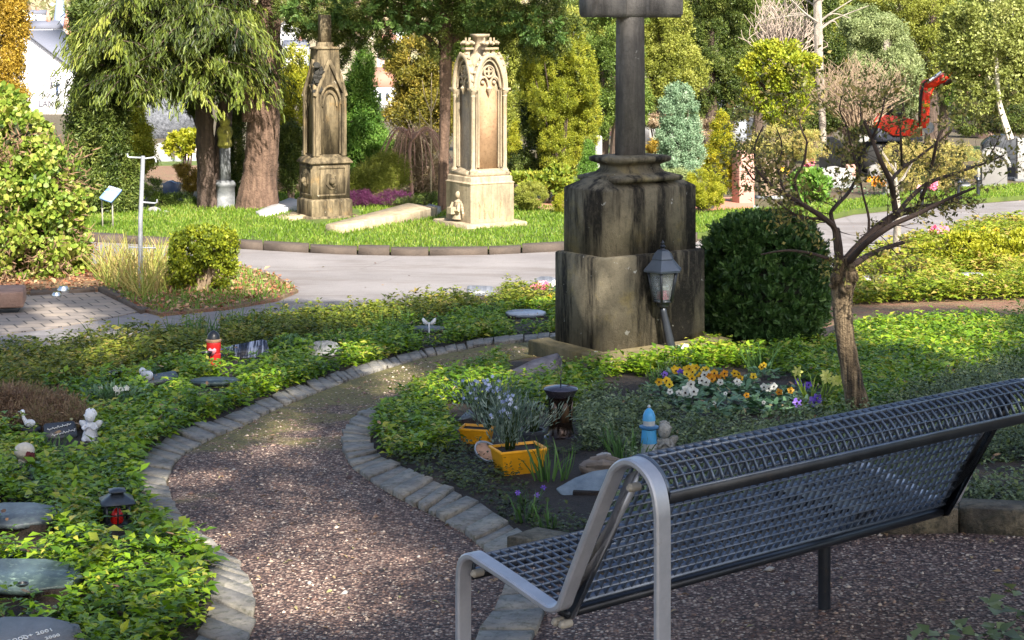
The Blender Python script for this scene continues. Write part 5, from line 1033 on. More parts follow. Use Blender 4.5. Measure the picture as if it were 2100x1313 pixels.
# young tree further right, in the sunlit bed
c = G(1835, 548); t = thing('young_tree', 'slim young tree whose grey trunk rises from the sunlit bed behind the pruned tree', 'tree', c); mb = MB(); Yv = c.y
ptube(mb, [(1836, 552, 11), (1838, 520, 9), (1840, 470, 7.5), (1841, 420, 6.0), (1838, 380, 3.5), (1836, 330, 1.5)], Yv, 10)
for k in range(9): y = random.uniform(330, 430); sx = random.choice((-1, 1)); ptube(mb, [(1839, y, 2.0), (1839+sx*16, y-22, 1.2), (1839+sx*random.uniform(20, 50), y-random.uniform(30, 60), .6)], Yv+random.uniform(-.4, .4), 5)
mb.build('trunk', M['bark_grey'], t, smooth=True)
shrub('clipped_hedge', 'low clipped yellow green hedge in the sunlit bed at the right edge', 'hedge', G(2000, 552).y, [(1935, 520, 40, 26, 0, .35), (1990, 514, 50, 30, 0, .4), (2050, 512, 50, 32, 0, .4), (2110, 508, 50, 36, 0, .4)], 12000, .045, G_YEL, None, 'leaf', sub=.3, nsub=40, asp=.6, stems=14)

# ================================================================ SHADE TREES behind the viewer (they throw the dappled shade)
G_SH = leaf_mat('shade_leaf', [(.04, .07, .02), (.07, .11, .03), (.1, .15, .04)], trans=.15, big=.5)
DAPPLE = [(1560, 815, 40, 26), (1650, 850, 30, 14), (470, 1085, 70, 22), (820, 1130, 60, 22), (780, 1260, 90, 26), (500, 960, 60, 16), (860, 1060, 40, 12), (1135, 1335, 60, 22), (1080, 1240, 40, 16), (120, 1235, 190, 46), (350, 1150, 70, 34), (330, 1270, 60, 26), (890, 830, 90, 16), (1350, 738, 130, 8), (1850, 684, 220, 12), (2000, 720, 90, 10), (1020, 800, 60, 10), (520, 800, 60, 12), (570, 915, 95, 30), (395, 1005, 50, 22), (650, 1045, 90, 24), (600, 1180, 130, 34), (720, 1115, 60, 22), (560, 1260, 130, 34), (660, 1300, 100, 26), (410, 1250, 60, 50), (960, 1165, 50, 26), (880, 1230, 50, 14), (60, 1110, 100, 30), (745, 890, 30, 10), (900, 995, 50, 16),
 (130, 700, 60, 7), (60, 680, 50, 6), (160, 655, 60, 8), (100, 640, 50, 7), (260, 690, 50, 6), (1000, 622, 170, 14), (700, 668, 120, 10), (240, 740, 60, 10), (440, 760, 50, 10), (180, 770, 40, 9), (1330, 795, 30, 12), (1440, 745, 90, 12), (1250, 770, 60, 10), (2050, 865, 70, 26), (2060, 975, 70, 20), (1850, 720, 120, 14), (1960, 760, 60, 14), (90, 945, 60, 14), (300, 880, 50, 14),
 (1100, 720, 50, 8), (200, 1150, 60, 20), (330, 1010, 26, 12), (1180, 1280, 60, 20), (1500, 1290, 70, 14), (1900, 1220, 60, 12), (820, 770, 60, 10), (600, 860, 50, 10), (350, 820, 60, 10), (700, 740, 60, 8)]
def shade_tree(x, y, lab, blobs, n):
    """tall tree; its crown has gaps where the sun reaches the ground in patches"""
    t = thing('shade_tree', lab, 'tree', (x, y, 0), 'tall trees behind the bench'); mb = MB(); mb.tube([(x, y, -.1), (x, y, 4), (x+.2, y, 9), (x+.1, y, 13)], [.35, .28, .2, .06], 10)
    for b in blobs: mb.tube([(x, y, 4.5+random.uniform(0, 3)), tuple(Vector(b[:3])*.9+Vector((x, y, b[2]))*.1)], [.12, .03], 6)
    mb.build('trunk', M['bark_dark'], t, smooth=True)
    p, o, tt = blob_points(blobs, n, .36, 34, .5)
    zg = np.full(len(p), -.3); 
    for _ in range(3): X = p[:, 0]-(p[:, 2]-zg)*sdir.x/sdir.z; Y = p[:, 1]-(p[:, 2]-zg)*sdir.y/sdir.z; zg = gz(X, Y)
    px, py = topx(X, np.maximum(Y, .5), zg); kill = np.zeros(len(p))
    for a, b_, rx, ry in DAPPLE: q = ((px-a)/(rx+20))**2+((py-b_)/(ry*1.25+12))**2; kill = np.maximum(kill, np.clip(2.2-q*1.3, 0, 1)*.99)
    nse = np.sin(X*9+2*np.sin(Y*5))*np.sin(Y*7+2*np.cos(X*6)); kill = np.maximum(kill, (nse > .72)*.85)
    kp = rng.uniform(0, 1, len(p)) > kill; p, o, tt = p[kp], o[kp], tt[kp]; N = len(p); L = .22*rng.uniform(.6, 1.3, N)
    leaves('crown', p, o+rng.normal(0, .7, o.shape), rdir(N), L, L*.9, np.clip(.5+tt, 0, 1), G_SH, t, shape='clump')
SX, SY = math.tan(SUN_AZ) and (sdir.x/sdir.z), sdir.y/sdir.z
def over(X, Y, z, zg=-.3): return (X+(z-zg)*SX, Y+(z-zg)*SY, z)
def canopy(lst): return [(*over(X, Y, z), r, r*1.15, 1.1) for X, Y, z, r in lst]
shade_tree(7.5, -2.5, 'tall evergreen tree behind the right end of the bench, outside the picture', canopy([(3.2, 14.2, 11, 1.9), (5.2, 13.2, 10.5, 1.9), (3.6, 11.6, 9.5, 2.0), (1.4, 13.6, 11.2, 1.6), (1.6, 11.4, 10, 1.8), (3.0, 9.2, 9, 1.9), (5.0, 10.4, 9.4, 1.9), (5.2, 7.8, 8.5, 1.8), (1.2, 9.4, 9.2, 1.5), (3.0, 7.0, 8.2, 1.6), (2.6, 5.2, 7.8, 1.5), (4.2, 5.6, 8, 1.5), (1.0, 6.0, 7.6, 1.3), (2.2, 3.8, 7, 1.4), (4.2, 7.6, 8, 1.3), (3.4, 4.2, 7.2, 1.3)]), 42000)
shade_tree(-1.5, -6.5, 'tall evergreen tree behind the viewer to the left, outside the picture', canopy([(-.6, 14.6, 11.5, 1.7), (-2.4, 14.4, 11.2, 1.7), (-4.3, 14.0, 11, 1.6), (-6, 14.4, 11, 1.6), (-3.2, 12.4, 10, 1.6), (-1.2, 12.4, 10, 1.6), (-.4, 10.4, 9.5, 1.5), (-2.2, 10.2, 9.4, 1.5), (-.3, 8.4, 9, 1.3), (-1.6, 8.4, 8.8, 1.1), (-5, 12, 10, 1.3), (.8, 7.2, 8.6, .9), (-3.6, 16, 12, 1.1), (-5.4, 16.2, 12, 1.2), (-.4, 6.4, 8, 1.2), (-1.9, 6.6, 8, 1.2), (.4, 4.8, 7, 1.2), (-1.4, 5.0, 7.4, 1.2)]), 38000)
# ================================================================ FAR BACKGROUND
def flatmat(name, c, rough=.8): return plain(name, c, rough, var=.08)
W_WHITE = flatmat('white_render', (.78, .78, .80)); W_BRICK = rough_mat('church_brick', [(.36, .15, .11), (.5, .26, .2)], scale=.6, bump=0); W_SLATE = flatmat('slate_roof', (.13, .14, .18)); W_TILE = flatmat('tile_roof', (.34, .17, .12)); W_GLASS = plain('dark_pane', (.05, .06, .08), .15); W_STONE = flatmat('pale_trim', (.6, .5, .42))
# hill behind the town
hx = np.linspace(-420, 420, 60); hy = np.linspace(430, 1300, 40); hX, hY = np.meshgrid(hx, hy)
hZ = -22+np.clip((hY-430)/870, 0, 1)*150+6*np.sin(hX*.02)+4*np.sin(hX*.05+hY*.01)
ii, jj = np.meshgrid(np.arange(59), np.arange(39)); a0 = (jj*60+ii).ravel(); gf = np.stack([a0, a0+1, a0+61, a0+60], 1)
me = raw_mesh('hill', np.stack([hX.ravel(), hY.ravel(), hZ.ravel()], 1), gf.ravel(), np.arange(len(gf))*4, np.full(len(gf), 4), True)
tag(link_mesh('hill', me, rough_mat('hill', [(.20, .17, .11), (.33, .28, .19), (.25, .27, .12)], scale=.03, bump=0)), kind='structure')  # pale hill tones, distance haze put into the colour
nw = 9000; wx = rng.uniform(-260, 60, nw); wy = rng.uniform(560, 1250, nw); wz = -22+(wy-430)/870*150+6*np.sin(wx*.02)+4*np.sin(wx*.05+wy*.01)+rng.uniform(0, 7, nw)
tag(leaves('hillside_wood', np.c_[wx, wy, wz], rdir(nw), rdir(nw), rng.uniform(4, 9, nw), 4, rng.uniform(0, 1, nw), leaf_mat('winter_wood', [(.22, .16, .11), (.34, .27, .18), (.4, .36, .22), (.2, .24, .1)], trans=.1, big=.02), shape='clump'), 'pale brown winter wood on the far hillside above the town', 'wood', kind='stuff')
def house(label, x, ytop, ybot, wpx, Y, wall, roof, gable=True, rows=2, cols=3, group='houses of the town behind the cemetery', rh=.35, rot=0.0, dep=9):
    s_ = mpp(Y); c = P(x, ybot, Y); wd = wpx*s_; ht = (ybot-ytop)*s_; e = ht*(1-rh); ca, sa = math.cos(rot), math.sin(rot)
    ex = Vector((ca, sa, 0)); ey = Vector((-sa, ca, 0)); zb_ = float(gz(c.x, Y)) if Y < 420 else c.z-6; t = thing('house', label, 'house', (c.x, Y, zb_), group)
    A = Vector((c.x, Y, 0)); q = lambda a, b_, z: A+ex*a+ey*b_+UZ*z
    mb = MB()
    if gable: mb.prism([q(-wd/2, 0, zb_), q(wd/2, 0, zb_), q(wd/2, 0, c.z+e), q(0, 0, c.z+ht-.1), q(-wd/2, 0, c.z+e)], ey*dep)
    else: mb.prism([q(-wd/2, 0, zb_), q(wd/2, 0, zb_), q(wd/2, 0, c.z+e), q(-wd/2, 0, c.z+e)], ey*dep)
    mb.build('wall', wall, t); mb = MB(); o = .03*wd
    if gable:
        for sx in (-1, 1): mb.prism([q(sx*(wd/2+o), -.3, c.z+e-o*.8), q(0, -.3, c.z+ht), q(0, -.3, c.z+ht+.2), q(sx*(wd/2+o), -.3, c.z+e-o*.8+.2)], ey*(dep+.6))
    else:
        mb.prism([q(-wd/2-o, -o, c.z+e), q(-wd/2-o, dep/2, c.z+ht), q(-wd/2-o, dep+o, c.z+e)], ex*(wd+2*o))
    rf = mb.build('roof', roof, t)
    mb = MB(); mb.box(q(wd*.2, dep*.45, c.z+ht), (.7, .7, 1.6)); mb.build('chimney', W_TILE, rf)
    for r_ in range(rows):
        for k in range(cols):
            mb = MB(); u = (k+.5)/cols-.5; zz = c.z+e*(r_+.45)/rows; mb.box(q(u*wd*.86, -.02, zz), (wd/cols*.32, .12, e/rows*.42), Matrix.Rotation(rot, 3, 'Z')); mb.build('window', W_GLASS, t)
    return t
# white gabled house with the lettering
Yh = 150; s_ = mpp(Yh)
th_ = thing('house', 'big white gable wall with a dark emblem and lettering, seen between ivy bush and cypress', 'house', (P(50, 200, Yh).x, Yh, float(gz(-40, Yh))), 'houses of the town behind the cemetery')
mb = MB(); g0 = P(50, 66, Yh); eL, eR = P(-42, 135, Yh), P(141, 135, Yh); zb_ = float(gz(-40, Yh))-.5
mb.prism([Vector((eL.x, Yh, zb_)), Vector((eR.x, Yh, zb_)), eR, g0, eL], Vector((0, 12, 0))); mb.build('wall', flatmat('bright_white', (.86, .86, .9)), th_)
mb = MB()
for a in (eL, eR): b_ = a+(a-g0)*.05; mb.prism([b_+Vector((0, -.35, 0)), g0+Vector((0, -.35, 0)), g0+Vector((0, -.35, .18)), b_+Vector((0, -.35, .18))], Vector((0, 12.7, 0)))
mb.build('roof', W_SLATE, th_)
mb = MB(); cx_ = 117
mb.sweep([P(117, 168, Yh-.05), P(117, 196, Yh-.05)], (1, 0, 0), .16, .05); mb.sweep([P(111, 175, Yh-.05), P(123, 175, Yh-.05)], (0, 0, 1), .16, .05); mb.build('cross_emblem', flatmat('emblem_blue', (.08, .12, .24)), th_)
mb = MB()
for a in ([(104, 180), (105, 166), (103, 158), (106, 150)], [(108, 158), (112, 152), (114, 146), (110, 142)], [(107, 181), (107, 168)], [(112, 160), (114, 166), (111, 170)]): mb.tube([P(x, y, Yh-.05) for x, y in a], .055, 5)
mb.build('figure_emblem', flatmat('emblem_grey', (.14, .14, .17)), th_)
def text(name, body, loc, size, mat, parent, rot, ext=.02, width=None, align='CENTER'):
    cu_ = bpy.data.curves.new(name, 'FONT'); cu_.body = body; cu_.size = size; cu_.extrude = ext; cu_.align_x = align; cu_.resolution_u = 3
    o = bpy.data.objects.new(name, cu_); COL.objects.link(o); bpy.context.view_layer.update()
    me = bpy.data.meshes.new_from_object(o.evaluated_get(bpy.context.evaluated_depsgraph_get())); bpy.data.objects.remove(o)
    Mx = Matrix.Translation(Vector(loc)-Vector(root_loc(parent))) @ rot.to_4x4()
    if width:
        xs = [v.co.x for v in me.vertices]; k_ = width/max(max(xs)-min(xs), 1e-6); Mx = Mx @ Matrix.Diagonal((k_, 1, 1, 1))
    me.transform(Mx); me.materials.clear(); return link_mesh(name, me, mat, parent)
RX = Matrix.Rotation(R(90), 3, 'X')
text('lettering', 'J\u00dcRGEN', P(96, 199, Yh-.06), .46, flatmat('letter_grey', (.15, .15, .18)), th_, RX, width=1.32); text('lettering', 'LANG', P(101, 219, Yh-.06), .80, flatmat('letter_dark', (.09, .09, .12)), th_, RX, width=1.75)
# church tower
Yk = 400; s_ = mpp(Yk); c = P(123, 110, Yk); t = thing('church_tower', 'red brick church tower with a pointed slate spire behind the white gable', 'church', (c.x, Yk, float(gz(c.x, Yk))))
zz = lambda y: CAMZ-(y-HY)/F*Yk; mb = MB(); hw = 23*s_; zt_ = zz(56); zb_ = float(gz(c.x, Yk))
mb.loft([sqring(Vector((c.x, Yk, 0)), Vector((1, 0, 0)), Vector((0, 1, 0)), hw, zb_), sqring(Vector((c.x, Yk, 0)), Vector((1, 0, 0)), Vector((0, 1, 0)), hw, zt_)])
mb.box((c.x+.0, Yk, zz(76)), (hw*2.1, hw*2.1, .5)); mb.box((c.x, Yk, zz(57)), (hw*2.12, hw*2.12, .4)); mb.build('tower', W_BRICK, t)
mb = MB(); mb.lathe([(hw*.75, zt_), (hw*.62, zt_+1), (.1, zz(-45))], (c.x, Yk, 0), 8); mb.build('spire', flatmat('spire_slate', (.2, .25, .38)), t)
for sx in (-1, 1): mb = MB(); mb.lathe([(.8, zt_), (.8, zt_+1.0), (.05, zt_+4.2)], (c.x+sx*hw*.85, Yk-hw*.85, 0), 6); mb.build('corner_turret', W_BRICK, t)
for r_, y in enumerate((66, 88)):
    for k in (-1, 0, 1):
        mb = MB(); A = [(x, z) for x, z in arch_pts(.8, .9, .6, 6)]; mb.prism([Vector((c.x+k*1.55+x, Yk-hw-.08, zz(y+8)+z)) for x, z in A], Vector((0, .14, 0))); mb.build('window', W_GLASS, t)
        mb = MB(); mb.tube([Vector((c.x+k*1.55+x*1.2, Yk-hw-.05, zz(y+8)+z*1.06)) for x, z in A], .11, 5); mb.build('window_surround', W_STONE, t)
mb = MB(); mb.prism([P(126, 110, Yk-8), P(185, 108, Yk-8), P(182, 86, Yk+2), P(128, 88, Yk+2)], Vector((0, 0, -9))); mb.build('nave', W_SLATE, t)
house('long white house with a grey roof behind the peak of the white gable', 78, 42, 80, 60, 380, W_WHITE, W_SLATE, False, 1, 6, rh=.45)
for i, a in enumerate([(592, 40, 78, 40, 420, W_WHITE, W_SLATE, True, 'pale house with slate roof between the red trunk and the stained spire'), (600, 82, 118, 46, 300, W_WHITE, W_SLATE, False, 'white house with a bluish roof low beside the red trunk'),
        (790, 70, 104, 34, 330, W_WHITE, W_TILE, False, 'small white house with a red roof left of the golden yew'), (805, 98, 140, 60, 240, flatmat('rose_render', (.55, .4, .36)), W_TILE, False, 'rose coloured house with a wide tiled roof above the bright cypress'), (780, 140, 250, 50, 170, W_WHITE, W_TILE, False, 'tall white house wall between the bright green cypress and the golden yew'),
        (820, 55, 84, 30, 420, W_WHITE, W_SLATE, True, 'tiny gabled house high on the slope above the golden yew'), (765, 55, 80, 28, 440, flatmat('cream_render', (.65, .56, .42)), W_TILE, True, 'tiny cream gabled house high on the slope'), (60, 20, 44, 50, 520, W_WHITE, W_SLATE, False, 'faint pale row house on the hill above the white gable')]):
    house(a[8], *a[:7], a[7], 2, 3)
house('white bungalow with a grey roof glimpsed right of the cross shaft below the trees', 1350, 165, 225, 70, 70, W_WHITE, W_SLATE, False, 1, 3, dep=6)
house('pale blue house glimpsed between the dark yew and the round holly', 1508, 166, 236, 46, 70, flatmat('blue_render', (.55, .6, .68)), W_SLATE, True, 2, 2, dep=6)
house('pinkish house wall behind the dark bush under the leaning pale trunk', 2030, 188, 245, 40, 75, flatmat('pink_render', (.6, .42, .36)), W_TILE, False, 1, 2, dep=6)
# dark rubble wall far left and brick wall far right
def wallthing(label, a, b_, h_, th2, mat):
    d = (b_-a); d.z = 0; nn = Vector((-d.y, d.x, 0)).normalized()*th2; mb = MB(); zb2 = min(a.z, b_.z)-.2; mb.prism([Vector((a.x, a.y, zb2)), Vector((b_.x, b_.y, zb2)), Vector((b_.x, b_.y, b_.z+h_)), Vector((a.x, a.y, a.z+h_))], nn)
    o = mb.build('stone_wall', mat, None, (a+b_)/2); return tag(o, label, 'wall')
wallthing('high dark grey rubble wall seen between the cypress boughs and the double trunk', G(300, 285), G(430, 283), 1.7, .5, rough_mat('dark_rubble', [(.04, .045, .055), (.12, .13, .15), (.2, .21, .24)], scale=7, bump=1, bscale=9, bdist=.08))
wallthing('low brown brick wall at the right edge above the dark arched grave', G(2060, 275), G(2200, 272), .55, .4, flatmat('brown_brick', (.34, .2, .13)))

YF = leaf_mat('yellow_petal', [(.62, .36, .01), (.80, .50, .02), (.85, .62, .05)], trans=.25, big=6); PF = leaf_mat('violet_petal', [(.08, .03, .35), (.16, .08, .55), (.25, .15, .6)], trans=.2, big=6); WF = leaf_mat('white_petal', [(.6, .6, .55), (.75, .74, .7), (.8, .8, .78)], trans=.2, big=6); RF = leaf_mat('pink_petal', [(.5, .06, .14), (.7, .15, .25), (.8, .4, .45)], trans=.2, big=6); DKC = plain('flower_eye', (.02, .008, .01), .8); OR = leaf_mat('orange_petal', [(.6, .22, .01), (.75, .34, .02), (.8, .45, .04)], trans=.25, big=6)
G_PAN = leaf_mat('pansy_leaf', [(.03, .08, .03), (.07, .15, .06), (.13, .24, .11), (.2, .32, .18)], trans=.2, big=5, spec=.6)
def pansy(label, x, ground, n, h_, spread, petal, size=.024, leafL=.045, seed_c=True, group='pansies in the flower bed', cat_='flowers'):
    c = G(x, ground); t = thing('pansy_plant', label, cat_, c, group); size *= 1.0; m_ = 90; a = rng.uniform(0, 6.28, m_); r_ = spread*np.sqrt(rng.uniform(0, 1, m_)); pos = np.c_[c.x+r_*np.cos(a), c.y+r_*np.sin(a), c.z+h_*rng.uniform(.1, .85, m_)]
    leaves('leaves', pos, np.c_[np.cos(a), np.sin(a), rng.normal(.2, .3, m_)], np.c_[rng.normal(0, .4, (m_, 2)), np.ones(m_)], leafL*rng.uniform(.6, 1.3, m_), leafL*.55, rng.uniform(0, 1, m_), G_PAN, t, shape='flat')
    a = rng.uniform(0, 6.28, n); r_ = spread*.75*np.sqrt(rng.uniform(0, 1, n)); p2 = np.c_[c.x+r_*np.cos(a), c.y+r_*np.sin(a)-.02, c.z+h_*rng.uniform(.85, 1.25, n)]; p3 = np.repeat(p2, 5, 0); a5 = np.tile(np.arange(5)*1.2566+.3, n)
    for i, q in enumerate(p2):
        a5 = np.arange(5)*1.2566+rng.uniform(0, 1); tl_ = rng.normal(0, .3); f_ = leaves('flower', np.repeat(q[None], 5, 0), np.c_[np.cos(a5), rng.normal(-.15, .12, 5), np.sin(a5)], np.tile([tl_, -1, .35], (5, 1)), size, size*.95, rng.uniform(0, 1), petal, t, shape='flat')
        mb = MB(); mb.ball(tuple(q+[0, -.007, 0]), size*.22, 6, 5); mb.build('flower_eye', DKC, f_)
        mb = MB(); mb.tube([Vector(q)+Vector((0, .004, 0)), Vector((c.x+(q[0]-c.x)*.5, c.y+(q[1]-c.y)*.5, c.z))], .0018, 4); mb.build('stem', G_PAN, f_)
    return t
YFx, RFx, WFx, OFx = YF, RF, WF, OR
# ================================================================ GRAVES IN THE BACKGROUND
def block(name, label, cat_, x, y, wpx, hpx, mat, group=None, dep=.14, yaw=0.0, top='flat', tilt=0, extra=None):
    c = G(x, y); s_ = mpp(c.y); wd, ht = wpx*s_, hpx*s_; A = [(-wd/2, 0), (wd/2, 0)]
    if top == 'flat': A += [(wd/2, ht), (-wd/2, ht)]
    elif top == 'round': A += [(wd/2*math.cos(q), ht-wd*.28+wd*.28*math.sin(q)) for q in [i*math.pi/12 for i in range(13)]]
    elif top == 'wave': A += [(wd/2, ht*.86), (wd*.2, ht*.9), (0, ht), (-wd*.25, ht*.97), (-wd/2, ht*.8)]
    e = Vector((math.cos(yaw), math.sin(yaw), 0)); n_ = Vector((-math.sin(yaw), math.cos(yaw), 0)); t = thing(name, label, cat_, c, group)
    mb = MB(); mb.prism([c+e*a+UZ*(z+.04)-n_*(tilt*z) for a, z in A], n_*dep); bevel(mb.build('slab', mat, t), .008)
    mb = MB(); mb.box(c+n_*dep/2+UZ*.0, (wd*1.2, dep*1.7, .1), Matrix.Rotation(yaw, 3, 'Z')); mb.build('base', M['granite'], t)
    if extra: extra(t, c, e, n_, wd, ht)
    return t
gw = flatmat('white_marble', (.30, .295, .285)); gp_ = flatmat('pink_granite', (.48, .27, .22)); gd = plain('dark_granite', (.05, .055, .065), .25); gg = flatmat('grey_stone', (.2, .195, .19)); gb = plain('blue_granite', (.07, .10, .18), .25)
GR = 'gravestones in the background'
def ringx(t, c, e, n_, wd, ht):
    mb = MB(); mb.tube([c+e*(wd*.62*math.cos(q)-.02)+UZ*(ht*.52+wd*.55*math.sin(q))-n_*.02 for q in [i*math.pi/10 for i in range(11)]]+[c-e*(wd*.62+.02)+UZ*.05-n_*.02], .035, 6); mb.build('arch_band', gw, t)
    mb = MB(); mb.box(c+UZ*(ht*.72)-n_*.02, (.015, .03, .12)); mb.box(c+UZ*(ht*.75)-n_*.02, (.07, .03, .015)); mb.build('small_cross', gd, t)
block('gravestone', 'large dark arched gravestone at the right edge of the picture', 'gravestone', 2062, 368, 92, 88, gd, GR, top='round', dep=.25)
block('gravestone', 'pale arched gravestone with a small cross before the large dark arched one', 'gravestone', 2040, 384, 52, 78, gg, GR, top='round', extra=ringx)
block('gravestone', 'polished light grey gravestone cut off by the right edge', 'gravestone', 2110, 372, 46, 84, gw, GR, top='flat')
block('gravestone', 'grey upright gravestone behind the left limbs of the pruned tree', 'gravestone', 1708, 350, 52, 66, gg, GR, top='wave')
block('gravestone', 'low wide white gravestone behind the pruned tree', 'gravestone', 1716, 386, 64, 40, gw, GR, top='wave')
block('gravestone', 'tall pinkish stone stele left of the pruned tree', 'gravestone', 1532, 428, 34, 112, gp_, GR, dep=.3, yaw=.3)
block('gravestone', 'brown slab gravestone standing close to the pinkish stele', 'gravestone', 1580, 408, 42, 78, flatmat('brown_stone', (.22, .16, .11)), GR, yaw=.2)
block('gravestone', 'slim white figure shaped gravestone left of the cross shaft foot', 'gravestone', 1228, 362, 14, 80, gw, GR, top='round', dep=.12)
block('gravestone', 'small white headstone behind the low dark bush right of the sunlit monument', 'gravestone', 1072, 340, 22, 26, gw, GR, top='round')
block('gravestone', 'small pinkish headstone far behind, between columnar yew and cross', 'gravestone', 1246, 282, 18, 26, gp_, GR, top='round')
block('gravestone', 'white post like headstone right of the cross shaft', 'gravestone', 1336, 292, 9, 36, gw, GR)
block('gravestone', 'short pale headstone just right of the white post like one', 'gravestone', 1356, 292, 16, 30, gw, GR, top='round')
block('gravestone', 'dark low gravestone between the cross shaft and the blue juniper', 'gravestone', 1345, 308, 34, 22, gd, GR)
block('gravestone', 'reddish brown low gravestone between blue juniper and yellow conifer', 'gravestone', 1438, 336, 22, 42, flatmat('rust_stone', (.3, .14, .10)), GR)
block('gravestone', 'dark headstone with rounded top before the round holly', 'gravestone', 1535, 288, 28, 46, gd, GR, top='round')
block('gravestone', 'broad white gravestone under the cypress boughs', 'gravestone', 333, 332, 34, 36, gw, GR, top='wave')
block('gravestone', 'pale pink gravestone touching the left side of the double trunk', 'gravestone', 394, 331, 30, 42, flatmat('pale_pink', (.55, .46, .44)), GR)
block('gravestone', 'tiny round white headstone between the white and the pink one', 'gravestone', 364, 332, 11, 16, gw, GR, top='round')
block('gravestone', 'blue black gravestone with slanted top in the shade left of the double trunk', 'gravestone', 350, 410, 32, 34, gb, GR, top='wave', dep=.2)
block('gravestone', 'white headstone behind the straw coloured shrub at the pruned tree', 'gravestone', 1645, 395, 26, 34, gw, GR)
block('gravestone', 'grey gravestone behind the yellow and tan shrub', 'gravestone', 1800, 372, 36, 30, gg, GR, top='round')
for x, y, lab in ((1890, 440, 'black post beside the path right of the young tree'), (2006, 412, 'black post by the path nearer the right edge'), (1962, 420, 'black post with a leaning top between the two other posts')):
    c = G(x, y); mb = MB(); mb.tube([c-UZ*.05, c+UZ*.34+Vector((.05 if x == 1962 else 0, 0, 0))], [.035, .03], 10); mb.lathe([(.035, .34), (.045, .36), (.03, .4), (.001, .41)], c+Vector((.05 if x == 1962 else 0, 0, 0)), 10); tag(mb.build('post', iron, None, c, smooth=True), lab, 'post', 'black posts along the path')
block('grave_sign', 'small black square plaque leaning in the red gravel by the yellow ball shrub', 'sign', 1455, 440, 18, 22, gd, None, dep=.03, tilt=.1)
sheet('grave_plot', [(1425, 444), (1545, 436), (1545, 412), (1425, 420)], .09, flatmat('red_gravel', (.45, .2, .14))); sheet('grave_plot', [(1050, 432), (1168, 446), (1168, 425), (1062, 415)], .085, flatmat('red_gravel2', (.4, .2, .13)))
sheet('grave_plot', [(300, 366), (404, 378), (404, 340), (300, 342)], .01, M['litter']); sheet('far_grass', [(1160, 372), (1260, 372), (1500, 330), (2200, 330), (2200, 300), (1240, 300)], .01, M['grass_soil']); sheet('far_grass', [(300, 340), (404, 340), (404, 325), (300, 325)], .012, M['grass_soil'])
shrub('light_cypress', 'light green cypress column under the drooping boughs left of the stone wall', 'tree', 31, cone(285, 215, 345, 34, 5), 3600, .13, G_YEL, 'garden conifers', 'fine', up=.6)
shrub('yellow_bush', 'round yellow bush between the white and the pink gravestone', 'bush', 34, [(368, 298, 26, 20), (392, 284, 22, 12)], 1800, .10, G_YEL, None, 'leaf')
shrub('orange_shrub', 'orange yellow low shrubs beside the double trunk', 'bush', 31, [(385, 360, 22, 12), (390, 378, 18, 14), (375, 345, 16, 8)], 1600, .08, G_GOLD, None, 'fine')
shrub('shade_bush', 'dark grey green low bush behind the lawn edge under the cypress', 'bush', 27.8, [(330, 418, 34, 16), (375, 415, 26, 18), (310, 388, 24, 20)], 2600, .08, G_MID, None, 'fine')
M['rock'] = rough_mat('rock', [(.16, .16, .16), (.36, .35, .34)], scale=6, bump=1)
for x, y, r, lab in ((316, 443, 11, 'largest pale rock of the row at the lawn edge'), (340, 444, 7, 'small rock right of the largest one at the lawn edge'), (362, 442, 6, 'small rock nearest the double trunk')):
    c = G(x, y); q = r*mpp(c.y); mb = MB(); mb.ball((c.x, c.y, c.z+q*.7), (q*1.4, q, q), 10, 7, .12); tag(mb.build('rock', M['rock'], None, c, smooth=True), lab, 'rock', 'rocks at the lawn edge')

for i, (x, y, w_, h_, m_, tp_, lab) in enumerate(((1262, 300, 14, 22, gw, 'round', 'little white headstone left of the cross shaft, highest of the row'), (1240, 318, 16, 18, gp_, 'flat', 'low pink headstone below the little white one left of the cross shaft'), (1368, 274, 12, 18, gg, 'round', 'tiny grey headstone at the upper left of the blue juniper'),
    (1508, 318, 22, 26, gw, 'wave', 'white wavy topped headstone right of the yellow tipped conifer'), (1500, 290, 16, 20, gg, 'round', 'small grey headstone behind the tip of the yellow conifer'), (1562, 330, 20, 28, gd, 'flat', 'dark flat topped headstone between the pinkish stele and the straw shrub'), (1608, 352, 24, 26, gp_, 'round', 'rounded pink headstone left of the light green leafy bush'),
    (1770, 312, 26, 30, gw, 'round', 'rounded white headstone under the digger'), (1745, 372, 20, 30, gp_, 'flat', 'pink headstone right of the low wide white one'), (1828, 402, 26, 28, gg, 'wave', 'grey wavy headstone behind the young tree trunk'), (1865, 400, 22, 20, gw, 'flat', 'short white headstone below the yellow and tan shrub'), (1925, 398, 24, 26, gp_, 'round', 'rounded rose headstone below the right half of the yellow and tan shrub'),
    (1978, 384, 20, 30, gd, 'round', 'small dark round headstone left of the pale arched one'), (1180, 352, 12, 16, gw, 'round', 'tiny white stone behind the green cone at the plinth'))):
    block('gravestone', lab, 'gravestone', x, y, w_, h_, m_, GR, top=tp_, yaw=random.uniform(-.3, .3))
for x, y, n_, pet, lab in ((1268, 322, 7, RFx, 'red flowers before the little headstones left of the cross shaft'), (1600, 378, 9, YFx, 'yellow flowers before the rounded pink headstone'), (1735, 396, 8, WFx, 'white flowers at the edge of the lawn behind the pruned tree'), (1902, 412, 8, RFx, 'pink flowers along the lawn under the tan shrub'), (1790, 402, 8, OFx, 'orange flowers left of the grey wavy headstone')):
    pansy(lab, x, y, n_, .25, .25, pet, .06, group='flowers on distant graves')

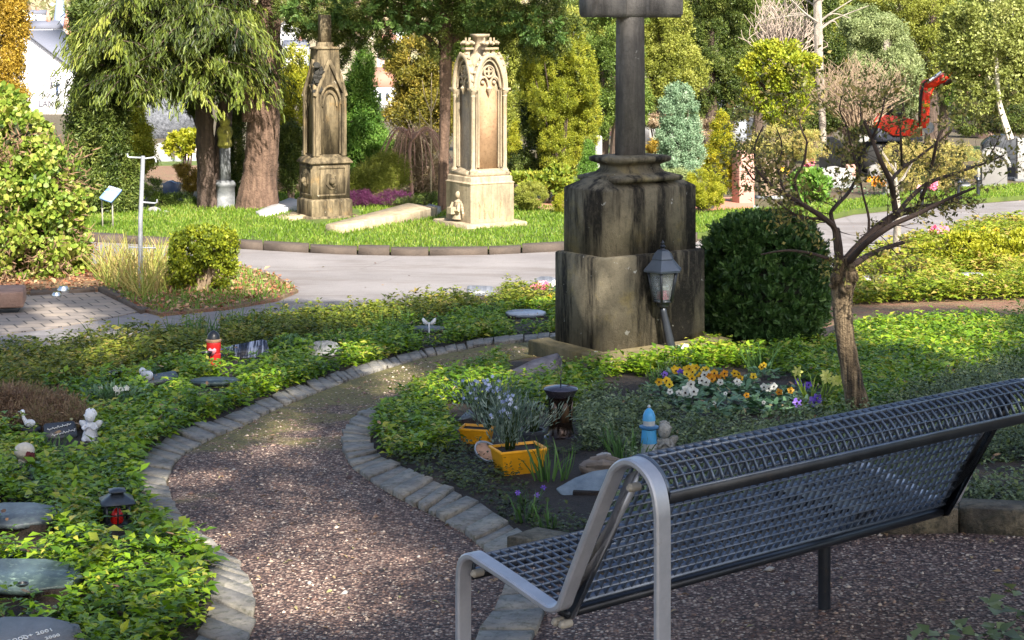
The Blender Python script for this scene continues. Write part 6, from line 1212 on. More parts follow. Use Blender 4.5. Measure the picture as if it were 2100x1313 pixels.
# ---- small red excavator
Ye = 38; s_ = mpp(Ye); c = P(1850, 330, Ye); zg = float(gz(c.x, Ye)); red = M['red'] = plain('red_paint', (.85, .045, .015), .35); t = thing('mini_excavator', 'small bright red excavator with its bent arm raised, behind the pruned tree', 'excavator', (c.x, Ye, zg))
q = lambda x, y, d=0: P(x, y, Ye+d)
zr0 = q(0, 296).z
mb = MB(); mb.prism([q(1790, 246), q(1812, 236), q(1850, 240), q(1886, 248), q(1892, 262), q(1892, 280), q(1832, 279), q(1815, 268), q(1795, 262)], Vector((0, .8, 0))); bevel(mb.build('body', red, t), .02)
mb = MB(); mb.prism([q(1802, 262, -.02), q(1832, 282, -.02), q(1892, 282, -.02), q(1892, 290, -.02), q(1800, 290, -.02)], Vector((0, .84, 0))); mb.build('undercarriage', W_SLATE, t)
for d in (-.25, .75):
    mb = MB(); yy = zr0; hh = (zr0-zg)/2; cc_ = (zr0+zg)/2; x0, x1 = q(1800, 0).x, q(1900, 0).x; A = [(x0+hh*(-math.sin(a)), cc_+hh*math.cos(a)) for a in [i*math.pi/8 for i in range(9)]]+[(x1+hh*math.sin(a), cc_-hh*math.cos(a)) for a in [i*math.pi/8 for i in range(9)]]
    mb.prism([Vector((a, Ye+d, b_)) for a, b_ in A], Vector((0, .3, 0))); mb.build('track', plain('track_rubber', (.02, .02, .02), .8), t)
mb = MB(); mb.sweep([q(1896, 262, -.1), q(1894, 240, -.1), q(1896, 205, -.1), q(1903, 180, -.1)], (0, 1, 0), .22, .20); mb.prism([q(1889, 205, -.2), q(1905, 205, -.2), q(1915, 185, -.2), q(1918, 168, -.2), q(1894, 168, -.2), q(1889, 180, -.2)], Vector((0, .2, 0))); mb.build('boom', red, t)
mb = MB(); mb.prism([q(1892, 176, -.22), q(1896, 166, -.22), q(1960, 145, -.22), q(1962, 153, -.22), q(1938, 168, -.22), q(1908, 184, -.22)], Vector((0, .22, 0))); mb.build('arm', red, t)
mb = MB(); mb.tube([q(1906, 166, -.3), q(1944, 139, -.3)], .035, 8); mb.tube([q(1944, 139, -.3), q(1957, 133, -.3)], .02, 8); mb.build('hydraulic_cylinder', plain('chrome', (.8, .82, .85), .2, .9), t, smooth=True)
mb = MB(); mb.prism([q(1958, 136, -.3), q(1968, 140, -.3), q(1966, 158, -.3), q(1950, 172, -.3), q(1936, 176, -.3), q(1942, 166, -.3), q(1954, 156, -.3)], Vector((0, .35, 0))); mb.build('bucket', plain('bucket_steel', (.08, .05, .04), .5, .5), t)
mb = MB()
for k in range(3): mb.tube([q(1886, 262, -.2), q(1884+2*k, 235, -.28), q(1886+2*k, 200, -.28), q(1892+2*k, 172-2*k, -.3), q(1915+3*k, 160-3*k, -.32)], .014, 5)
mb.build('hose', plain('hose_black', (.015, .015, .015), .6), t)
mb = MB(); mb.box(q(1835, 236, .4), (.34, .3, .09)); mb.box(q(1824, 226, .4), (.09, .3, .26)); mb.build('seat', plain('seat_black', (.02, .02, .022), .7), t)
mb = MB(); mb.tube([q(1812, 240, .1), q(1814, 205, .1), q(1850, 203, .1), q(1856, 240, .1)], .02, 6); mb.build('roll_bar', plain('bar_grey', (.06, .06, .065), .4), t)
mb = MB(); mb.box(q(1897, 216, -.14), (.14, .26, .07)); mb.build('warning_mark', plain('yellow_paint', (.8, .5, .02), .4), t)
mb = MB(); mb.tube([q(1904, 262, -.2), q(1904, 262, .4)], .13, 14); mb.tube([q(1904, 262, -.22), q(1904, 262, -.1)], .06, 10); mb.build('pivot', plain('pivot_grey', (.25, .27, .3), .4, .4), t, smooth=True)

# ================================================================ STANDS, SIGN, PATIO THINGS
galv = M['galv'] = rough_mat('galvanised', [(.38, .40, .43), (.5, .52, .55)], scale=20, rough=.4, metal=.5, bump=.1)
c = G(288, 606); t = thing('hook_stand', 'tall grey galvanised pole with hooked cross arms for hanging watering cans', 'pole', c); Yq = c.y; s_ = mpp(Yq); q = lambda x, y, d=0: P(x, y, Yq+d)
mb = MB(); mb.tube([c-UZ*.05, q(288, 450), q(293, 330), q(293, 320)], [4.9*s_, 4.7*s_, 4.4*s_, 4.4*s_], 12); mb.build('pole', galv, t, smooth=True)
for pts in ([(293, 324), (266, 323), (262, 321), (261, 315)], [(293, 326), (316, 323), (319, 325), (320, 333)]): mb = MB(); mb.tube([q(*p) for p in pts], 1.7*s_, 8); mb.build('arm', galv, t, smooth=True)
mb = MB(); mb.tube([q(293, 415), q(318, 417), q(322, 415), q(322, 409)], 1.7*s_, 8); mb.build('hook', galv, t, smooth=True)
mb = MB(); mb.tube([q(264, 507), q(320, 509)], 1.2*s_, 8); mb.build('arm', galv, t, smooth=True)
c = G(222, 478); t = thing('information_board', 'small slanted blue and white information board on two thin grey legs', 'sign', c); Yq = c.y; q = lambda x, y, d=0: P(x, y, Yq+d); s_ = mpp(Yq)
for x0, x1 in ((211, 209), (232, 230)): mb = MB(); mb.tube([Vector((q(x0, 0).x, Yq, float(gz(q(x0, 0).x, Yq)))), q(x1, 408)], 1.6*s_, 8); mb.build('leg', flatmat('leg_grey', (.28, .26, .22)), t)
a, b_, c2, d2 = q(204, 405, -.15), q(228, 413, -.15), q(250, 389, .2), q(225, 381, .2)
mb = MB(); mb.prism([a, b_, c2, d2], Vector((.0, .02, -.03))); mb.build('panel', flatmat('panel_blue', (.22, .36, .72)), t)
mb = MB(); up_ = (b_-a).cross(d2-a).normalized()*.006
if up_.z < 0: up_ = -up_
for u in (.34, .66): mb.prism([a.lerp(b_, u-.02)+up_, a.lerp(b_, u+.02)+up_, d2.lerp(c2, u+.02)+up_, d2.lerp(c2, u-.02)+up_], up_*.4)
mb.prism([a.lerp(d2, .45)+up_, b_.lerp(c2, .45)+up_, b_.lerp(c2, .5)+up_, a.lerp(d2, .5)+up_], up_*.4); mb.prism([a.lerp(d2, .80)+up_, b_.lerp(c2, .80)+up_, b_.lerp(c2, .95)+up_, a.lerp(d2, .95)+up_], up_*.4); mb.build('printed_fields', flatmat('panel_white', (.75, .78, .82)), t)
c = G(-10, 646); t = thing('stone_block', 'weathered reddish brown stone block seat on the paved patio at the left edge', 'stone block', c); mb = MB(); s_ = mpp(c.y); mb.box(Vector((P(-20, 0, c.y).x, c.y+.2, c.z+.13)), (.5, .5, .15), Matrix.Rotation(R(12), 3, 'Z'), jit=.008); bevel(mb.build('seat', rough_mat('brown_stone2', [(.2, .12, .09), (.34, .22, .17)], scale=6, bump=.6), t), .02)
mb = MB(); mb.box(Vector((P(-26, 0, c.y).x, c.y+.25, c.z+.03)), (.42, .42, .09), Matrix.Rotation(R(12), 3, 'Z')); mb.build('foot', gd, t)
steel = plain('polished_steel', (.6, .63, .66), .12, .9)
for x, y, r, lab in ((130, 604, 12, 'larger upside down polished steel bowl on the patio edge'), (116, 613, 9, 'smaller polished steel ball in front of the steel bowl')):
    c = G(x, y); q_ = r*mpp(c.y); mb = MB(); mb.lathe([(q_, .0), (q_*1.1, q_*.3), (q_*1.05, q_*.8), (q_*.7, q_*1.3), (.001, q_*1.45)], c+UZ*.01, 18); tag(mb.build('garden_lamp', steel, None, c, smooth=True), lab, 'garden lamp', 'polished steel garden lamps')

# ================================================================ GRAVE ORNAMENTS
slate = M['slate'] = rough_mat('slate', [(.03, .04, .05), (.07, .085, .10), (.13, .155, .165)], scale=8, bump=.6, bscale=40, bdist=.006, rough=.38, fine=((.14, .18, .17), .5, .7))
slate_g = rough_mat('green_slate', [(.022, .035, .04), (.05, .075, .075), (.14, .20, .17)], scale=6, bump=.5, bscale=30, bdist=.006, rough=.3, fine=((.22, .30, .24), .55, .72))
ginsc = flatmat('white_letters', (.75, .75, .72))
def plaque(name, label, cat_, x, y, w_, d_, yaw, tilt, th2, mat, group=None, lift=.10, roll=0, shape=None, ground=None):
    """flat stone: centre seen at pixel (x,y); w_ x d_ metres; tilt lifts its far edge"""
    gp2 = G(x, ground or (y+lift*3600/ (G(x, y).y))); Y_ = gp2.y; c = P(x, y, Y_); Mx = Matrix.Rotation(yaw, 3, 'Z') @ Matrix.Rotation(roll, 3, 'Y') @ Matrix.Rotation(tilt, 3, 'X')
    shape = shape or [(-.5, -.42), (-.44, -.5), (.42, -.5), (.5, -.4), (.48, .42), (.4, .5), (-.42, .48), (-.5, .4)]
    n_ = Mx @ UZ; mb = MB(); top = [c+Mx @ Vector((a*w_, b_*d_, 0)) for a, b_ in shape]; cc_ = sum(top, Vector())/len(top)
    mb.loft([[p-n_*th2 for p in top], [p-n_*.006 for p in top], [cc_+(p-cc_)*.975 for p in top]]); t = thing(name, label, cat_, gp2, group); mb.build('slab', mat, t)
    low = min((p-n_*th2).z for p in top); zg = float(gz(c.x, c.y))
    mb = MB(); mb.box(Vector((c.x, c.y, (c.z-th2+zg)/2-.01)), (w_*(.86 if tilt < .5 else .5), d_*(.8 if tilt < .5 else .3), max(c.z-th2-zg, .04)*(1 if tilt < .5 else .8)+.02), Matrix.Rotation(yaw, 3, 'Z')); mb.build('bedding', M['soil'], t)
    t['_n'] = 0; del t['_n']; return t, c, Mx
irr = [(-.5, .0), (-.42, -.32), (-.2, -.48), (.15, -.5), (.42, -.3), (.5, .02), (.38, .35), (.1, .5), (-.25, .46), (-.45, .25)]
GS = 'flat grave stones in the left bed'
plaque('grave_plate', 'blue grey slate plate at the left edge above the two larger ones', 'grave plate', 30, 1052, .36, .24, -.1, .10, .02, slate, GS, .075, shape=irr)
plaque('grave_plate', 'broad green and blue mottled slate plate cut off by the left edge', 'grave plate', 40, 1176, .46, .26, -.12, .12, .02, slate_g, GS, .075, shape=irr)
t, c, Mx = plaque('grave_plate', 'grey stone plate with worn white writing in the bottom left corner', 'grave plate', 40, 1306, .42, .28, -.12, .14, .02, rough_mat('worn_slate', [(.12, .12, .12), (.24, .23, .23)], scale=8, bump=.5, rough=.5), GS, .09, shape=irr)
RT = Mx @ Matrix.Rotation(R(38), 3, 'Z')
for body, a, b_, sz in (('2000', .01, -.06, .034), ('7 + 2001', .055, -.015, .028), ('2000', .11, -.03, .024)): text('inscription', body, c+Mx @ Vector((a-.0, b_+.03, .002)), sz, ginsc, t, RT, ext=.001)
t, c, Mx = plaque('name_plate', 'small dark tilted slate with white handwritten words beside the angel', 'grave plate', 124, 882, .165, .10, .35, .75, .02, gd, GS, .05)
RT = Mx @ Matrix.Rotation(R(12), 3, 'Z')
for k, (b_, n_) in enumerate(((.018, 9), (-.022, 8))):
    mb = MB(); pts = []
    for i in range(n_*4): u = i/(n_*4); pts.append(c+RT @ Vector((-.062+.125*u+.012*k, b_+.010*math.sin(i*1.7)*(.5+.5*math.sin(i*.9)), .003)))
    mb.tube(pts, .0022, 4); mb.build('inscription', ginsc, t)
plaque('grave_plate', 'pale grey slate plate lying nearly flat in the middle of the left bed', 'grave plate', 441, 779, .31, .13, .1, .12, .02, slate_g, GS, .06, shape=irr)
plaque('grave_plate', 'narrow bluish stone slab propped beside the small white figure', 'grave plate', 332, 773, .20, .10, .35, .35, .03, slate, GS, .07, roll=-.1)
t, c, Mx = plaque('grave_stone', 'long polished black stone with reflections painted as pale stripes right of the red candle', 'gravestone', 500, 722, .36, .14, .25, 1.0, .05, rough_mat('granite_reflections', [(.012, .014, .02), (.03, .04, .07), (.45, .5, .62), (.02, .025, .04)], scale=7, stretch=(3.2, .3, .3), rough=.15, bump=0, lo=.42, hi=.62), GS, .05, roll=-.14)  # reflected stripes are painted into the stone's base colour
plaque('grave_stone', 'speckled pale grey stone with a rounded top in the left bed', 'grave plate', 665, 714, .24, .16, .1, .6, .05, rough_mat('speckled', [(.12, .12, .12), (.4, .4, .38)], scale=40, bump=.6), GS, .06, shape=irr)
plaque('grave_plate', 'grey flat plate under the white butterfly', 'grave plate', 878, 672, .29, .12, .0, .14, .03, slate, GS, .06, shape=irr)
plaque('grave_plate', 'light blue grey flat plate close to the cross plinth', 'grave plate', 1078, 640, .36, .14, .05, .22, .03, plain('light_slate', (.32, .38, .46), .25), GS, .07, shape=irr)
for x, y, w_, h_, yaw, lab, sh in ((986, 596, .27, .12, .12, 'slanted grey desk shaped stone at the road edge of the left bed', None), (1122, 577, .26, .13, .1, 'curved grey stone with white edge behind the pink flowers', irr)):
    t, c, Mx = plaque('grave_stone', lab, 'gravestone', x, y, w_, h_, yaw, .85, .07, rough_mat('ribbed_stone', [(.06, .07, .085), (.17, .18, .21)], scale=9, stretch=(3, .4, 1), bump=.4, rough=.35), GS, .06, shape=sh, roll=.06)
# wedge stone near the cross
c = G(1100, 800); e = Vector((math.cos(.42), math.sin(.42), 0)); t = thing('grave_stone', 'wedge shaped grey brown stone with a sloping polished top, front of the cross step', 'gravestone', c); Y_ = c.y+.15; q = lambda x, y, d=0: P(x, y, Y_+d)
mb = MB(); F1 = [q(1036, 764), q(1098, 752), q(1092, 768), q(1040, 770)]
mb.loft([[q(1036, 766), q(1096, 760), q(1150, 768, .02), q(1152, 735, .1), q(1143, 724, .2), q(1092, 738, .12)], [q(1036, 790), q(1096, 790), q(1150, 790, .02), q(1155, 780, .1), q(1150, 770, .3), q(1092, 770, .3)]]); mb.build('stone', rough_mat('wedge', [(.12, .10, .10), (.28, .25, .25)], scale=7, stretch=(3, 3, .4), bump=.6, rough=.5), t)
# small candle lights and vases
def vase(label, x, ytop, ground, r, group='black grave vases'):
    c = G(x, ground); s_ = mpp(c.y); zt_ = CAMZ-(ytop-HY)/F*c.y; h_ = zt_-c.z; q_ = r*s_; mb = MB(); mb.lathe([(q_*.3, 0), (q_*.35, h_*.4), (q_*.5, h_*.6), (q_*.75, h_*.85), (q_*.95, h_*.97), (q_*1.08, h_), (q_*.85, h_), (q_*.5, h_*.75)], c, 16); return tag(mb.build('vase', plain('black_plastic', (.012, .012, .014), .4), None, c, smooth=True), label, 'vase', group)
vase('black flared spike vase standing among the leaves left of the bluish slab', 237, 762, 808, 13); vase('black flared vase at the foot of the red candle', 424, 722, 760, 12); vase('low dark vase beside the mottled slate plate', 46, 1196, 1236, 12)
c = G(438, 752); s_ = mpp(c.y); zt = lambda y: CAMZ-(y-HY)/F*c.y; t = thing('grave_candle', 'red glass grave candle with a pointed black lid and a pink heart', 'candle', c)
mb = MB(); mb.lathe([(.03, 0), (.048, .01), (.05, zt(726)-c.z), (.044, zt(724)-c.z), (.050, zt(715)-c.z), (.050, zt(700)-c.z), (.046, zt(697)-c.z)], c, 18); mb.build('glass', plain('red_glass', (.42, .02, .02), .15), t, smooth=True)
mb = MB(); mb.lathe([(.054, zt(700)-c.z), (.054, zt(697)-c.z), (.046, zt(695)-c.z)], c, 18); mb.build('rim', plain('gold_rim', (.6, .35, .2), .3, .6), t, smooth=True)
mb = MB(); mb.lathe([(.045, zt(697)-c.z), (.043, zt(688)-c.z), (.028, zt(682)-c.z), (.014, zt(679)-c.z), (.001, zt(677)-c.z)], c, 16); mb.build('lid', plain('black_lid', (.01, .012, .016), .35), t, smooth=True)
mb = MB(); hz = zt(719); mb.prism([Vector((c.x+a*.030, c.y-.052, hz+b_*.030)) for a, b_ in ((0, -1), (-.9, .1), (-.9, .6), (-.5, .9), (0, .5), (.5, .9), (.9, .6), (.9, .1))], Vector((0, -.006, 0))); mb.build('heart', plain('pink_heart', (.7, .25, .3), .5), t)
# black metal lantern with red candle
c = G(240, 1082); Y_ = c.y; s_ = mpp(Y_); zt = lambda y: CAMZ-(y-HY)/F*Y_; t = thing('grave_lantern', 'small square black metal lantern with a red candle glass, beside the path edging', 'lantern', c); yaw = R(18)
RZ = Matrix.Rotation(yaw, 3, 'Z'); a0_ = 24*s_; A = lambda r, z: [Vector((c.x, c.y, z))+RZ @ Vector((sx*r, sy*r, 0)) for sx, sy in ((-1, -1), (1, -1), (1, 1), (-1, 1))]
mb = MB(); mb.loft([A(a0_*1.05, c.z), A(a0_*1.05, c.z+.02)]); lo, hi = A(a0_*.93, c.z+.01), A(a0_*.93, zt(1027))
for i in range(4): mb.tube([lo[i], hi[i]], .006, 5); mb.tube([hi[i], hi[(i+1) % 4]], .006, 5); mb.tube([lo[i].lerp(lo[(i+1) % 4], .5), hi[i].lerp(hi[(i+1) % 4], .5)], .003, 4); mb.tube([lo[i].lerp(hi[i], .5), lo[(i+1) % 4].lerp(hi[(i+1) % 4], .5)], .003, 4)
mb.build('cage', iron, t)
mb = MB(); mb.loft([A(a0_*1.42, zt(1029)), A(a0_*1.42, zt(1027)), A(a0_*.62, zt(1014)), A(a0_*.55, zt(1013))]); mb.loft([A(a0_*.5, zt(1014)), A(a0_*.5, zt(1008)), A(a0_*.72, zt(1007)), A(a0_*.7, zt(1005)), A(a0_*.2, zt(1001))]); mb.build('roof', plain('lantern_roof', (.05, .06, .075), .35, .4), t)
mb = MB(); mb.lathe([(.02, .012), (.026, .03), (.024, .055), (.012, .075), (.004, .08)], c, 14); mb.build('candle', plain('red_cup', (.55, .015, .012), .25), t, smooth=True)
# white angel figurine
def angel(label, x, ytop, ground, mat, seat=False, group=None, squat=1.0):
    c = G(x, ground); Y_ = c.y; H = (CAMZ-(ytop-HY)/F*Y_)-c.z; t = thing('angel_figurine', label, 'figurine', c, group); k_ = H
    v = lambda a, b_, z: c+Vector((a*k_, b_*k_, z*k_))
    mb = MB(); mb.lathe([(.20*k_*squat, 0), (.26*k_*squat, .05*k_), (.22*k_*squat, .25*k_), (.15*k_, .42*k_), (.13*k_, .56*k_), (.06*k_, .60*k_)], c, 14)
    mb.ball(v(0, -.02, .78), (.165*k_, .16*k_, .20*k_), 14, 10, .015); mb.ball(v(0, -.18, .76), .022*k_, 6, 5)
    for sx in (-1, 1):
        mb.ball(v(sx*.075, -.165, .79), .020*k_, 6, 5); mb.tube([v(sx*.13, 0, .54), v(sx*.21, -.06, .42), v(sx*.14, -.17, .40), v(sx*.02, -.19, .50)], [.05*k_, .05*k_, .04*k_, .03*k_], 8); mb.tube([v(sx*.10, -.05, .14), v(sx*.14, -.24, .12), v(sx*.10, -.27, .02)], [.09*k_, .075*k_, .05*k_], 8)
    mb.tube([v(-.03, -.165, .715), v(0, -.175, .705), v(.03, -.165, .715)], .008*k_, 5); o = mb.build('body', mat, t, smooth=True, angle=70)
    mb = MB()
    for i in range(34): a = random.uniform(0, 6.28); el = random.uniform(-.1, 1.4); mb.ball(v(.165*math.cos(a)*math.cos(el), .02+.15*math.sin(a)*math.cos(el) if math.sin(a) > -.3 or el > .6 else .1, .80+.18*math.sin(el)), .038*k_, 6, 5, .1)
    mb.build('hair', mat, t, smooth=True)
    for sx in (-1, 1):
        mb = MB(); mb.loft([[v(sx*a, .08+d, z) for a, z in ((.06, .52), (.20, .62), (.34, .62), (.36, .56), (.28, .42), (.18, .28), (.08, .34))] for d in (0, .05)]); mb.build('wing', mat, t)
    return t
wm = plain('white_plaster', (.66, .68, .72), .6, bump=.2); gm = rough_mat('grey_cast_stone', [(.16, .16, .15), (.42, .41, .38)], scale=30, bump=.8, bscale=60)
angel('small white praying angel figurine beside the dark slate with handwriting', 185, 838, 906, wm); angel('grey stone cherub behind the blue lighthouse lamp', 1362, 864, 948, gm, squat=1.2)
mb = MB(); c = G(50, 962); zz_ = P(50, 925, c.y).z; q_ = 21*mpp(c.y); mb.ball((c.x, c.y, zz_), (q_, q_*.95, q_*.82), 20, 12, .02); mb.tube([(c.x, c.y, c.z-.02), (c.x, c.y, zz_)], [q_*.7, q_*.5], 10); tag(mb.build('stone_ball', rough_mat('limestone', [(.36, .34, .3), (.6, .57, .5)], scale=14, bump=.5), None, c, smooth=True), 'pale round stone resting in the ground cover at the left edge', 'stone')
c = G(64, 900); q_ = mpp(c.y); t = thing('bird_figurine', 'little white bird figure on a dark pot in front of the dry heather', 'figurine', c); zt = lambda y: CAMZ-(y-HY)/F*c.y
mb = MB(); mb.lathe([(16*q_, 0), (20*q_, zt(876)-c.z), (17*q_, zt(874)-c.z), (15*q_, zt(880)-c.z)], c, 14); mb.build('pot', plain('dark_pot', (.012, .014, .025), .4), t)
mb = MB(); mb.ball((c.x-3*q_, c.y, zt(868)), (12*q_, 8*q_, 8*q_), 12, 8); mb.tube([(c.x-10*q_, c.y, zt(866)), (c.x-16*q_, c.y, zt(856)), (c.x-17*q_, c.y, zt(848))], [5*q_, 3.5*q_, 3*q_], 8); mb.ball((c.x-18*q_, c.y-.0, zt(845)), 5*q_, 10, 8); mb.tube([(c.x-21*q_, c.y, zt(845)), (c.x-27*q_, c.y, zt(844))], [1.6*q_, .3*q_], 6); mb.build('bird', wm, t, smooth=True)
mb = MB(); c = G(880, 698); z0_ = P(880, 664, c.y).z; q_ = mpp(c.y)
for sx in (-1, 1): mb.loft([[Vector((c.x+sx*a*q_, c.y+d, z0_+b_*q_)) for a, b_ in ((0, 0), (3, 3), (12, 12), (15, 9), (12, 0), (6, -4))] for d in (0, .012)])
mb.tube([(c.x, c.y, c.z-.01), (c.x, c.y, z0_+.01)], .006, 6); tag(mb.build('butterfly_ornament', wm, None, c), 'small white butterfly ornament on the flat grey plate', 'ornament')
mb = MB(); c = G(300, 796); q_ = mpp(c.y); mb.ball((c.x, c.y, P(300, 770, c.y).z), (14*q_, 12*q_, 12*q_), 14, 10, .06); mb.ball((c.x-8*q_, c.y, P(300, 761, c.y).z), (7*q_, 7*q_, 7*q_), 10, 8, .05); mb.tube([c-UZ*.01, (c.x, c.y, P(300, 776, c.y).z)], 8*q_, 10); tag(mb.build('figurine', wm, None, c, smooth=True), 'small rounded white figure leaning on the narrow bluish slab', 'figurine')
# dark glossy lantern with flared lid
c = G(1150, 900); Y_ = c.y; s_ = mpp(Y_); zt = lambda y: CAMZ-(y-HY)/F*Y_-c.z; X0_ = c; t = thing('grave_lantern', 'glossy dark bronze grave lantern with a wide flared lid and pin, behind the planters', 'lantern', c); br = plain('dark_bronze', (.035, .022, .018), .12, .6)
mb = MB(); mb.lathe([(38*s_, .0), (38*s_, .012), (30*s_, .02), (27*s_, .03), (24*s_, zt(868)), (24*s_, zt(835)), (26*s_, zt(815)), (28*s_, zt(812))], c, 24); mb.build('body', br, t, smooth=True)
mb = MB(); mb.lathe([(27*s_, zt(812)), (35*s_, zt(800)), (36*s_, zt(797)), (33*s_, zt(794)), (12*s_, zt(790)), (.001, zt(789))], c, 24); lid = mb.build('lid', plain('bronze_lid', (.10, .09, .11), .15, .7), t, smooth=True)
mb = MB(); mb.tube([c+UZ*(zt(791)), c+UZ*(zt(768))], [.004, .003], 6); mb.build('pin', iron, t)
for a in (-2.2, -1.2, -.3):
    mb = MB(); mb.loft([[c+Vector((math.cos(a+x)*25.2*s_*k_, math.sin(a+x)*25.2*s_*k_, zt(862)+z*(zt(822)-zt(862)))) for x, z in [(p*.8, q) for p, q in arch_pts(.8, .6, .4, 5)]] for k_ in (1.0, 1.02)]); mb.build('pane', plain('amber_pane', (.10, .06, .035), .1), t)
# planters
def planter(label, x, ground, w_, h_, d_, yaw, mat, tilt=0.0):
    c = G(x, ground); t = thing('planter', label, 'planter', c, 'yellow planters'); RZ = Matrix.Rotation(yaw, 3, 'Z'); A = lambda k_, z: [c+RZ @ Vector((sx*w_/2*k_, sy*d_/2*k_, 0))+UZ*z for sx, sy in ((-1, -1), (1, -1), (1, 1), (-1, 1))]
    mb = MB(); mb.loft([A(.80, 0), A(.985, h_-.012), A(1.04, h_-.012), A(1.04, h_), A(.95, h_), A(.93, h_-.03)]); bevel(mb.build('tub', mat, t), .003); mb = MB(); mb.loft([A(.9, h_-.04), A(.94, h_-.012)]); mb.build('soil', M['soil'], t); return t, c
yel = plain('yellow_plastic', (.80, .36, .012), .45)
def bunch(t, c, n, h_, spread, mat, shape='blade', L=.1, W=.012, fl=None, flc=None, flsize=.012, name='leaves'):
    x = rng.normal(0, spread*.45, (n, 2)); pos = np.c_[c.x+x[:, 0], c.y+x[:, 1], c.z+h_*rng.uniform(0, .25, n)]; d = np.c_[x*2.2+rng.normal(0, .25*spread, (n, 2)), np.full(n, h_)]
    if shape != 'blade': u = rng.uniform(.1, 1, n); pos = pos+d*u[:, None]*.9
    leaves(name, pos, d+rng.normal(0, .25*h_ if shape != 'blade' else .1*h_, (n, 3)), rdir(n), L*rng.uniform(.6, 1.3, n), W, rng.uniform(0, 1, n), mat, t, shape=shape)
    mb = MB()
    for k in range(14): p = Vector(pos[k]); mb.tube([Vector((c.x+x[k, 0]*.5, c.y+x[k, 1]*.5, c.z)), Vector((c.x+x[k, 0], c.y+x[k, 1], c.z+h_*.9))], .003, 4)
    mb.build('stems', G_MID, t)
    if fl:
        for _ in range(fl):
            q = np.array([c.x+rng.normal(0, spread*.7), c.y+rng.normal(0, spread*.5), c.z+h_*rng.uniform(.75, 1.25)]); a = np.arange(5)*1.2566+rng.uniform(0, 1); leaves('flower', np.repeat(q[None], 5, 0), np.c_[np.cos(a), rng.normal(-.4, .3, 5), np.sin(a)], np.tile([0, -1, .3], (5, 1)), flsize, flsize*.9, rng.uniform(0, 1), flc, t, shape='flat')
blueF = leaf_mat('blue_flower', [(.22, .28, .55), (.4, .48, .75), (.6, .65, .85)], trans=.2, big=6); G_SAGE = leaf_mat('sage_leaf', [(.05, .09, .07), (.13, .19, .15), (.28, .36, .32)], trans=.2, big=5)
t, c = planter('larger yellow rectangular planter in front with a tall bluish flowering plant', 1063, 972, .225, .125, .15, R(22), yel); bunch(t, c+Vector((-.05, 0, .11)), 760, .20, .055, G_SAGE, 'leaf', .035, .008, 24, blueF, .010)
t, c = planter('smaller yellow planter tilted behind the larger one with pale blue flowers', 978, 912, .155, .09, .11, R(-14), yel); bunch(t, c+Vector((.06, .02, .08)), 760, .20, .075, G_SAGE, 'leaf', .035, .009, 34, blueF, .010)
c = G(1092, 925); t = thing('flower_pot', 'round dark pot with a grey leaved trailing plant behind the larger yellow planter', 'flower pot', c); mb = MB(); mb.lathe([(.045, 0), (.06, .09), (.066, .09), (.066, .105), (.052, .105), (.05, .08)], c, 18); mb.build('pot', plain('anthracite', (.03, .035, .045), .5), t, smooth=True); bunch(t, c+UZ*.09, 380, .12, .085, leaf_mat('grey_leaf', [(.08, .12, .10), (.18, .24, .19), (.32, .38, .3)], trans=.15, big=5), 'leaf', .035, .006)
c = G(1000, 950); t = thing('saucer', 'clay coloured plate with a grey rim leaning between the two yellow planters', 'plate', c); Mx = Matrix.Rotation(R(40), 3, 'Z') @ Matrix.Rotation(R(38), 3, 'X'); ax_ = Mx @ UZ; mb = MB(); p = P(997, 928, c.y); mb.lathe([(.050, 0), (.062, .012), (.064, .022), (.058, .022), (.052, .012)], p-ax_*.012, 22, ax_); mb.build('rim', plain('grey_rim', (.3, .32, .35), .4), t, smooth=True); mb = MB(); mb.lathe([(.053, -.002), (.053, .006), (.001, .008)], p, 20, ax_); mb.build('disc', plain('peach_clay', (.50, .28, .17), .7), t)
# lighthouse lamp
c = G(1331, 950); Y_ = c.y; s_ = mpp(Y_); zt = lambda y: CAMZ-(y-HY)/F*Y_-c.z; t = thing('lighthouse_lamp', 'little blue and grey lighthouse shaped garden lamp behind the bench arch', 'lamp', c); lb = plain('light_blue', (.06, .32, .62), .4); lgy = plain('light_grey', (.42, .44, .45), .5)
mb = MB(); mb.lathe([(20*s_, -.02), (19*s_, zt(940)), (18*s_, zt(938))], c, 20); mb.build('foot_band', lb, t, smooth=True); mb = MB(); mb.lathe([(18.5*s_, zt(939)), (16.5*s_, zt(907))], c, 20); mb.build('lower_shaft', lgy, t, smooth=True); mb = MB(); mb.lathe([(16.7*s_, zt(908)), (14.5*s_, zt(880))], c, 20); mb.build('upper_shaft', lb, t, smooth=True)
mb = MB(); mb.lathe([(14*s_, zt(881)), (20*s_, zt(877)), (20*s_, zt(874)), (12*s_, zt(872))], c, 20); mb.build('gallery', plain('deep_blue', (.03, .13, .28), .4), t, smooth=True); mb = MB(); mb.lathe([(12*s_, zt(875)), (12.5*s_, zt(861))], c, 16); mb.build('lantern_room', lgy, t, smooth=True)
mb = MB(); mb.lathe([(13.5*s_, zt(862)), (12.5*s_, zt(852)), (9.5*s_, zt(844)), (5*s_, zt(839)), (2*s_, zt(837))], c, 18); mb.build('dome', lb, t, smooth=True); mb = MB(); mb.ball(c+UZ*zt(834), 3.6*s_, 10, 8); mb.build('knob', lgy, t, smooth=True)
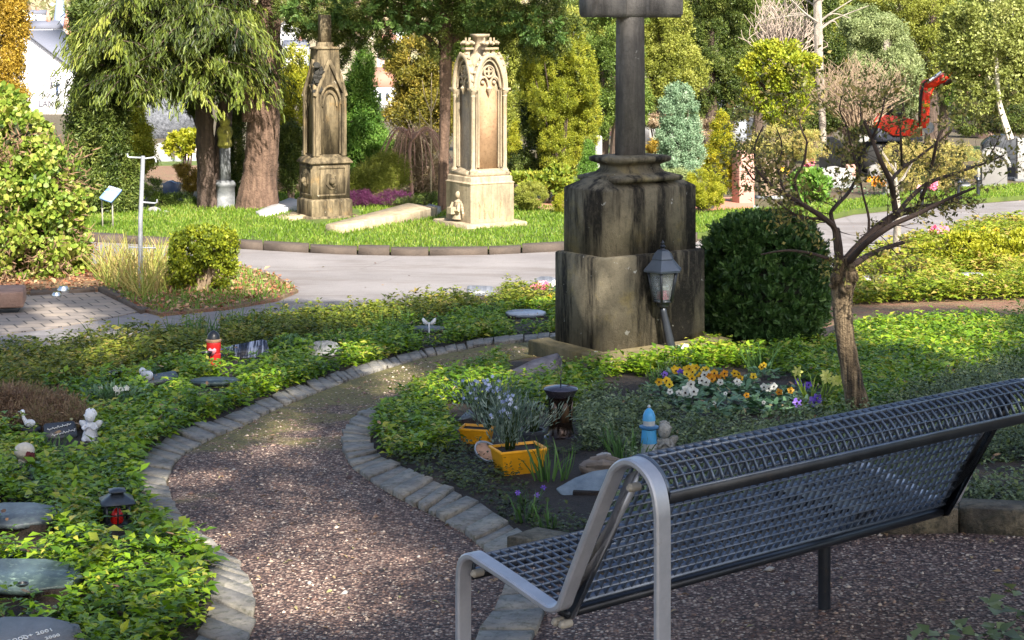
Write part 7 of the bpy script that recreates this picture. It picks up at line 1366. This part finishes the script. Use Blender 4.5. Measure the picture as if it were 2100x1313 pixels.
# stone rose and slate heart
c = G(1234, 975); t = thing('stone_rose', 'flat rounded grey brown stone with a small carved rose on top', 'ornament', c); gs = rough_mat('clay_stone', [(.14, .11, .09), (.3, .25, .21)], scale=9, bump=.8); q_ = mpp(c.y); pz = P(1234, 950, c.y).z
mb = MB(); mb.ball((c.x, c.y, pz-.02), (.105, .07, .045), 18, 10, .03); mb.tube([(c.x-.07, c.y-.04, pz), (c.x, c.y-.065, pz+.012), (c.x+.07, c.y-.04, pz+.004)], [.012, .022, .012], 8); mb.tube([(c.x-.05, c.y, pz+.018), (c.x+.02, c.y-.03, pz+.03), (c.x+.08, c.y, pz+.01)], [.01, .02, .01], 8); mb.box((c.x, c.y, (pz+c.z)/2-.03), (.12, .08, max(pz-c.z, .03))); mb.build('stone', gs, t, smooth=True)
mb = MB(); 
for k in range(7): a = k*.9; mb.ball((c.x+.008+.018*math.cos(a), c.y+.018*math.sin(a), pz+.038-.002*k), (.016, .016, .010), 8, 6, .1)
mb.build('rose', flatmat('rose_grey', (.35, .34, .33)), t, smooth=True)
plaque('slate_heart', 'pointed leaf shaped blue grey slate lying in the bed just behind the bench seat', 'grave plate', 1212, 1003, .30, .25, R(-8), .62, .014, rough_mat('heart_slate', [(.10, .13, .16), (.2, .24, .27), (.3, .34, .36)], scale=9, bump=.6, bscale=30, rough=.45), None, .03, shape=[(-.5, .0), (-.32, -.26), (-.05, -.46), (.22, -.5), (.5, -.42), (.55, .0), (.5, .40), (.3, .48), (.0, .40), (-.25, .24)])
plaque('grave_plate', 'small bluish triangular slate half hidden left of the smaller planter', 'grave plate', 950, 852, .14, .12, .4, .3, .02, slate, None, .05, shape=[(-.5, -.5), (.5, -.1), (.4, .5)])
# ---- plants in the beds
PL_ = [(1360, 800, 4, YF, .026, 'yellow pansies in front left of the flower bed near the reddish soil'), (1400, 775, 9, YF, .026, 'large group of yellow pansies at the back left of the flower bed'), (1440, 765, 4, YF, .024, 'yellow pansies right of the large yellow group'), (1418, 785, 4, YF, .026, 'bright yellow daffodil like flowers low in the middle'), (1470, 785, 7, OR, .026, 'orange yellow pansies behind the white ones'),
    (1520, 780, 4, YF, .024, 'pale yellow pansies right of the orange ones'), (1570, 765, 2, YF, .022, 'single yellow flower at the back right of the bed'), (1378, 778, 3, PF, .024, 'violet pansy between the yellow groups'), (1638, 805, 3, PF, .022, 'deep blue pansy left of the narcissus leaves'), (1650, 838, 4, PF, .030, 'large violet pansy at the foot of the narcissus leaves'), (1622, 822, 2, OR, .022, 'small orange flower left of the large violet pansy'),
    (1410, 820, 4, WF, .030, 'white pansies with black centres in the middle of the bed'), (1425, 800, 3, WF, .028, 'white pansies just above the black centred ones'), (1455, 782, 3, WF, .024, 'white flowers beside the orange pansies'), (1495, 800, 3, WF, .022, 'white flowers among dark leaves in the middle'), (1580, 808, 3, WF, .024, 'whitish flowers at the right of the bed'), (1375, 825, 2, WF, .020, 'small cream flowers low at the left'), (1550, 830, 1, OR, .018, 'tiny yellow flower among the broad leaves'), (1500, 835, 0, YF, .02, 'broad dark leaves without flowers in the bed centre'), (1460, 850, 0, YF, .02, 'broad dark leaves nearest the lighthouse'), (1535, 805, 0, YF, .02, 'broad dark leaves between white flowers'), (1590, 840, 0, YF, .02, 'broad dark leaves left of the large violet pansy')]
for x, y, n, m_, sz, lab in PL_: pansy(lab, x, y+14, n, .085, .10, m_, sz) if n else pansy(lab, x, y+14, 1, .085, .11, WF, .012, .06)
def tuft(label, x, ground, n, L, spread, mat, group='tufts of bulb leaves', fl=None, cat_='plant', w_=.009, name='bulb_leaves'):
    c = G(x, ground); t = thing(name, label, cat_, c, group); a = rng.uniform(0, 6.28, n); r_ = spread*np.sqrt(rng.uniform(0, 1, n)); pos = np.c_[c.x+r_*np.cos(a), c.y+r_*np.sin(a)*.6, np.full(n, c.z)]
    d = np.c_[np.cos(a)*.3, np.sin(a)*.3, np.ones(n)]+rng.normal(0, .16, (n, 3)); leaves('leaves', pos, d, rdir(n), L*rng.uniform(.6, 1.15, n), w_, rng.uniform(0, 1, n), mat, t, shape='blade')
    if fl:
        m_, fm, sz = fl; p2 = pos[:m_]+d[:m_]*L*.85; a5 = np.arange(6)*1.047
        for q in p2: leaves('flower', np.repeat(q[None], 6, 0), np.c_[np.cos(a5), rng.normal(-.3, .15, 6), np.sin(a5)], np.tile([0, -1, .3], (6, 1)), sz, sz*.5, rng.uniform(0, 1, 6), fm, t, shape='flat')
        for i in range(m_): mb = MB(); mb.tube([Vector(pos[i]), Vector(p2[i])], .003, 4); mb.build('stem', mat, t)
    return t
G_BLB = leaf_mat('bulb_leaf', [(.04, .10, .03), (.08, .17, .04), (.14, .26, .07)], trans=.25, big=4); G_NAR = leaf_mat('narcissus_leaf', [(.14, .24, .03), (.24, .34, .05), (.35, .42, .1)], trans=.3, big=4)
for x, y, n, L, sp, lab in ((390, 712, 60, .26, .16, 'bushy tuft of long bulb leaves at the road edge behind the red candle'), (450, 706, 60, .25, .16, 'second tuft of bulb leaves right behind the red candle'), (505, 694, 60, .25, .16, 'tuft of bulb leaves right of the two above the red candle'), (215, 722, 18, .26, .08, 'thin dark tuft standing up against the road left'), (575, 680, 14, .24, .1, 'sparse thin blades against the road above the black stone'), (690, 716, 26, .2, .12, 'tuft of blades behind the speckled stone'), (800, 684, 30, .2, .12, 'tuft of blades left of the white butterfly'), (845, 678, 22, .2, .1, 'small tuft just above the butterfly plate'), (98, 945, 22, .13, .05, 'fresh pale tuft below the dark slate with handwriting'), (1560, 765, 30, .22, .08, 'dark grass like tuft at the back of the flower bed'), (1345, 795, 16, .15, .04, 'pale green tuft beside the yellow pansies'), (1130, 990, 34, .2, .07, 'grassy tuft in the bare soil right of the yellow planter'), (1075, 1075, 20, .12, .05, 'small grassy tuft near the path edging'), (1125, 1090, 14, .11, .04, 'small tuft left of the slate heart point'), (1285, 955, 40, .2, .09, 'grassy tuft behind the stone rose'), (640, 730, 22, .12, .08, 'leafy tuft left of the speckled stone')):
    tuft(lab, x, y, n, L, sp, G_BLB)
tuft('clump of pale green narcissus leaves with greenish flowers by the pruned tree', 1672, 842, 34, .22, .06, G_NAR, None, (5, leaf_mat('green_petal', [(.4, .45, .08), (.6, .6, .2)], trans=.3), .035), 'flowers', .012, 'narcissus'); 
tuft('tiny blue grape hyacinths in the soil near the bench seat', 1082, 1050, 12, .10, .04, G_BLB, None, (3, PF, .014), 'flowers', .005, 'grape_hyacinth')
shrub('heather', 'wide dry brown heather cushion at the left edge behind the handwriting slate', 'bush', G(60, 880).y, [(30, 848, 70, 34, 0, .3), (100, 855, 56, 30, 0, .26), (140, 868, 30, 18, 0, .16), (-30, 845, 60, 36, 0, .3)], 9500, .05, leaf_mat('dry_heather', [(.09, .05, .035), (.18, .11, .075), (.27, .19, .12), (.16, .17, .06)], trans=.15, big=4), None, 'needle', sub=.3, nsub=50, up=1.2, stems=20)
shrub('small_plant', 'dark green leafy plant left of the speckled stone', 'plant', G(598, 735).y, [(598, 712, 26, 15, 0, .1)], 700, .035, G_PAN, None, 'leaf', stems=3); shrub('small_plant', 'small plant with white blue flowers right of the speckled stone', 'plant', G(705, 715).y, [(706, 698, 13, 9, 0, .05)], 260, .025, WF, None, 'leaf', stems=3)
c = G(230, 850); t = thing('flower_bowl', 'terracotta bowl with dark green leaves and white flowers above the angel', 'flower pot', c); mb = MB(); zt = lambda y: CAMZ-(y-HY)/F*c.y-c.z; mb.lathe([(.05, 0), (.075, zt(833)), (.083, zt(832)), (.083, zt(827)), (.07, zt(827)), (.06, zt(835))], c, 20); mb.build('bowl', plain('terracotta', (.36, .10, .05), .6), t, smooth=True)
bunch(t, c+UZ*zt(834), 300, .09, .085, G_PAN, 'leaf', .035, .016, 7, WF, .018)
pansy('dark red leaved plant below the pale round stone', 58, 968, 0+1, .06, .05, leaf_mat('burgundy', [(.12, .02, .03), (.25, .05, .06)], trans=.1), .03, .03, group=None, cat_='plant')
pansy('bright pink flowers in front of the curved grey stone near the cross', 1112, 618, 10, .15, .13, RF, .032, group='flowers near the curved grey stone'); pansy('small yellow flowers below the pink ones near the cross', 1120, 628, 4, .08, .06, YF, .026, group='flowers near the curved grey stone'); pansy('white flowers at the left edge of the cross plinth', 1140, 615, 4, .14, .05, WF, .026, group='flowers near the curved grey stone')
pansy('white roses on a thin stem at the right foot of the black post lantern', 1402, 740, 4, .10, .04, WF, .026, group=None)
pansy('large heap of pink and red flowers in the sunlit bed at the right', 1925, 500, 16, .17, .16, RF, .05, group='flowers in the sunlit bed'); pansy('yellow flowers right of the pink heap in the sunlit bed', 2028, 500, 9, .15, .14, YF, .045, group='flowers in the sunlit bed'); pansy('white flowers left of the pink heap in the sunlit bed', 1868, 505, 6, .12, .12, WF, .04, group='flowers in the sunlit bed'); pansy('white flowers before the white gravestone behind the pruned tree', 1640, 395, 12, .3, .3, WF, .07, group='flowers on distant graves'); pansy('red flowers on a grave behind the pruned tree', 1665, 365, 6, .3, .2, RF, .08, group='flowers on distant graves'); pansy('orange flowers far behind the left limbs of the pruned tree', 1612, 320, 8, .4, .3, OR, .10, group='flowers on distant graves')
plaque('grave_plate', 'pinkish grey flat stone in the sunlit bed directly right of the pruned trunk', 'grave plate', 1798, 570, .48, .16, .0, .16, .04, flatmat('lilac_stone', (.4, .35, .4)), 'flat stones in the sunlit bed', .09); plaque('grave_plate', 'pale flat stone further right in the sunlit bed', 'grave plate', 2006, 562, .50, .14, .0, .12, .04, flatmat('pale_slab', (.5, .5, .47)), 'flat stones in the sunlit bed', .09, shape=irr)
vase('small dark green pot standing in the sunlit bed at the right', 2065, 470, 500, 11, None)
